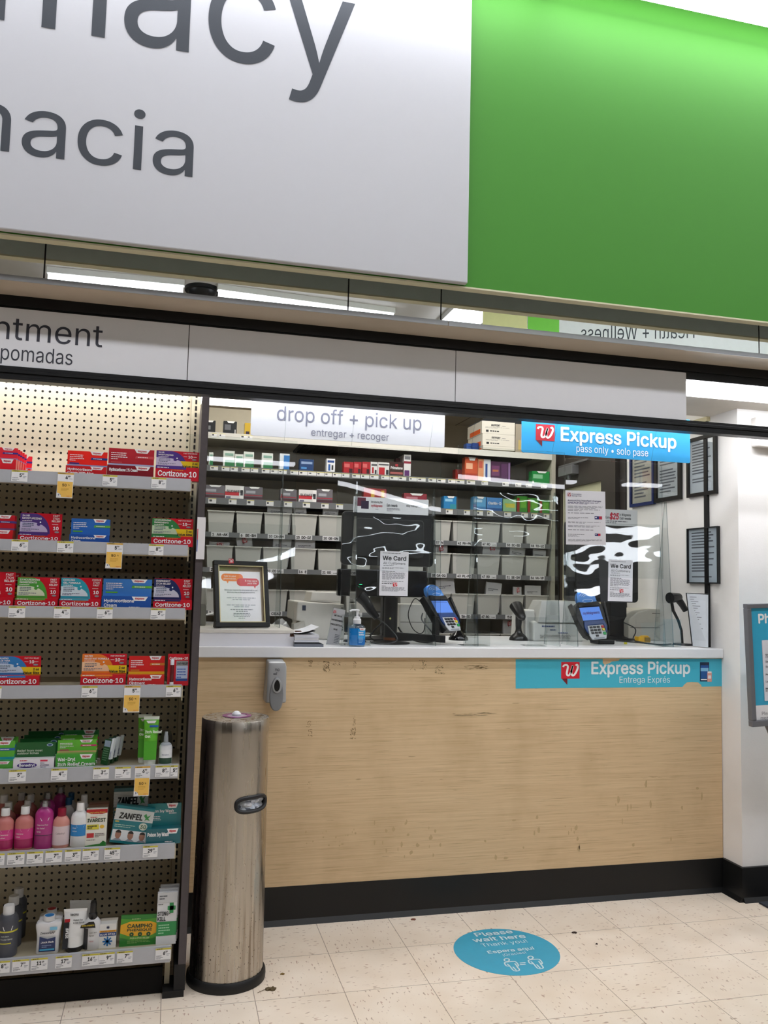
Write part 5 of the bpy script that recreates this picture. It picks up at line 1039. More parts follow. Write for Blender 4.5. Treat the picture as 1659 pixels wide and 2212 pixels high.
MB().lathe([(.48*r, ZC+.61*h), (.5*r, ZC+.62*h), (.5*r, ZC+.73*h), (.38*r, ZC+.75*h), (.36*r, ZC+.80*h), (.16*r, ZC+.81*h), (.15*r, ZC+.95*h)], PWm, cx, cy, 20).lathe([(.2*r, ZC+.94*h), (.3*r, ZC+.97*h), (.26*r, ZC+.99*h), (0, ZC+h)], PWm, cx, cy, 16).tube([(cx, cy, ZC+.975*h), (cx-.7*r, cy-.006, ZC+.975*h), (cx-1.02*r, cy-.009, ZC+.945*h)], .0042, PWm, 8).build('pump', t)
# ================================================================ clear screens
EDG = clear('C9D3D6', .9, base=.12, name='clear_edge')
def screen(pxL, pxR, yb, ytop, Y, lean0, lean1, wave, label, r=.02, z0=ZC, wsc=3., refl=1., zt=None):
    xl, xr = A(pxL, yb, Y).x, A(pxR, yb, Y).x; zt = A((pxL+pxR)/2, ytop, Y).z if zt is None else zt
    CLR = clear('F1F5F5', refl, wave, wsc, .012, 'clear_screen')
    n = 12; P = []; W, H = xr-xl, zt-z0; th = .004
    def pt(u, v, dy):
        x = xl+W*u; z = z0+H*v; le = lean0+(lean1-lean0)*u; return (x, Y+math.tan(le)*(z-z0)+dy, z)
    q = MB(); vs = [pt(i/n, j/n, 0) for j in range(n+1) for i in range(n+1)]
    # round the two top corners
    def rc(v):
        return v
    q.add(vs, [(j*(n+1)+i, j*(n+1)+i+1, (j+1)*(n+1)+i+1, (j+1)*(n+1)+i) for j in range(n) for i in range(n)], CLR, True)
    for a, b in (((0, 0), (0, 1)), ((1, 0), (1, 1)), ((0, 1), (1, 1))):
        p0, p1 = Vector(pt(*a, 0)), Vector(pt(*b, 0)); q.add([p0, p1, p1+Vector((0, th, 0)), p0+Vector((0, th, 0))], [(0, 1, 2, 3)], EDG)
    return tag(q.build('acrylic_screen'), label, 'screen', 'tall clear screens over the counter')
YS = -.38
ZB_ = 1.445
SCL = [(395, 638, A(590, 949, -.38).z, .60, .66, 0, 'hanging clear screen behind the framed notice, leftmost of the row'), (729, 954, A(850, 968, -.38).z, 1.3, 2.36, .0, 'hanging clear screen in front of the big black monitor'),
       (989, 1221, A(1100, 969, -.38).z, .75, .98, 0, 'hanging clear screen left of the announcing important changes page'), (1223, 1432, A(1330, 996, -.38).z, .75, .67, .0, 'hanging clear screen under the blue pickup sign, nearest the right wall')]
for (l_, r_, zt_, a0_, a1_, wv, lab) in SCL:
    o = screen(l_, r_, 1100, 930, YS, R(a0_), R(a1_), wv, lab, z0=ZB_, zt=zt_); x0, x1 = A(l_, 1100, YS).x, A(r_, 1100, YS).x; q = MB()
    for k_ in (.12, .88):
        le = R(a0_+(a1_-a0_)*k_); q.tube([(x0+(x1-x0)*k_, YS+math.tan(le)*(zt_-ZB_), zt_), (x0+(x1-x0)*k_, YH+.032, 2.075)], .0005, EDG, 5)
    q.build('hanging_line', o)
def shield(pl, pr, yt, fins, label, al, ar, cv, wave, wsc=4., Y=.11, refl=1., feet=(), z0=ZC, yaw=0.):
    # al, ar: backward lean at the left and right edge, cv: how much the sheet curls from bottom to top (degrees)
    xl, xr = A(pl, 1300, Y).x, A(pr, 1300, Y).x; zt = A((pl+pr)/2, yt, Y).z
    t = thing('counter_shield', label, 'screen', ((xl+xr)/2, Y, z0)); n = 20; H = zt-z0
    off = lambda u, v: (u-.5)*(xr-xl)*math.tan(math.radians(yaw))+H*(math.radians(al+(ar-al)*u)*v+math.radians(cv)*(.5*v-.5*v*v))
    q = MB(); vs = [(xl+(xr-xl)*i/n, Y+off(i/n, j/n), z0+.003+H*j/n) for j in range(n+1) for i in range(n+1)]
    q.add(vs, [(j*(n+1)+i, j*(n+1)+i+1, (j+1)*(n+1)+i+1, (j+1)*(n+1)+i) for j in range(n) for i in range(n)], clear('F4F7F7', refl, wave, wsc, .012, 'bent_clear_sheet', .03, .6), True)
    for k_, x in ((0, xl), (1, xr)): q.add([(x, Y+off(k_, j/n)+d_, z0+.003+H*j/n) for j in range(n+1) for d_ in (0, .004)], [(2*j, 2*j+1, 2*j+3, 2*j+2) for j in range(n)], EDG)
    q.add([(xl, Y+off(0, 1), zt), (xr, Y+off(1, 1), zt), (xr, Y+.004+off(1, 1), zt), (xl, Y+.004+off(0, 1), zt)], [(0, 1, 2, 3)], EDG)
    q.build('sheet', t)
    for (pf, ya) in fins:
        x = A(pf, 1300, Y).x; za = A(pf, ya, Y).z; q = MB(); q.prism([(Y-.06, z0+.001), (Y+.11, z0+.001), (Y+.012, za), (Y-.004, za)], x-.0018, x+.0018, clear('F6F9F9', .9, base=.02, name='clear_fin'), 'x')
        for y_, y1_ in ((Y-.06, Y-.004), (Y+.11, Y+.012)): q.add([(x-.0022, y_, z0+.001), (x+.0022, y_, z0+.001), (x+.0022, y1_, za), (x-.0022, y1_, za)], [(0, 1, 2, 3)], EDG)
        q.build('side_fin', t)
    for (f0, f1) in feet:
        a, b = A(f0, 1393, .055).x, A(f1, 1393, .055).x; q = MB(); q.box(a, b, .052, .055, ZC+.001, ZC+.135, clear('F8FAFA', .9, base=.01, name='clear_foot')).box(a, b, .055, .13, ZC+.001, ZC+.004, clear('F8FAFA', .9, base=.01, name='clear_foot')); q.build('foot', t)
shield(402, 636, 1130, [(602, 1012)], 'low wavy clear shield standing on the white riser behind the framed notice', 5.74, 4.79, 2., .0012, 4., Y=.22, z0=ZR)
shield(737, 953, 1118, [(764, 1040), (934, 1056)], 'low wavy clear shield in front of the monitors with the first We Card page', 3.4, 2.4, -.5, .007, 6., feet=[(736, 801)])
shield(1026, 1208, 1066, [(1024, 1050), (1198, 1064)], 'low wavy clear shield in front of the cheque printer and middle scanner', 2.6, 1.6, 0, .006, 6., feet=[(1000, 1058), (1138, 1181)])
shield(1230, 1433, 1130, [(1236, 1062), (1439, 1085)], 'low wavy clear shield around the right card terminal with the second We Card page', 5.33, 5.01, 4.6, .0009, 6., yaw=-5., feet=[(1432, 1471)])
# ---- pages taped to the screens
PG = flat('DCDCE2', .5, var=.01); TX = flat('6A6C74', .6); TXD = flat('34363C', .6)
def page(tl, tr, br, bl, Y, draw, label, name='posted_page', cat='notice'):
    P = [A(*p, Y) for p in (bl, br, tr, tl)]; u = (P[1]-P[0]); w = u.length; v = P[3]-P[0]; h = v.length; t = thing(name, label, cat, (P[0]+P[1])/2)
    U = u.normalized(); Vv = (v-U*v.dot(U)).normalized(); Nn = U.cross(Vv); M = Matrix(((U.x, -Nn.x, Vv.x, P[0].x), (U.y, -Nn.y, Vv.y, P[0].y), (U.z, -Nn.z, Vv.z, P[0].z), (0, 0, 0, 1)))
    MB(M).box(0, w, 0, .0008, 0, h, PG).build('sheet', t); q = MB(M); draw(q, w, h); q.build('lettering', t); return t, M, w, h
def wecard(q, w, h):
    y = -.0004; q.text('We Card', w/2, .80*h, .125*h, flat('222328', .6), y, 'c', .035, 4, w=.82*w); q.text('All Customers', w/2, .705*h, .075*h, flat('33353A', .6), y, 'c', 0, 3, w=.78*w)
    q.lines(.1*w, .9*w, .945*h, .965*h, 1, TX, y, 2, .6); q.lines(.12*w, .88*w, .665*h, .685*h, 1, TX, y, 3, .6); q.lines(.08*w, .92*w, .60*h, .64*h, 2, TX, y, 4); q.lines(.08*w, .8*w, .54*h, .56*h, 1, TXD, y, 5, .6); q.lines(.08*w, .92*w, .36*h, .53*h, 8, TX, y, 6)
    q.lines(.08*w, .92*w, .30*h, .335*h, 2, TX, y, 7); q.lines(.08*w, .88*w, .262*h, .282*h, 1, TXD, y, 8, .6); q.lines(.08*w, .35*w, .205*h, .225*h, 1, TXD, y, 9, .6); q.lines(.08*w, .92*w, .10*h, .20*h, 5, TX, y, 10)
    wlogo(q, .47*w, .22*h, .15*w, .075*h, y-.0004)
page((822, 1190), (884, 1192.5), (880.5, 1288), (819, 1286.5), .098, wecard, 'white We Card page taped in front of the black monitors')
page((1315, 1208), (1367, 1209), (1366, 1300), (1313, 1298), .098, wecard, 'white We Card page beside the right card terminal')
def ann(q, w, h):
    y = -.0004; PUr = flat('3F3A63', .6); wlogo(q, .05*w, .89*h, .08*w, .065*h, y, flat('9A2A3E', .5), tail=False); q.text('Prescription', .155*w, .925*h, .026*h, PUr, y, 'l', .03, 3, w=.24*w); q.text('Savings Club', .155*w, .893*h, .026*h, PUr, y, 'l', .03, 3, w=.24*w)
    q.text('Announcing important changes', .05*w, .80*h, .042*h, PUr, y, 'l', .025, 3, w=.84*w); q.lines(.05*w, .85*w, .745*h, .79*h, 2, PUr, y, 2, .4)
    for k, (a, b, n_, x1_) in enumerate(((.67, .72, 3, .95), (.62, .66, 2, .95), (.57, .60, 1, .9), (.47, .51, 2, .62), (.39, .43, 2, .95), (.32, .36, 2, .9), (.26, .29, 1, .95), (.16, .2, 2, .5), (.145, .158, 1, .62), (.06, .10, 3, .95))): q.lines(.05*w, x1_*w, a*h, b*h, n_, TX, y, k, .4)
    for zz, sc in ((.475, 1.), (.165, .75)):
        q.rect(.72*w, (.72+.19*sc)*w, zz*h, (zz+.06*sc)*h, y, flat('1E2A66', .5)); q.rect((.72+.11*sc)*w, (.72+.19*sc)*w, zz*h, (zz+.06*sc)*h, y-.0003, flat('B02A44', .5)); q.lines((.735)*w, (.72+.1*sc)*w, (zz+.015)*h, (zz+.045*sc)*h, 1, WHITE, y-.0003, 3, .7)
page((1219, 1059), (1305, 1065), (1309, 1177.5), (1223, 1176), -.386, ann, 'white announcing important changes page hung on the clear screen')

# ================================================================ desk electronics
PB = flat('17181A', .4); PB2 = flat('202224', .5); BEI = flat('C6C4BC', .5)
def onz(px, py): return AZ(px, py, ZC)
# big monitor (back towards us) with its taped banner
Ym = .42
def rr_(x0, x1, z0, z1, r):
    return [(x1-r+r*math.cos(R(a)), z1-r+r*math.sin(R(a))) for a in (0, 30, 60, 90)]+[(x0+r+r*math.cos(R(a)), z1-r+r*math.sin(R(a))) for a in (90, 120, 150, 180)]+[(x0+r+r*math.cos(R(a)), z0+r+r*math.sin(R(a))) for a in (180, 210, 240, 270)]+[(x1-r+r*math.cos(R(a)), z0+r+r*math.sin(R(a))) for a in (270, 300, 330, 360)]
def monitor(px0, px1, py0, py1, Y, label, ppx0, ppx1, cap=True):
    x0, x1 = A(px0, py1, Y).x, A(px1, py1, Y).x; z0, z1 = A(px1, py1, Y).z, A(px1, py0, Y).z; cx = (A(ppx0, py1, Y).x+A(ppx1, py1, Y).x)/2; pw = (A(ppx1, py1, Y).x-A(ppx0, py1, Y).x)/2
    t = thing('monitor', label, 'monitor', (cx, Y, ZC)); MB().prism(rr_(x0, x1, z0, z1, .02), Y, Y+.03, PB).build('back_shell', t, bevel=.004)
    q = MB(); q.prism(rr_(x0+.12*(x1-x0), x1-.12*(x1-x0), z0+.15*(z1-z0), z1-.12*(z1-z0), .02), Y-.018, Y, PB2); q.build('rear_bulge', t, bevel=.006)
    for k in range(3): pass
    MB().box(cx-pw, cx+pw, Y+.0, Y+.05, ZC+.02, z0+.1, PB).build('pole', t, bevel=.004)
    MB().lathe([(.14, ZC+.001), (.14, ZC+.008), (.05, ZC+.02), (pw, ZC+.026)], PB, cx, Y+.025, 32, sy=.75).build('base', t); return t, x0, x1, z0, z1
t, x0, x1, z0, z1 = monitor(737, 936, 1112, 1225, Ym, 'big black monitor seen from behind over the middle of the counter', 829, 857)
W3 = flat('C8CACA', .5)
a0, a1, zz0, zz1 = A(763, 1105, Ym).x, A(925, 1105, Ym).x, A(850, 1112, Ym).z, A(845, 1076, Ym).z
q = MB(); q.box(a0, a1, Ym-.002, Ym, z1-.005, zz1, flat('DADCDE', .5)); w, h = a1-a0, zz1-z1+.005; y = Ym-.0024
for (u0, u1, v0, v1, mm) in ((.05, .16, .40, .95, flat('5A1E34', .5)), (.1, .2, .25, .75, flat('2E1E3A', .5))): q.rect(a0+u0*w, a0+u1*w, zz1-h+v0*h, zz1-h+v1*h, y-.0003*(u0 > .07), mm)
q.text('introducing the', a0+.23*w, zz1-.36*h, .18*h, TXD, y, 'l', .02, 3, w=.15*w); q.text('myWalgreens', a0+.23*w, zz1-.60*h, .2*h, flat('B02A3C', .5), y, 'l', .03, 3, w=.15*w, shear=.2); q.lines(a0+.29*w, a0+.38*w, zz1-.78*h, zz1-.7*h, 1, TX, y, 4)
q.text('Earn rewards', a0+.44*w, zz1-.55*h, .24*h, TXD, y, 'l', .02, 3, w=.14*w); q.lines(a0+.44*w, a0+.62*w, zz1-.85*h, zz1-.62*h, 3, TX, y, 5); q.text('easy management', a0+.70*w, zz1-.5*h, .2*h, TXD, y, 'l', .02, 3, w=.22*w)
tag(q.build('banner_card'), 'white printed banner card along the top of the big black monitor', 'card')
# lower black customer display
Y2 = .34; x0, x1 = A(729, 1290, Y2).x, A(922, 1290, Y2).x; z0, z1 = A(830, 1289, Y2).z, A(830, 1231, Y2).z
tag(MB().prism(rr_(x0, x1, z0, z1, .008), Y2, Y2+.04, flat('101113', .25)).build('display_box', bevel=.004), 'wide black display box below the big monitor, behind the first We Card page', 'display')
# stand pole with mounting arm
cx0, cx1 = onz(829, 1388).x, onz(857, 1388).x; yp = .20; x0, x1 = A(829, 1380, yp).x, A(857, 1380, yp).x; cx = (x0+x1)/2
t = thing('terminal_arm', 'thick black post with a square arm that carries the left card terminal', 'mount', (cx, yp, ZC))
MB().lathe([(.09, ZC+.001), (.09, ZC+.006), (.036, ZC+.012), ((x1-x0)/2, ZC+.014), ((x1-x0)/2, A(843, 1290, yp).z)], PB, cx, yp, 28).build('post', t)
MB().lathe([((x1-x0)/2+.001, ZC+.016), ((x1-x0)/2+.001, ZC+.028)], flat('6A3A1E', .6), cx, yp, 28).build('tape_ring', t)
MB().lathe([(.0045, 0), (.0045, .0006), (0, .0006)], flat('B9B86A', .5), 0, 0, 14).build('sticker_dot', t)
dot = [c for c in t.children if c.name.startswith('sticker_dot')][0]; v = A(843, 1336, yp-(x1-x0)/2-.001); dot.rotation_euler = (R(90), 0, 0); dot.location = v-WL[t.name]
e = A(962, 1381, yp-.08); s0 = Vector((cx, yp-.01, e.z+.012)); u = (e-s0).normalized()
q = MB(); n_ = Vector((-u.y, u.x, 0)).normalized(); w_ = .012; hgt = .021
def bar(q, p, r_, hw, hh_, m): 
    d_ = (r_-p).normalized(); nn_ = Vector((-d_.y, d_.x, 0)).normalized(); up_ = Vector((0, 0, 1))
    q.hexa([p-nn_*hw-up_*hh_, p+nn_*hw-up_*hh_, r_+nn_*hw-up_*hh_, r_-nn_*hw-up_*hh_], [p-nn_*hw+up_*hh_, p+nn_*hw+up_*hh_, r_+nn_*hw+up_*hh_, r_-nn_*hw+up_*hh_], m)
bar(q, s0, e, w_, hgt*.75, PB); q.build('arm', t, bevel=.002)
ux = e-u*.045; MB().box(ux.x-.014, ux.x+.014, ux.y-.012, ux.y+.012, ux.z+.01, ux.z+.10, PB).build('upright', t)
# ---- card terminals
def terminal(M, label, blank=True):
    # local frame: x to the right, z up the face, -y towards the customer
    t = thing('card_terminal', label, 'card terminal', M.translation, 'card terminals on the counter'); w, h = .172, .235
    TB = flat('17181B', .35); out = [(-.042, 0), (.042, 0), (.062, .012), (.078, .05), (.086, .13), (.082, .165), (.055, .185), (-.055, .185), (-.082, .165), (-.086, .13), (-.078, .05), (-.062, .012)]
    MB(M).prism(out, 0, .042, TB).build('body', t, bevel=.007, seg=3)
    for s in (-1, 1): MB(M).prism([(s*.074, .03), (s*.088, .07), (s*.102, .175), (s*.098, .180), (s*.084, .15)], -.006, .03, TB).build('privacy_wing', t, bevel=.003)
    P = [(-.056, .172), (.056, .172), (.055, .21), (.042, .236), (.015, .247), (-.015, .247), (-.042, .236), (-.055, .21)]
    o = MB(M).prism(P, -.004, .022, flat('4A8AD8', .25, coat=.5)).build('contactless_reader', t, bevel=.006, seg=3); q = MB(M); LB = flat('CFE2FA', .4)
    for r_ in (.014, .023, .032): q.stroke([(r_*1.25*math.cos(R(a)), .205+r_*.8*math.sin(R(a))) for a in range(20, 161, 20)], .0022, LB, lambda a, b: (a, -.0056, b), n=3)
    q.stroke([(.03*math.cos(R(a)), .186+.009*math.sin(R(a))) for a in range(0, 361, 30)], .002, LB, lambda a, b: (a, -.0056, b), n=3); q.build('contactless_mark', o)
    MB(M).lathe([(.004, 0), (.003, .002), (0, .0025)], glow('3A78FF', 6.), 0, 0, 12).build('led', o).location = (M @ Vector((-.038, -.006, .228)))-WL[o.name]-WL[t.name]+WL[t.name]
    MB(M).prism([(-.064, .158), (.064, .158), (.058, .182), (.02, .178), (-.02, .178), (-.058, .182)], -.0065, .0, TB).build('reader_collar', t)
    o = MB(M).box(-.058, .058, -.0016, 0, .088, .154, glow('6E9CFA', 1.05, 'screen')).build('screen', t); q = MB(M)
    if blank: q.rect(-.05, .05, .144, .146, -.0022, flat('2E4A90', .4)); q.rect(-.045, .03, .150, .1508, -.0022, flat('2E4A90', .4))
    else: q.text('myWalgreens', 0, .118, .018, flat('5A2A6A', .5), -.0022, 'c', .03, 3, w=.098, shear=.25)
    q.build('screen_picture', o)
    MB(M).prism([(-.058, .084), (.058, .084), (.066, .052), (.060, .03), (.052, .016), (.046, .06), (-.046, .06), (-.052, .016), (-.060, .03), (-.066, .052)], -.007, .001, flat('22407A', .3)).build('keypad_surround', t, bevel=.003)
    MB(M).prism([(-.046, .060), (.046, .060), (.05, .01), (.04, -.012), (-.04, -.012), (-.05, .01)], -.005, .001, flat('C9CBD0', .35)).build('keypad_plate', t, bevel=.002)
    KC = flat('15161C', .4)
    for r_ in range(4):
        for c_ in range(3):
            if r_ == 3 and c_ != 1: continue
            x = -.030+.021*c_; z = .049-.0145*r_; MB(M).box(x-.0075, x+.0075, -.0085, -.004, z-.0045, z+.0045, KC).build('key', t)
    for k, hh in enumerate(('C02A2A', 'D8C42A', '1E9A4A')):
        z = .049-.0145*k-(.004 if k == 2 else 0); MB(M).box(.030, .044, -.009, -.004, z-.0055-(.003 if k == 2 else 0), z+.005, flat(hh, .4)).build('key', t)
    MB(M).box(-.03, .03, -.0058, -.004, -.009, -.004, flat('8A8D94', .4)).build('card_slot', t); return t
v = A(980, 1358, .14); M1 = Matrix.Translation(v) @ Matrix.Rotation(R(32), 4, 'Z') @ Matrix.Rotation(R(-36), 4, 'X')
terminal(M1, 'black card terminal with a plain blue screen, turned on its arm')
v = A(1293, 1376, .15); M2 = Matrix.Translation(v) @ Matrix.Rotation(R(6), 4, 'Z') @ Matrix.Rotation(R(-24), 4, 'X') @ Matrix.Rotation(R(-4.5), 4, 'Y')
t2 = terminal(M2, 'black card terminal facing us with a lettered blue screen, right part of the counter', False)
v2 = onz(1308, 1391); q = MB(); q.box(v2.x-.055, v2.x+.035, v2.y-.03, v2.y+.06, ZC, ZC+.022, PB).box(v2.x-.03, v2.x+.02, v2.y, v2.y+.06, ZC+.02, ZC+.07, PB); q.build('foot', t2, bevel=.005)
v3 = onz(985, 1384); t3 = MB().lathe([(.05, ZC), (.048, ZC+.012), (.03, ZC+.03), (.012, ZC+.05), (0, ZC+.051)], flat('0D0E10', .12), v3.x+.03, v3.y+.05, 28); tag(t3.build('scanner_puck'), 'glossy black domed puck under the left card terminal', 'scanner')
# right monitor pole + monitor behind the paper
t, x0, x1, z0, z1 = monitor(1222, 1379, 1132, 1302, .55, 'black monitor on a thick pole behind the announcing page', 1318, 1354)
q = MB(); Yb_ = .53; a0, a1, zz0, zz1 = A(1232, 1140, Yb_).x, A(1377, 1140, Yb_).x, A(1340, 1136, Yb_).z, A(1340, 1101, Yb_).z; w, h = a1-a0, zz1-zz0; q.box(a0, a1, Yb_, Yb_+.003, zz0, zz1, flat('CDCFD0', .5)); y = Yb_-.0004; RDi = flat('B0243A', .5)
q.text('Earn', a0+.52*w, zz0+.42*h, .2*h, TXD, y, 'l', .02, 3, w=.055*w); q.text('$25', a0+.585*w, zz0+.40*h, .48*h, RDi, y, 'l', .05, 3, w=.13*w, shear=.15); q.text('in Walgreens', a0+.73*w, zz0+.62*h, .2*h, TXD, y, 'l', .02, 3, w=.17*w); q.text('Cash rewards', a0+.73*w, zz0+.40*h, .2*h, TXD, y, 'l', .02, 3, w=.17*w); q.lines(a0+.5*w, a0+.88*w, zz0+.12*h, zz0+.32*h, 2, TX, y, 4); tag(q.build('banner_card'), 'white 25 dollar rewards banner card on top of the right monitor', 'card')
# ---- label printer
a, b = onz(638, 1383), onz(745, 1390); Yp1 = .42; x0, x1 = A(638, 1380, Yp1).x, A(742, 1380, Yp1).x; z1 = A(690, 1300, Yp1).z
t = thing('label_printer', 'bulky off-white label printer behind the paper pile and the leaflet stand', 'printer', ((x0+x1)/2, .6, ZC))
MB().prism([(x0+.01, ZC), (x1+.004, ZC), (x1, z1-.01), (x0+.004, z1), (x0, z1-.09), (x0+.03, z1-.1), (x0+.03, z1-.15), (x0-.004, z1-.16)][::1], Yp1, Yp1+.34, BEI).build('body', t, bevel=.006)
MB().box(x0+.004, x0+.06, Yp1-.001, Yp1, z1-.055, z1-.02, flat('2E3440', .4)).build('status_panel', t) if False else None
MB().box(x0+.028, x0+.045, Yp1-.002, Yp1+.001, z1-.042, z1-.018, flat('3A4252', .4)).build('status_window', t)
q = MB(); q.hexa([(x0-.012, Yp1-.02, z1-.135), (x0+.05, Yp1-.02, z1-.15), (x0+.05, Yp1+.06, z1-.15), (x0-.012, Yp1+.06, z1-.135)], [(x0-.012, Yp1-.02, z1-.105), (x0+.04, Yp1+.0, z1-.09), (x0+.04, Yp1+.06, z1-.09), (x0-.012, Yp1+.06, z1-.105)], flat('A9A69C', .5)); q.build('output_slot', t)
MB().prism([(x0+.08, z1), (x1-.0, z1), (x1-.01, z1+.045), (x0+.09, z1+.045)], Yp1+.1, Yp1+.3, flat('D0CEC8', .5)).build('top_cover', t, bevel=.004)
q = MB()
for k in range(9): q.box(x1-.016, x1-.004, Yp1-.0012, Yp1, z1-.03-.013*k, z1-.026-.013*k, flat('3A3A38', .6))
q.build('vent', t)
# ---- cheque / receipt printer
Yq = .40; x0, x1, xs_ = A(1152, 1378, Yq).x, A(1262, 1378, Yq).x, A(1175, 1378, Yq).x; zt = A(1200, 1298, Yq).z; zm = A(1165, 1320, Yq).z; zf = A(1200, 1345, Yq).z
t = thing('cheque_printer', 'off-white cheque printer with a sloping smoky cover behind the middle scanner', 'printer', ((x0+x1)/2, Yq+.12, ZC)); OW = flat('D2D1CC', .45)
MB().hexa([(x0, Yq, ZC), (x1, Yq, ZC), (x1, Yq+.26, ZC), (x0, Yq+.26, ZC)], [(x0+.012, Yq+.03, zf), (x1, Yq+.03, zf), (x1, Yq+.24, zf+.03), (x0+.0, Yq+.24, zf+.03)], OW).build('body', t, bevel=.010, seg=3)
MB().hexa([(x0-.02, Yq+.05, ZC), (x0+.04, Yq+.05, ZC), (x0+.04, Yq+.25, ZC), (x0-.02, Yq+.25, ZC)], [(x0-.015, Yq+.08, zm), (x0+.045, Yq+.08, zm+.004), (x0+.045, Yq+.24, zm+.004), (x0-.015, Yq+.24, zm)], OW).build('paper_housing', t, bevel=.008, seg=3)
MB().hexa([(x0+.035, Yq+.02, zf-.002), (x1-.002, Yq+.02, zf-.002), (x1-.002, Yq+.2, zf+.02), (x0+.035, Yq+.2, zf+.02)], [(x0+.075, Yq+.07, zt), (x1-.002, Yq+.07, zt-.002), (x1-.002, Yq+.18, zt), (x0+.075, Yq+.18, zt)], flat('B4B4B0', .3)).build('cover', t, bevel=.004)
q = MB(); fz_ = lambda z: Yq+.03*(z-ZC)/(zf-ZC)-.0012
for k, (u0, u1, v0, v1, n_) in enumerate(((.2, .55, .72, .86, 1), (.35, .6, .55, .66, 1), (.5, .75, .4, .5, 1))): 
    z_ = ZC+(zf-ZC)*(v0+v1)/2; q.lines(x0+(x1-x0)*u0, x0+(x1-x0)*u1, ZC+(zf-ZC)*v0, ZC+(zf-ZC)*v1, 1, flat('4A5A8A', .5), fz_(z_)-.002, k, .5)
for j in range(3):
    for k in range(26): z_ = ZC+(zf-ZC)*(.16+.07*j); q.rect(x0+.04+.0065*k+.003*(j % 2), x0+.043+.0065*k+.003*(j % 2), z_, z_+.004, fz_(z_)-.002, flat('5A5A56', .6))
q.build('front_markings', t)
# ---- hand scanners in holders
def scanner(p0, label, yaw, tilt=28, led=None, s=1., base=True, cord=None):
    # p0: foot on the worktop
    t = thing('barcode_scanner', label, 'scanner', p0, 'black hand scanners'); M = Matrix.Translation(p0) @ Matrix.Rotation(R(yaw), 4, 'Z') @ Matrix.Diagonal((s, s, s, 1)); G_ = flat('161718', .3)
    if base: MB(M).lathe([(.048, 0), (.046, .012), (.036, .026), (.022, .036), (.016, .05), (.014, .07)], G_, 0, 0, 28).build('stand', t)
    MB(M).tube([(0, 0, .04), (0, .002, .07), (0, .000, .10), (0, -.006, .125)], .0135, G_, 14, .019).build('handle', t)
    H = M @ Matrix.Translation((0, -.004, .145)) @ Matrix.Rotation(R(-62+tilt), 4, 'X'); MB(H).lathe([(0, -.062), (.012, -.060), (.022, -.045), (.027, -.01), (.033, .03), (.035, .05), (.031, .052)], G_, 0, 0, 26, sx=1., sy=.85).lathe([(.031, .051), (0, .050)], flat('08090C', .05), 0, 0, 26, sx=1., sy=.85).build('head', t)
    if led: 
        o = MB(M).lathe([(.006, 0), (.005, .002), (0, .0025)], glow('2EE08A', 4.), 0, 0, 12).build('led', t); o.location = (M @ Vector((0, .02, .178)))-Vector(p0)
    return t
a = onz(1120, 1383); scanner(Vector((a.x, a.y, ZC)), 'black scanner standing upright beside the cheque printer', 0, 8)
MB().tube([a+Vector((.03+.11*k/24, -.01+.02*math.sin(k*.3), .012+.004*math.sin(k*2.6))) for k in range(25)], .006, PB, 8).build('coiled_cord', [o for o in COL.objects if o.name.startswith('barcode_scanner')][0])
# left scanner, held head-up on a slanting neck (green light)
h0, h1 = A(772, 1284, .25), A(815, 1335, .22)
t = thing('barcode_scanner', 'black scanner with a green light leaning across below the big monitor', 'scanner', (h1.x, h1.y, ZC), 'black hand scanners')
G_ = flat('17181A', .3); MB().tube([h0+Vector((.004, 0, .0)), h0+(h1-h0)*.35+Vector((.006, 0, .005)), h0+(h1-h0)*.7, h1], .030, G_, 16, .015).build('handle', t)
MB().tube([h0+Vector((-.02, -.02, .012)), h0+Vector((.0, 0, .010)), h0+Vector((.03, .03, .0))], .033, G_, 16, .028).build('head', t)
o = MB().lathe([(.007, 0), (.006, .002), (0, .0025)], glow('2EE08A', 4.), 0, 0, 12).build('led', t); o.location = (h0+Vector((.012, -.012, .045)))-Vector((h1.x, h1.y, ZC))
MB().tube([h0+Vector((-.02, .03, -.02)), A(765, 1330, .3), Vector((A(766, 1384, .3).x, .3, ZC+.004))], .009, G_, 8).lathe([(.055, ZC), (.05, ZC+.008), (0, ZC+.01)], G_, A(766, 1384, .3).x, .3, 24).build('stand', t)
def cable(pts, r, label, m=None, name='cable'):
    P = [Vector(p) for p in pts]; q = []
    for i in range(len(P)-1):
        a, b, c_, d = P[max(i-1, 0)], P[i], P[i+1], P[min(i+2, len(P)-1)]
        for k in range(6): s_ = k/6; q.append(.5*((2*b)+(c_-a)*s_+(2*a-5*b+4*c_-d)*s_*s_+(3*b-a-3*c_+d)*s_**3))
    q.append(P[-1]); return tag(MB().tube(q, r, m or PB, 7).build(name), label, 'cable')
c_ = lambda *l: [A(x, y, Y) for x, y, Y in l]
gz = lambda l: [Vector((p.x, p.y, max(p.z, ZC+.005))) for p in l]
cable(gz(c_((815, 1336, .22), (835, 1350, .15), (858, 1378, .10), (845, 1389, .10), (815, 1391, .12), (800, 1386, .16))), .0028, 'grey scanner cable looping down in front of the thick black post', flat('3A3C3E', .5))
cable(gz(c_((908, 1300, .18), (895, 1294, .2), (882, 1325, .2), (890, 1355, .2), (905, 1368, .2), (916, 1362, .2), (918, 1335, .2))), .0022, 'thin black cable looped left of the left card terminal')
cable(gz(c_((913, 1325, .22), (911, 1338, .2), (922, 1352, .17), (938, 1372, .15))), .0035, 'grey cable drooping under the left card terminal', flat('77797B', .5))
cable(gz(c_((845, 1335, .3), (820, 1350, .3), (800, 1375, .28), (815, 1390, .25))), .004, 'black cable arching left of the thick post')
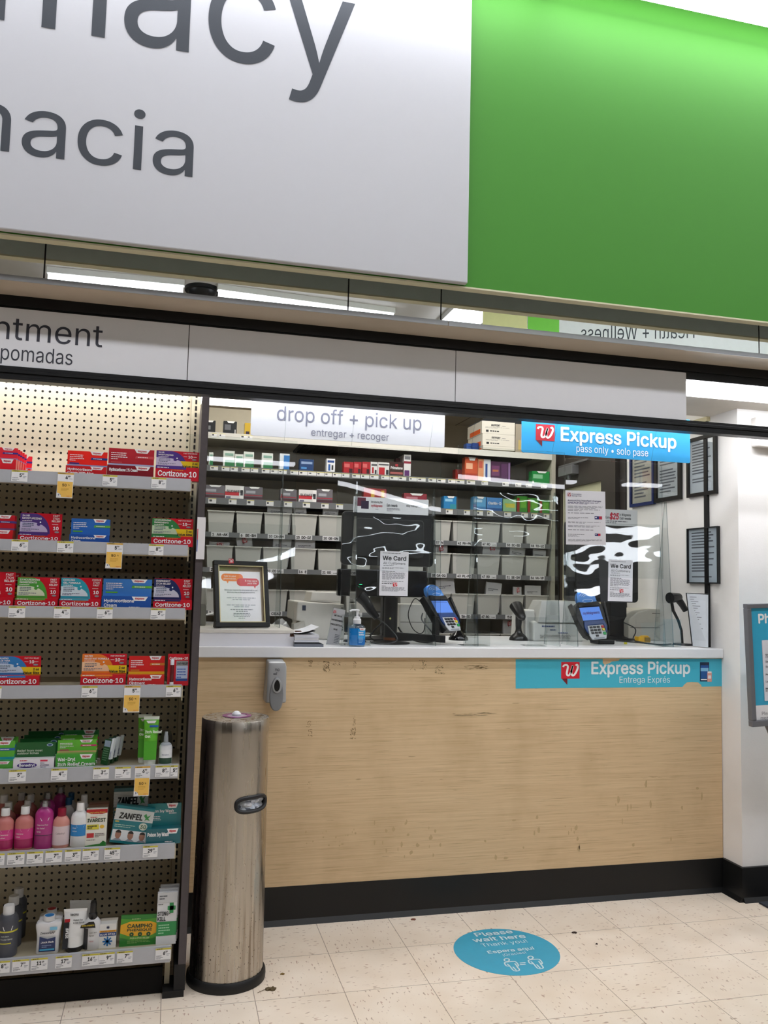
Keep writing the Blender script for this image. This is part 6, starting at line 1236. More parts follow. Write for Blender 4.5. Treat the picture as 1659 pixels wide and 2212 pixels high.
cable(gz(c_((860, 1355, .26), (872, 1370, .24), (900, 1385, .22), (935, 1388, .2))), .004, 'black cable lying behind the square arm')
cable(gz(c_((1348, 1345, .3), (1370, 1356, .3), (1373, 1366, .3), (1368, 1382, .28), (1390, 1388, .2))), .003, 'bent black cable between the right terminal and the yellow tape gun')
cable(gz(c_((1330, 1384, .2), (1380, 1388, .15), (1420, 1392, .12), (1450, 1393, .2))), .0035, 'black cable lying along the right end of the worktop')
cable(gz(c_((1255, 1340, .2), (1262, 1360, .18), (1275, 1383, .15), (1290, 1388, .15))), .003, 'black cable hanging from the left side of the right card terminal')
# right scanner on goose stand
h0 = A(1452, 1297, .2); t = thing('barcode_scanner', 'black scanner on a thin bent stand at the right end of the worktop', 'scanner', (A(1474, 1383, .2).x, .2, ZC), 'black hand scanners')
MB().tube([h0+Vector((-.02, -.01, .012)), h0+Vector((.012, .0, .014)), h0+Vector((.05, .02, .016))], .028, G_, 16, .022).build('head', t)
MB().tube([h0+Vector((.045, .02, .01)), h0+Vector((.07, .02, -.02)), h0+Vector((.09, .02, -.05))], .019, G_, 12, .015).build('handle', t)
MB().tube([h0+Vector((-.005, 0, -.0)), h0+Vector((.005, .0, -.05)), A(1465, 1340, .2), A(1472, 1362, .2), Vector((A(1474, 1383, .2).x, .2, ZC+.01))], .0085, G_, 8, .006).lathe([(.05, ZC), (.046, ZC+.008), (0, ZC+.01)], G_, A(1474, 1383, .2).x, .2, 24).build('stand', t)
# rounded beige printer behind, yellow tape gun
Yr = .50; x0, x1 = A(1358, 1380, Yr).x, A(1490, 1380, Yr).x; zs_, zt_ = A(1362, 1335, Yr).z, A(1430, 1316, Yr).z
t = thing('document_printer', 'beige document printer with a rounded shoulder behind the yellow tape gun', 'printer', ((x0+x1)/2, Yr+.1, ZC)); w = x1-x0
MB().prism([(x0, ZC), (x1, ZC), (x1-.02, zt_-.012), (x1-.05, zt_), (x0+.34*w, zt_), (x0+.15*w, zt_-.016), (x0+.03*w, zs_), (x0, zs_-.02)], Yr, Yr+.24, flat('B9B5A9', .5)).build('body', t, bevel=.006)
MB().box(x0+.01, x1-.02, Yr-.001, Yr, zs_-.052, zs_-.049, flat('55524A', .6)).box(x0+.38*w, x1-.03, Yr-.001, Yr, zt_-.025, zt_-.022, flat('55524A', .6)).build('seam', t)
a = onz(1388, 1386); a = Vector((A(1388, 1386, .38).x, .38, ZC)); YW = flat('D9A81E', .4); t = thing('tape_gun', 'yellow plastic tape gun lying by the right terminal cable', 'tape dispenser', a)
MB().prism([(a.x-.035, ZC), (a.x+.035, ZC), (a.x+.036, ZC+.022), (a.x+.02, ZC+.036), (a.x-.0, ZC+.034), (a.x-.01, ZC+.028), (a.x-.036, ZC+.03)], .36, .40, YW).build('body', t, bevel=.003)
MB().box(a.x+.0, a.x+.03, .355, .36, ZC+.006, ZC+.026, flat('8A6A10', .5)).build('window', t)
v = A(1350, 1378, .2); tag(MB().box(v.x-.006, v.x+.006, .19, .2, ZC+.003, ZC+.02, flat('D8D03A', .4)).build('cable_tag'), 'small yellow tag on a cable behind the right terminal', 'tag')
# slanted document holder by the right wall
P = [A(1497, 1398, .10), A(1530, 1401, .0), A(1530, 1285, .03), A(1484, 1281, .13)]; P[0].z = P[1].z = ZC+.004
q = MB(); nn_ = (P[1]-P[0]).cross(P[3]-P[0]).normalized(); q.hexa([P[0], P[1], P[2], P[3]], [p-nn_*-.004 for p in P], flat('D4D9E0', .4)); u = (P[1]-P[0]); v_ = (P[3]-P[0])
for k in range(22):
    f = .04+.042*k; c0 = P[0]+v_*f-nn_*.0008+u*.12; q.poly([c0, c0+u*(.3+.45*((k*7) % 5)/5), c0+u*(.3+.45*((k*7) % 5)/5)+v_*.009, c0+v_*.009], TX)
t = thing('document_stand', 'slanted clear stand with a white list against the right wall post', 'document stand', (P[0]+P[1])/2); q.build('list_sheet', t)
q = MB(); q.tube([P[0]+Vector((-.004, 0, 0)), P[3]+Vector((-.004, 0, 0)), P[2]+Vector((0, 0, .003))], .003, PB, 6); q.build('rim', t)
# grey card reader at far left behind the upright
x0, x1 = A(425, 1300, .3).x, A(446, 1300, .3).x; z0, z1 = ZR, A(440, 1246, .3).z
t = thing('card_printer', 'grey-white office device peeking out left of the framed notice', 'printer', ((x0+x1)/2, .3, ZR)); MB().box(x0-.08, x1, .28, .40, ZR, ZR+(z1-z0)*.42, flat('8E8E88', .5)).build('lower_body', t, bevel=.004); MB().hexa([(x0-.08, .28, ZR+(z1-z0)*.42), (x1+.003, .28, ZR+(z1-z0)*.42), (x1+.003, .4, ZR+(z1-z0)*.42), (x0-.08, .4, ZR+(z1-z0)*.42)], [(x0-.08, .30, z1), (x1-.008, .30, z1), (x1-.008, .38, z1), (x0-.08, .38, z1)], flat('B9B8B2', .5)).build('upper_body', t, bevel=.006)
# clear bag heap and papers between notice and printer
a = A(600, 1350, .62); q = MB(); vs = []; n = 10
for i in range(n+1):
    for j in range(n+1): u_, v_ = i/n-.5, j/n-.5; rr2 = max(0, 1-4*(u_*u_+v_*v_)); vs.append((a.x+.2*u_, .62+.14*v_, ZC+.001+.075*rr2*(1+.25*math.sin(13*u_+7*v_))))
q.add(vs, [(i*(n+1)+j, i*(n+1)+j+1, (i+1)*(n+1)+j+1, (i+1)*(n+1)+j) for i in range(n) for j in range(n)], flat('C9C9CC', .2), False); tag(q.build('plastic_bag'), 'crinkled pale plastic bag heap between the framed notice and the label printer', 'bag')
q = MB(); a = A(455, 1300, .36); q.hexa([(a.x-.06, .34, ZR+.03), (a.x+.06, .34, ZR+.06), (a.x+.06, .46, ZR+.06), (a.x-.06, .46, ZR+.03)], [(a.x-.06, .34, ZR+.034), (a.x+.06, .34, ZR+.064), (a.x+.06, .46, ZR+.064), (a.x-.06, .46, ZR+.034)], flat('DADADA', .6)); tag(q.build('paper_sheets'), 'tilted white papers behind the framed notice at the left', 'paper')
Yk = .62; x0, x1 = A(862, 1372, Yk).x, A(925, 1372, Yk).x; t = thing('storage_box', 'pale grey box with a seam behind the cable loop under the big monitor', 'box', ((x0+x1)/2, Yk, ZC)); z1 = A(890, 1305, Yk).z
MB().box(x0, x1+.04, Yk, Yk+.12, ZC, z1, flat('B9B8B2', .5)).build('body', t, bevel=.006); MB().box(x0+.005, x1+.035, Yk-.001, Yk, ZC+(z1-ZC)*.45, ZC+(z1-ZC)*.47, flat('55544E', .6)).build('seam', t)
# ================================================================ pharmacy shelving behind the counter
YB0, YB1 = 1.6, 2.02
g = thing('pharmacy_shelving', 'tall pharmacy shelving with rows of white bins and medicine cartons behind the counter', 'shelving', (1.2, YB0, 0))
XL, XE2 = -.6, 2.455
SHF = flat('8B8C8B', .45); STR = flat('6E7073', .45); SCR = flat('C3BCA9', .5)
MB().box(XL, .95, YB1, YB1+.02, 0, 2.53, flat('CFC8B6', .6)).box(.95, XE2, YB1, YB1+.02, 0, 2.285, flat('CFC8B6', .6)).build('back_panel', g)
MB().box(XE2, XE2+.03, YB0-.0, YB1+.02, 0, 2.30, flat('B5B0A2', .5)).build('side_panel', g)
zz = lambda px, py: A(px, py, YB0).z
LV = dict(s0=2.288, s1=2.085, s2=1.888, b1=1.679, b2=1.4665, b3=1.207, b4=.95)
def shelf(z, h, m=SHF, y0=YB0, x1=XE2, mm=None):
    o = MB().box(XL, x1, y0, YB1, z-.02, z, m).build('shelf', g); MB().box(XL, x1, y0-.008, y0, z-h, z+.004, mm or STR).build('label_strip', o); return o
s0 = shelf(LV['s0'], .035, SCR, YB0+.0, mm=flat('D4D2CC', .4)); s1 = shelf(LV['s1'], .032, SHF, YB0-.0); s2 = shelf(LV['s2'], .036)
q = MB()
for k in range(150): q.box(.75+.0105*k, .756+.0105*k, YB0+.02, YB1-.05, LV['s0']-.036, LV['s0']-.021, flat('3A3A36', .7))
q.build('shelf_teeth', s0)
rows = {}
for k in ('b1', 'b2', 'b3', 'b4'): rows[k] = shelf(LV[k], .026, flat('4E4E4C', .6))
for k in range(9):   # slotted standards at the back
    pass
# small shelf-edge tags (printed strip inserts)
TG = flat('E3E3E6', .5); TY = flat('D9D08A', .5)
def edge(o, spans, z, Y=YB0-.0085, yel=False, hh=.024):
    for k, (a, b) in enumerate(spans):
        q = MB(); x0, x1 = A(a, 1060, Y).x, A(b, 1060, Y).x; q.rect(x0, x1, z-hh, z, Y, TG); q.rect(x0, x1, z-.004, z, Y-.0003, TY); q.lines(x0+.12*(x1-x0), x0+.6*(x1-x0), z-hh+.006, z-.006, 1, INK, Y-.0005, k, .7); q.build('edge_label', o)
rq = random.Random(11)
sp = []; x = 452
while x < 1000: w = rq.choice((16, 17, 18)); sp.append((x, x+w)); x += w+rq.choice((1, 2, 6, 8))
edge(s1, sp+[(1008, 1026), (1040, 1054), (1085, 1099), (1113, 1126), (1136, 1149), (1168, 1181)], LV['s1']-.002)
edge(s2, [(451, 468), (495, 512), (534, 550), (576, 592), (615, 632), (655, 671), (695, 711), (727, 742), (964, 979), (1003, 1016), (1030, 1044), (1053, 1066), (1090, 1105), (1127, 1141), (1148, 1161), (1175, 1187)], LV['s2']-.002, hh=.03)
edge(s0, [(452, 463), (468, 482), (515, 529), (531, 541)], LV['s0']-.002)
# bins
BW = flat('C9C9C4', .45, var=.02)
def bin_(x0, x1, z, label, h=.135):
    t = thing('storage_bin', label, 'bin', ((x0+x1)/2, YB0+.1, z), 'white bins on the pharmacy shelves'); w = x1-x0; i = .013; y0 = YB0+.004; d = .30
    q = MB(); b = [(x0+i, y0+.012, z+.001), (x1-i, y0+.012, z+.001), (x1-i, y0+d-.01, z+.001), (x0+i, y0+d-.01, z+.001)]; tp = [(x0+.004, y0, z+h), (x1-.004, y0, z+h), (x1-.004, y0+d, z+h), (x0+.004, y0+d, z+h)]
    q.add(b+tp, [(3, 2, 1, 0)]+[(k, (k+1) % 4, 4+(k+1) % 4, 4+k) for k in range(4)], BW); ins = [(a+(.004 if k in (0, 3) else -.004), c_+(.004 if k < 2 else -.004), d_+.004) for k, (a, c_, d_) in enumerate(b)]; tin = [(a+(.003 if k in (0, 3) else -.003), c_+(.003 if k < 2 else -.003), d_) for k, (a, c_, d_) in enumerate(tp)]
    q.add(ins+tin, [(0, 1, 2, 3)]+[(4+k, 4+(k+1) % 4, (k+1) % 4, k) for k in range(4)], BW); q.build('tub', t)
    q = MB(); q.box(x0, x1, y0-.005, y0+.003, z+h-.007, z+h, BW).box(x0, x1, y0+d-.003, y0+d+.004, z+h-.007, z+h, BW).box(x0, x0+.006, y0, y0+d, z+h-.007, z+h, BW).box(x1-.006, x1, y0, y0+d, z+h-.007, z+h, BW); q.build('rim', t); return t
RN = {'b1': 'top', 'b2': 'second', 'b3': 'third', 'b4': 'lowest visible'}
LT_ = {'b1': {0: '1   AA-AK', 1: '6   BE-BH', 2: '10  CA-CH', 3: '15  DO-DZ', 4: '20  GE-GN', 6: '32  L', 7: '37  N', 8: '42  PH-PK', 9: '47  RO 1 of 3', 10: '50  SC-SD', 11: '55  TO-UZ'},
       'b2': {0: '2   AL-AR', 1: '7   BI-BO', 2: '11  CO 1 of 3', 3: '16  E', 4: '21  GO 1 of 5', 6: '33  M', 7: '38  OA-OQ', 8: '43  PL-PZ', 9: '47  RO 2 of 5', 10: '51  SE-SH', 11: '56  VA-VP'},
       'b3': {0: '3   AS-AZ', 1: '8   BR-BZ', 2: '12  CS-CZ', 3: '17  FA-FE', 4: '26  IA-ID', 5: '31', 7: '39  SA-SD', 8: '44  SA-SD', 9: '47  RO 3 of 5', 10: '52  SI', 11: '57  WA'}, 'b4': {}}
XS = [.192+.1705*k for k in range(5)]+[1.06, 1.412]+[2.445-.1715*(5-k) for k in range(5)]
BZ = {'b1': 1.679, 'b2': 1.4665, 'b3': 1.207, 'b4': .95}
IMP = flat('1A1C1E', .6)
WN = ['first', 'second', 'third', 'fourth', 'fifth', 'sixth', 'seventh', 'eighth', 'ninth', 'tenth', 'eleventh', 'twelfth', 'thirteenth', 'fourteenth']
for r in ('b1', 'b2', 'b3', 'b4'):
    for k, x in enumerate(XS):
        w_ = .1655
        nm = LT_[r].get(k, ''); bin_(x, x+w_, BZ[r]+.001, ('white bin above the shelf label %s in the %s bin row' % (' '.join(nm.split()), RN[r])) if nm else ('white bin, %s from the shelf upright in the %s bin row' % (WN[k], RN[r])))
        if nm:
            q = MB(); y = YB0-.0086; c_ = x+w_*.48; W_2 = .105 if len(nm) > 5 else .055; z = BZ[r]-.011; q.rect(c_-W_2/2, c_+W_2/2, z-.0135, z+.0145, y, TG)
            big_ = nm.split(' of')[0]; 
            if ' of ' in nm: q.text(nm.rsplit(' ', 3)[0], c_-W_2*.44, z-.007, .0205, IMP, y-.0005, 'l', .055, 3, sxy=.8); q.text(' of '.join((nm.split()[-3], nm.split()[-1])), c_+W_2*.2, z-.007, .009, IMP, y-.0005, 'l', .04, 2)
            else: q.text(nm, c_, z-.007, .0205, IMP, y-.0005, 'c', .055, 3, w=min(W_2*.86, .0125*len(nm)))
            q.build('bin_label', rows[r])
# paper bags standing in the bins
def bag(px0, px1, pyt, r, badge, lean, label, m='DADADB', yo=.03):
    Y = YB0+yo; z0 = BZ[r]+.02; x0, x1 = A(px0, pyt, Y).x, A(px1, pyt, Y).x; zt = A((px0+px1)/2, pyt, Y).z; M = Matrix.Translation(((x0+x1)/2, Y, z0)) @ Matrix.Rotation(R(lean), 4, 'Y'); w, h = (x1-x0)/2, zt-z0; q = MB(M)
    q.hexa([(-w*.9, 0, 0), (w*.9, 0, 0), (w*.9, .05, 0), (-w*.9, .05, 0)], [(-w, .012, h), (w, .012, h), (w, .02, h), (-w, .02, h)], flat(m, .6)); q.lines(-w*.7, w*.7, h*.7, h*.8, 2, TX, -.0005+.012*.75, 3) if not badge else None
    o = tag(q.build('paper_bag'), label, 'bag', 'white prescription bags in the bins')
    if badge: q = MB(M); wlogo(q, -w*.28, h-.034 if badge > 0 else h-.02, w*.62, .03, .0, flat('C23A44', .5), tail=True); b = q.build('badge', o); b.location.y += .0
for args in ((452, 497, 1171, 'b2', 1, 0, 'white bag with red badge above the second bin row label AL-AR'), (519, 553, 1160, 'b2', 1, -8, 'leaning white bag with red badge above the second row bin BI-BO'), (585, 625, 1163, 'b2', 0, 6, 'plain white bag in the second row bin CO'), (638, 682, 1165, 'b2', 0, 0, 'plain white bag in the second row bin E'),
             (575, 630, 1092, 'b1', 0, 3, 'grey-white envelope in the top row bin CA-CH'), (640, 668, 1093, 'b1', 0, -6, 'white packet in the top row bin DO-DZ'), (694, 728, 1094, 'b1', 0, 5, 'white packet in the top row bin GE-GN'),
             (938, 968, 1178, 'b2', 1, 0, 'white bag with red badge behind the right edge of the big monitor'), (1038, 1075, 1176, 'b2', 1, 8, 'white bag with red badge above the second row bin 43'), (1095, 1128, 1180, 'b2', 0, 10, 'plain bag leaning in the second row bin 51'), (1150, 1178, 1187, 'b2', 0, 4, 'plain bag in the last bin of the second row'),
             (950, 990, 1250, 'b3', 0, -7, 'folded white envelope in the third bin row behind the left card terminal'), (1046, 1080, 1258, 'b3', 0, 6, 'white printed packet in the third row bin 47'), (1135, 1170, 1265, 'b3', 0, 0, 'white packet in the last bin of the third row'), (1110, 1128, 1268, 'b3', 1, 0, 'small red-badged bag top in the third row bin 52'),
             (1088, 1112, 1340, 'b4', 1, 0, 'white bag with red badge behind the middle scanner'), (440, 470, 1343, 'b4', 0, 3, 'white packet low behind the left office device')): bag(*args)
# cartons on the upper shelves
def med(px0, px1, pyt, lev, cols, label, text=None, tm=None, dep=.06, Y=YB0+.02, grp=None, tabm=False, name='medicine_carton'):
    x0, x1 = A(px0, pyt, Y).x, A(px1, pyt, Y).x; z0 = LV[lev]+.001; zt = A((px0+px1)/2, pyt, Y).z; w, h = x1-x0, zt-z0; q = MB(); q.box(x0, x1, Y, Y+dep, z0, zt, C(cols[0])); y = Y-.0005
    for k, c_ in enumerate(cols[1:]): u0, u1, v0, v1, hh = c_; q.rect(x0+u0*w, x0+u1*w, z0+v0*h, z0+v1*h, y-.0003*k, C(hh))
    y -= .0018
    if tabm: q.poly([(x0+.25*w, y, zt), (x0+.36*w, y, zt-.14*h), (x0+.74*w, y, zt-.14*h), (x0+.85*w, y, zt)], CW)
    if text: q.text(text, x0+.08*w, z0+.5*h, .24*h, tm or WHITE, y-.0004, 'l', .03, 3, w=min(.84*w, len(text)*.16*h))
    return tag(q.build(name), label, 'carton', grp)
GRN = ['E2E6E0', (.15, 1, .0, .45, '2E7A4A'), (.15, .9, .7, .85, '8AB0A0')]
for k, (a, b, t_) in enumerate(((452, 461, 977), (483, 507, 974), (508, 526, 981), (527, 549, 976), (566, 590, 979))): med(a, b, t_, 's1', GRN, ['green and white carton cut off by the dark upright on the first carton shelf', 'green and white carton second along the shelf under the drop off sign', 'shortest green and white carton of the five', 'tall green and white carton right of the shortest one', 'green and white carton nearest the blue and white one'][k], grp='green and white cartons')
med(605, 626, 980, 's1', ['E0E6EE', (.4, 1, 0, .9, '2E78C0')], 'blue and white carton behind the left clear screen edge'); med(648, 678, 992, 's1', ['1E3E6E', (.1, .9, .6, .8, '8AA0C4'), (.1, .5, .2, .35, '4A8AC8')], 'dark blue carton on the shelf under the drop off sign')
med(706, 724, 991, 's1', ['E4E6EA', (.1, .9, .72, .88, '2A4A8A'), (.2, .45, .15, .6, '2A5AA0'), (.6, .8, .2, .55, '1A1C22')], 'white carton with blue and black print right of the dark blue one')
for k, (a, b) in enumerate(((743, 764), (765, 781), (783, 800))): med(a, b, 998, 's1', ['B01E2A', (.05, .6, .55, .85, 'D86A6A'), (.55, .9, .1, .45, '3A1418')], ['leftmost of the three small red cartons in a row', 'middle of the three small red cartons in a row', 'rightmost of the three small red cartons in a row'][k], grp='small red cartons')
med(801, 816, 998, 's1', ['E2E0E0', (.1, .9, .7, .85, '5A5A60'), (.2, .45, .15, .6, 'B0242E'), (.6, .85, .1, .4, '2A2A30')], 'small white and red carton next to the three red ones'); med(817, 841, 999, 's1', ['E2E0E0', (.05, .95, .78, .88, '4A4A50'), (.08, .6, .08, .62, 'B81E2C'), (.72, .95, .1, .45, '2A2A30')], 'wider white and red carton left of the dark brown one')
med(842, 872, 998, 's1', ['3A2420', (.05, .95, .16, .3, 'A85A5A'), (.4, .6, .7, .85, 'B0303A')], 'dark brown carton with white lettering on the carton shelf', 'Primatene'); med(873, 888, 982, 's1', ['E0DEDE', (0, 1, .6, .7, '8A2438'), (.1, .9, .78, .92, '7A7A82'), (.1, .8, .05, .3, '5A2A6A')], 'tall white and plum carton at the end of the middle group', dep=.14)
med(856, 871, 990, 's1', ['5A1A26'], 'dark red carton behind the brown one', Y=YB0+.12); med(984, 1000, 1014, 's1', ['9A2420', (.1, .9, .1, .3, 'D0503A')], 'low red carton left of the orange one', Y=YB0+.1)
med(1005, 1032, 988, 's1', ['C4502A', (.08, .6, .5, .75, 'E8B090'), (0, 1, 0, .3, 'A83A26')], 'orange carton with white tab right of the clear screen edge', tabm=True); med(1033, 1060, 992, 's1', ['D8956A', (.45, 1, 0, 1, 'D9DCE2'), (.58, .75, .15, .8, '2A4A8C'), (.05, .35, .6, .9, 'C05A4A')], 'orange and white carton with a blue upright stripe')
med(1060, 1081, 997, 's1', ['4A2448', (.1, .9, .3, .8, '6E3A64'), (.2, .8, .5, .6, 'B06A4A')], 'purple and orange carton left of the other purple one'); med(1081, 1103, 998, 's1', ['3E2040', (.1, .7, .2, .9, '57305A'), (.78, .95, .1, .95, '8A6A9A')], 'dark purple carton at the end of the bright group'); med(1150, 1187, 1018, 's1', ['1F8A42', (.05, .6, .45, .75, '8AC89A'), (0, .1, 0, .25, 'E0E6E0')], 'green carton alone at the right end of the carton shelf', tabm=True)
GR = ['6E6A70', (0, 1, 0, .25, '4A2A34'), (0, 1, .32, .4, 'A03A48'), (.1, .6, .5, .7, 'A8A8B0')]; SU = ['E0DEDE', (0, .75, .28, .55, 'C8303A'), (.78, 1, .05, .95, 'F0EEEE'), (.82, .96, .3, .7, '3A3A40'), (.05, .3, .08, .2, '6A6A80')]
for k, (a, b, t_) in enumerate(((440, 486, 1048), (528, 568, 1052), (606, 641, 1057), (685, 719, 1057))): med(a, b, t_, 's2', GR, ['grey and red carton leftmost on the second carton shelf', 'grey and red carton right of the first white and red one', 'grey and red carton standing apart, middle of the left screen', 'grey and red carton beside the second white and red one'][k], tabm=True, grp='grey and red cartons')
for k, (a, b, t_) in enumerate(((487, 527, 1049), (646, 684, 1058))): med(a, b, t_, 's2', SU, ['white and red cold tablets carton further left on the second carton shelf', 'white and red cold tablets carton left of the last grey one'][k], 'SUDAFED', INK, grp='white and red cartons')
med(786, 812, 1054, 's2', ['9A2426', (.6, .9, .2, .9, 'C9A03A')], 'red carton with yellow band above the big monitor, left of its twin'); med(812, 835, 1056, 's2', ['8E2022', (.5, .8, .2, .9, 'C9A03A')], 'red carton with yellow band above the big monitor, right of its twin'); med(873, 922, 1066, 's2', ['8E1E2E', (.1, .6, .5, .75, 'C07A84')], 'wide dark red carton above the right end of the big monitor', tabm=True)
med(959, 986, 1072, 's2', ['1E7AB4', (.1, .7, .6, .8, '8AC4E4'), (.5, 1, 0, .4, '2A8A9A')], 'blue carton between two clear screens', tabm=True); med(1023, 1050, 1073, 's2', ['5AA0D0', (.1, .7, .6, .8, 'B0D4EC'), (0, 1, 0, .3, '3A7AB0')], 'light blue carton with white tab behind the screen', tabm=True)
med(1052, 1085, 1075, 's2', ['4A86C4', (0, 1, 0, .25, '2A5A9A')], 'mid blue carton with white lettering', 'Claritin-D', WHITE); med(1087, 1115, 1078, 's2', ['8AB88A', (.2, .9, .35, .65, 'C9C84A')], 'pale green carton with yellow lettering', 'Advil', flat('C9C02A', .4))
for k, (a, b, t_) in enumerate(((1117, 1139, 1072), (1140, 1163, 1076), (1166, 1187, 1080))): med(a, b, t_, 's2', ['3A8A2E', (0, .25, 0, .9, '8A2A20'), (.35, .9, .3, .8, '6AAE3A')], ['green and red carton directly right of the pale green one', 'green and red carton in the middle of the three', 'green and red carton last before the shelf end'][k], grp='green and red cartons')
# top shelf
med(440, 466, 908, 's0', ['2E3034', (.1, .6, .3, .6, '7A7C80')], 'black carton next to the dark upright on the top pharmacy shelf', tabm=True, Y=YB0+.03); med(483, 512, 910, 's0', ['2E3034', (.1, .55, .35, .75, '6A6C72'), (.85, .92, .05, .4, 'D0D0D0')], 'black carton left of the small tan one on the top pharmacy shelf', tabm=True, Y=YB0+.03); med(529, 542, 914, 's0', ['C2A23A', (.2, .8, .1, .35, '3A3040')], 'small tan carton at the left edge of the drop off sign', Y=YB0+.03)
EP = lambda: ['D8D5CC', (.05, .42, .15, .25, '5A5A5C'), (.55, .78, .15, .25, '6A6A6C'), (.86, .96, .12, .3, '4A4A4C'), (.1, .5, .5, .58, '9A9894'), (.55, .95, .5, .58, '9A9894')]
zl_ = [A(1080, y, YB0+.02).z for y in (972, 964, 938, 911)]
for k, lab in enumerate(('lowest white carton of the orange-ended stack on the top shelf', 'middle white carton of the orange-ended stack', 'topmost white carton of the orange-ended stack')):
    x0, x1 = A(1044-1.5*k, 940, YB0+.02).x, A(1112, 940, YB0+.02).x; z0, z1 = max(zl_[k], LV['s0']+.001), zl_[k+1]-.001; w, h = x1-x0, z1-z0; q = MB(); q.box(x0, x1, YB0+.02, YB0+.3, z0, z1, C('D2CFC6')); y = YB0+.0195
    if h > .03:
        q.text('EASYPOINT', x0+.28*w, z0+.62*h, .2*h, INK, y, 'l', .05, 3, w=.27*w, shear=.2); q.lines(x0+.6*w, x0+.75*w, z0+.62*h, z0+.7*h, 1, TX, y, 2); q.lines(x0+.1*w, x0+.92*w, z0+.42*h, z0+.56*h, 2, flat('9A9894', .6), y, 3)
        q.rect(x0+.12*w, x0+.2*w, z0+.12*h, z0+.3*h, y, INK); q.lines(x0+.24*w, x0+.9*w, z0+.14*h, z0+.28*h, 1, INK, y, 4, .6)
    q.rect(0, 0, 0, 0, 0, TX) if False else None
    q.add([(x0-.0006, YB0+.05, z0+.002), (x0-.0006, YB0+.25, z0+.002), (x0-.0006, YB0+.25, z0+.35*h+.004), (x0-.0006, YB0+.05, z0+.35*h+.004)], [(0, 1, 2, 3)], C('D8602A')); tag(q.build('supply_carton'), lab, 'carton', 'white supply cartons stacked on the top shelf')
med(1114, 1129, 916, 's0', ['9A9284', (.4, .9, .1, .45, 'B8A46A')], 'brown carton between the white stack and the blue pickup sign', dep=.2); med(1033, 1045, 952, 's0', ['CFCBC2', (0, .5, .3, .7, 'D0602E')], 'orange-ended carton half behind the white stack', Y=YB0+.12); med(1008, 1020, 958, 's0', ['2A4A8C'], 'blue packet left of the other blue packet on the top shelf', Y=YB0+.1); med(1021, 1034, 957, 's0', ['233F80'], 'blue packet next to the white stack on the top shelf', Y=YB0+.08)
# ================================================================ right wall: door, framed papers, window post
def wallbox(mb, y0, y1, z0, z1, m, d=.0, t=.02): mb.box(XR-d-t, XR-d, min(y0, y1), max(y0, y1), z0, z1, m); return mb
DOOR = flat('3B3531', .5, var=.1, scale=12); d = MB(); wallbox(d, .84, 1.76, 0, 2.36, flat('332E2B', .5), 0, .012); d = struct(d.build('door_1'))
q = MB(); wy0, wy1, wz0, wz1 = 1.07, 1.62, 1.25, 2.06
for a in ((.90, wy0, .02, 2.26), (wy1, 1.70, .02, 2.26), (wy0, wy1, .02, wz0), (wy0, wy1, wz1, 2.26)): wallbox(q, *a, DOOR, .012, .03)
q.build('leaf', d); q = MB(); wallbox(q, wy0, wy1, wz0, wz1, flat('C9C6A8', .3), .02, .004); q.build('pane', d)
q = MB(); wallbox(q, 1.36, 1.56, 2.135, 2.195, flat('77777A', .4, .3), .042, .05); q.box(XR-.07, XR-.055, 1.2, 1.60, 2.20, 2.215, flat('6A6A6C', .4, .3)).box(XR-.075, XR-.06, 1.44, 1.46, 2.11, 2.14, flat('8A8A8C', .3, .5)); q.build('door_closer', d, bevel=.003)
def framed(y0, y1, z0, z1, fm, label, fw=.02, pm='DDE2E6', tone=1, cut=None):
    t = thing('wall_frame', label, 'frame', (XR, (y0+y1)/2, z0)); q = MB()
    for a in ((y0, y1, z0, z0+fw), (y0, y1, z1-fw, z1), (y0, y0+fw, z0+fw, z1-fw), (y1-fw, y1, z0+fw, z1-fw)): wallbox(q, *a, fm, .001, .016)
    q.build('frame', t); q = MB(); wallbox(q, y0+fw*.5, y1-fw*.5, z0+fw*.5, z1-fw*.5, flat(pm, .5), .001, .006); x = XR-.0074; n_ = 16; qr = random.Random(int(y0*1000)); Lh = (z1-z0-2*fw)
    for k in range(n_):
        z = z1-fw-Lh*(.06+.88*k/n_); 
        if qr.random() < .15: continue
        e = qr.uniform(.5, .86); Wy = (y1-y0-2*fw); q.add([(x, y1-fw-.1*Wy, z), (x, y1-fw-.1*Wy-e*Wy*.9, z), (x, y1-fw-.1*Wy-e*Wy*.9, z-Lh*.024), (x, y1-fw-.1*Wy, z-Lh*.024)], [(0, 1, 2, 3)], TX)
    q.build('document', t); q = MB(); wallbox(q, y0+fw, y1-fw, z0+fw, z1-fw, clear('F4F6F7', .8), .010, .001); q.build('glass', t)
framed(.535, .785, 1.87, 2.26, flat('1E2A5A', .4), 'navy framed cream certificate on the right wall, next to the door', .018, 'D3CCBC')
framed(.285, .528, 1.875, 2.22, flat('1A1917', .35), 'black framed white notice right of the navy certificate', .022, 'D2D6D8')
framed(-.01, .229, 1.875, 2.178, flat('121212', .35), 'black framed notice half hidden by the post, under the blue sign corner', .018)
framed(-.02, .231, 1.435, 1.715, flat('16181A', .35), 'thin black framed notice lower on the right wall by the post', .006, 'D6DEE6')
q = MB(); wallbox(q, .80, .833, 1.43, 1.66, flat('C22A34', .5), 0, .002); q.add([(XR-.0025, .833, 1.74), (XR-.0025, .73, 1.78), (XR-.0025, .73, 1.73)], [(0, 1, 2)], flat('C22A34', .5)); tag(q.build('wall_poster'), 'red edged poster on the right wall under the navy certificate', 'poster')
struct(MB().box(XR-.014, XR, .062, .088, ZC, 2.27, flat('0E0E10', .4)).box(XR-.02, XR, .05, .3, 2.245, 2.268, flat('B9B08C', .5)).build('trim_2'))
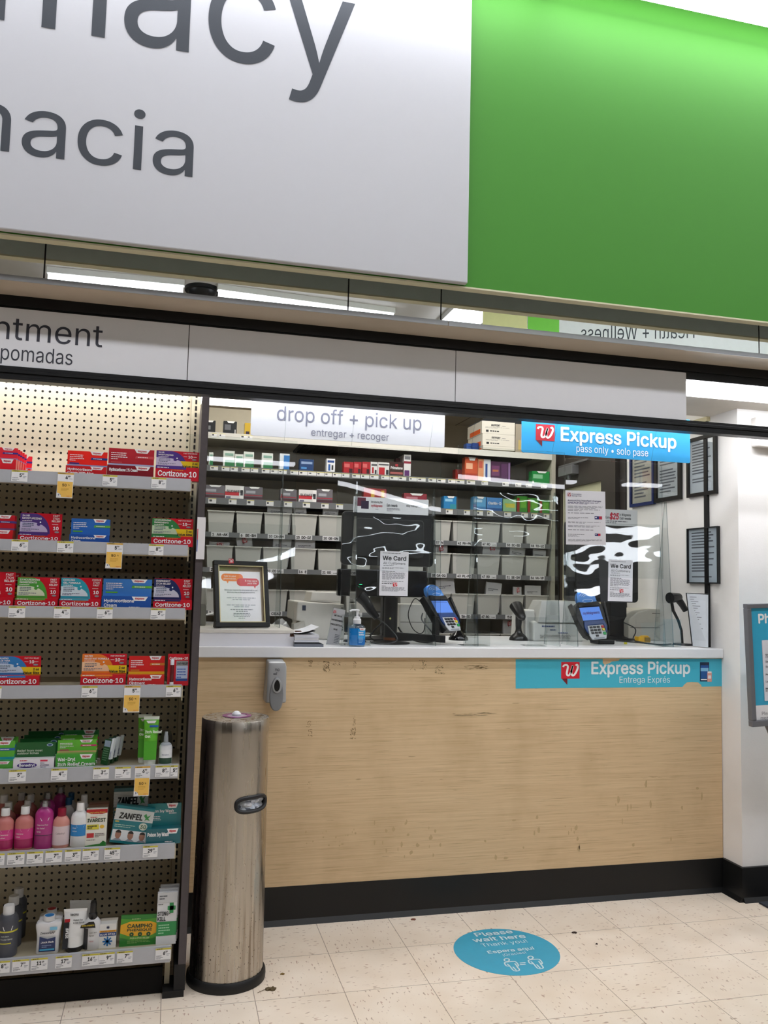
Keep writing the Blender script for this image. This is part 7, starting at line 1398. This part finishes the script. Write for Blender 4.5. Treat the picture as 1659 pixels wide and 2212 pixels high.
# white call box on the wall right of the opening
Yw = -.156; a, b = A(1623, 966, Yw), A(1700, 972, Yw); zt = A(1623, 903, Yw).z; t = thing('alarm_box', 'white plastic alarm box on the white wall under the black rail, top right', 'alarm', ((a.x+b.x)/2, Yw, a.z))
MB().box(a.x, b.x, Yw-.04, Yw+.001, a.z, zt, flat('E2DFDB', .4)).build('housing', t, bevel=.006); MB().rect(a.x+.016, a.x+.03, a.z+.032, a.z+.036, Yw-.0405, INK).rect(a.x+.062, a.x+.072, a.z+.008, a.z+.013, Yw-.0405, INK).build('slots', t)
# ---- poster stand at the right edge
Yp_ = -.42; TL, BL_ = A(1609.5, 1304.5, Yp_), A(1622, 1570, Yp_); h = (TL-BL_).length; v = (TL-BL_).normalized(); tilt = math.atan2(-v.x, v.z); w = .42
M = Matrix.Translation(BL_) @ Matrix.Rotation(-tilt, 4, 'Y'); t = thing('poster_stand', 'grey framed blue pharmacy hours poster on a stand, cut off by the right edge', 'sign stand', (BL_.x+.2, Yp_, 0)); GF = flat('6E7076', .4, .2)
q = MB(M); f_ = .026
for a in ((0, w, 0, f_), (0, w, h-f_*.75, h), (0, f_*.85, f_, h-f_*.75), (w-f_, w, f_, h-f_*.75)): q.box(a[0], a[1], -.012, .016, a[2], a[3], GF)
q.build('frame', t, bevel=.003); MB(M).box(f_*.5, w-f_*.5, .0, .006, f_*.5, h-f_*.5, flat('36A2C6', .4)).build('poster', t)
q = MB(M); q.rect(f_*.85, w-f_, f_, .118*h+f_, -.0008, flat('E6E6EA', .5)); px = lambda x, y: M.inverted() @ A(x, y, Yp_); c0 = px(1645, 1383); c1 = px(1653, 1514)
q.box(c0.x, w-.05, -.003, -.0004, c1.z, c0.z, flat('DADCE6', .5)); p0 = px(1639, 1346); q.text('Pharmacy', p0.x, p0.z, .052, WHITE, -.0008, 'l', .045, 4)
for k, (yy, s_) in enumerate(((1416, 'Monday -'), (1421, 'Friday'), (1431, 'Saturday'), (1442, 'Sunday'), (1459, 'Pharmacist'), (1474, 'Lunch'), (1489, 'Meal break'), (1494, 'is closed'))): p0 = px(1653-(.5 if k in (0, 2) else 0), yy); q.text(s_, p0.x, p0.z, .0105, TXD, -.0036, 'l', .02, 2)
p0 = px(1645.5, 1545); q.text('Please see a team', p0.x, p0.z, .020, TX, -.0014, 'l', 0, 3); p0 = px(1643, 1555); q.text('member for help', p0.x, p0.z, .020, TX, -.0014, 'l', 0, 3); q.build('print', t)
b = BL_+Vector((.09, .0, .02)); MB().tube([b+Vector((0, .012, 0)), Vector((b.x+.44, Yp_+.05, .02))], .017, GF, 10).build('pole', t); MB().lathe([(.18, 0), (.18, .01), (.03, .02)], GF, b.x+.44, Yp_+.05, 32).build('base', t)
# ================================================================ camera and render settings
cam = bpy.data.cameras.new('camera'); co = bpy.data.objects.new('camera', cam); COL.objects.link(co)
cam.sensor_fit = 'VERTICAL'; cam.sensor_height = 24; cam.lens = 24*FP/IH; cam.clip_start = .05; cam.clip_end = 100
co.matrix_world = Matrix(((RT.x, UP.x, -FW.x, CAM.x), (RT.y, UP.y, -FW.y, CAM.y), (RT.z, UP.z, -FW.z, CAM.z), (0, 0, 0, 1)))
SC.camera = co
wd = bpy.data.worlds.new('world'); SC.world = wd; wd.use_nodes = True; wd.node_tree.nodes['Background'].inputs[0].default_value = (.9, .95, 1, 1); wd.node_tree.nodes['Background'].inputs[1].default_value = .05
vs = SC.view_settings; vs.view_transform = 'Standard'; vs.look = 'None'; vs.gamma = 1; vs.use_curve_mapping = False; vs.exposure = -0.2
SC.cycles.max_bounces = 10; SC.cycles.transparent_max_bounces = 24; SC.cycles.glossy_bounces = 5; SC.cycles.transmission_bounces = 4; SC.cycles.diffuse_bounces = 4
SC.cycles.caustics_reflective = True; SC.cycles.caustics_refractive = False; SC.cycles.sample_clamp_indirect = 4; SC.cycles.use_denoising = True
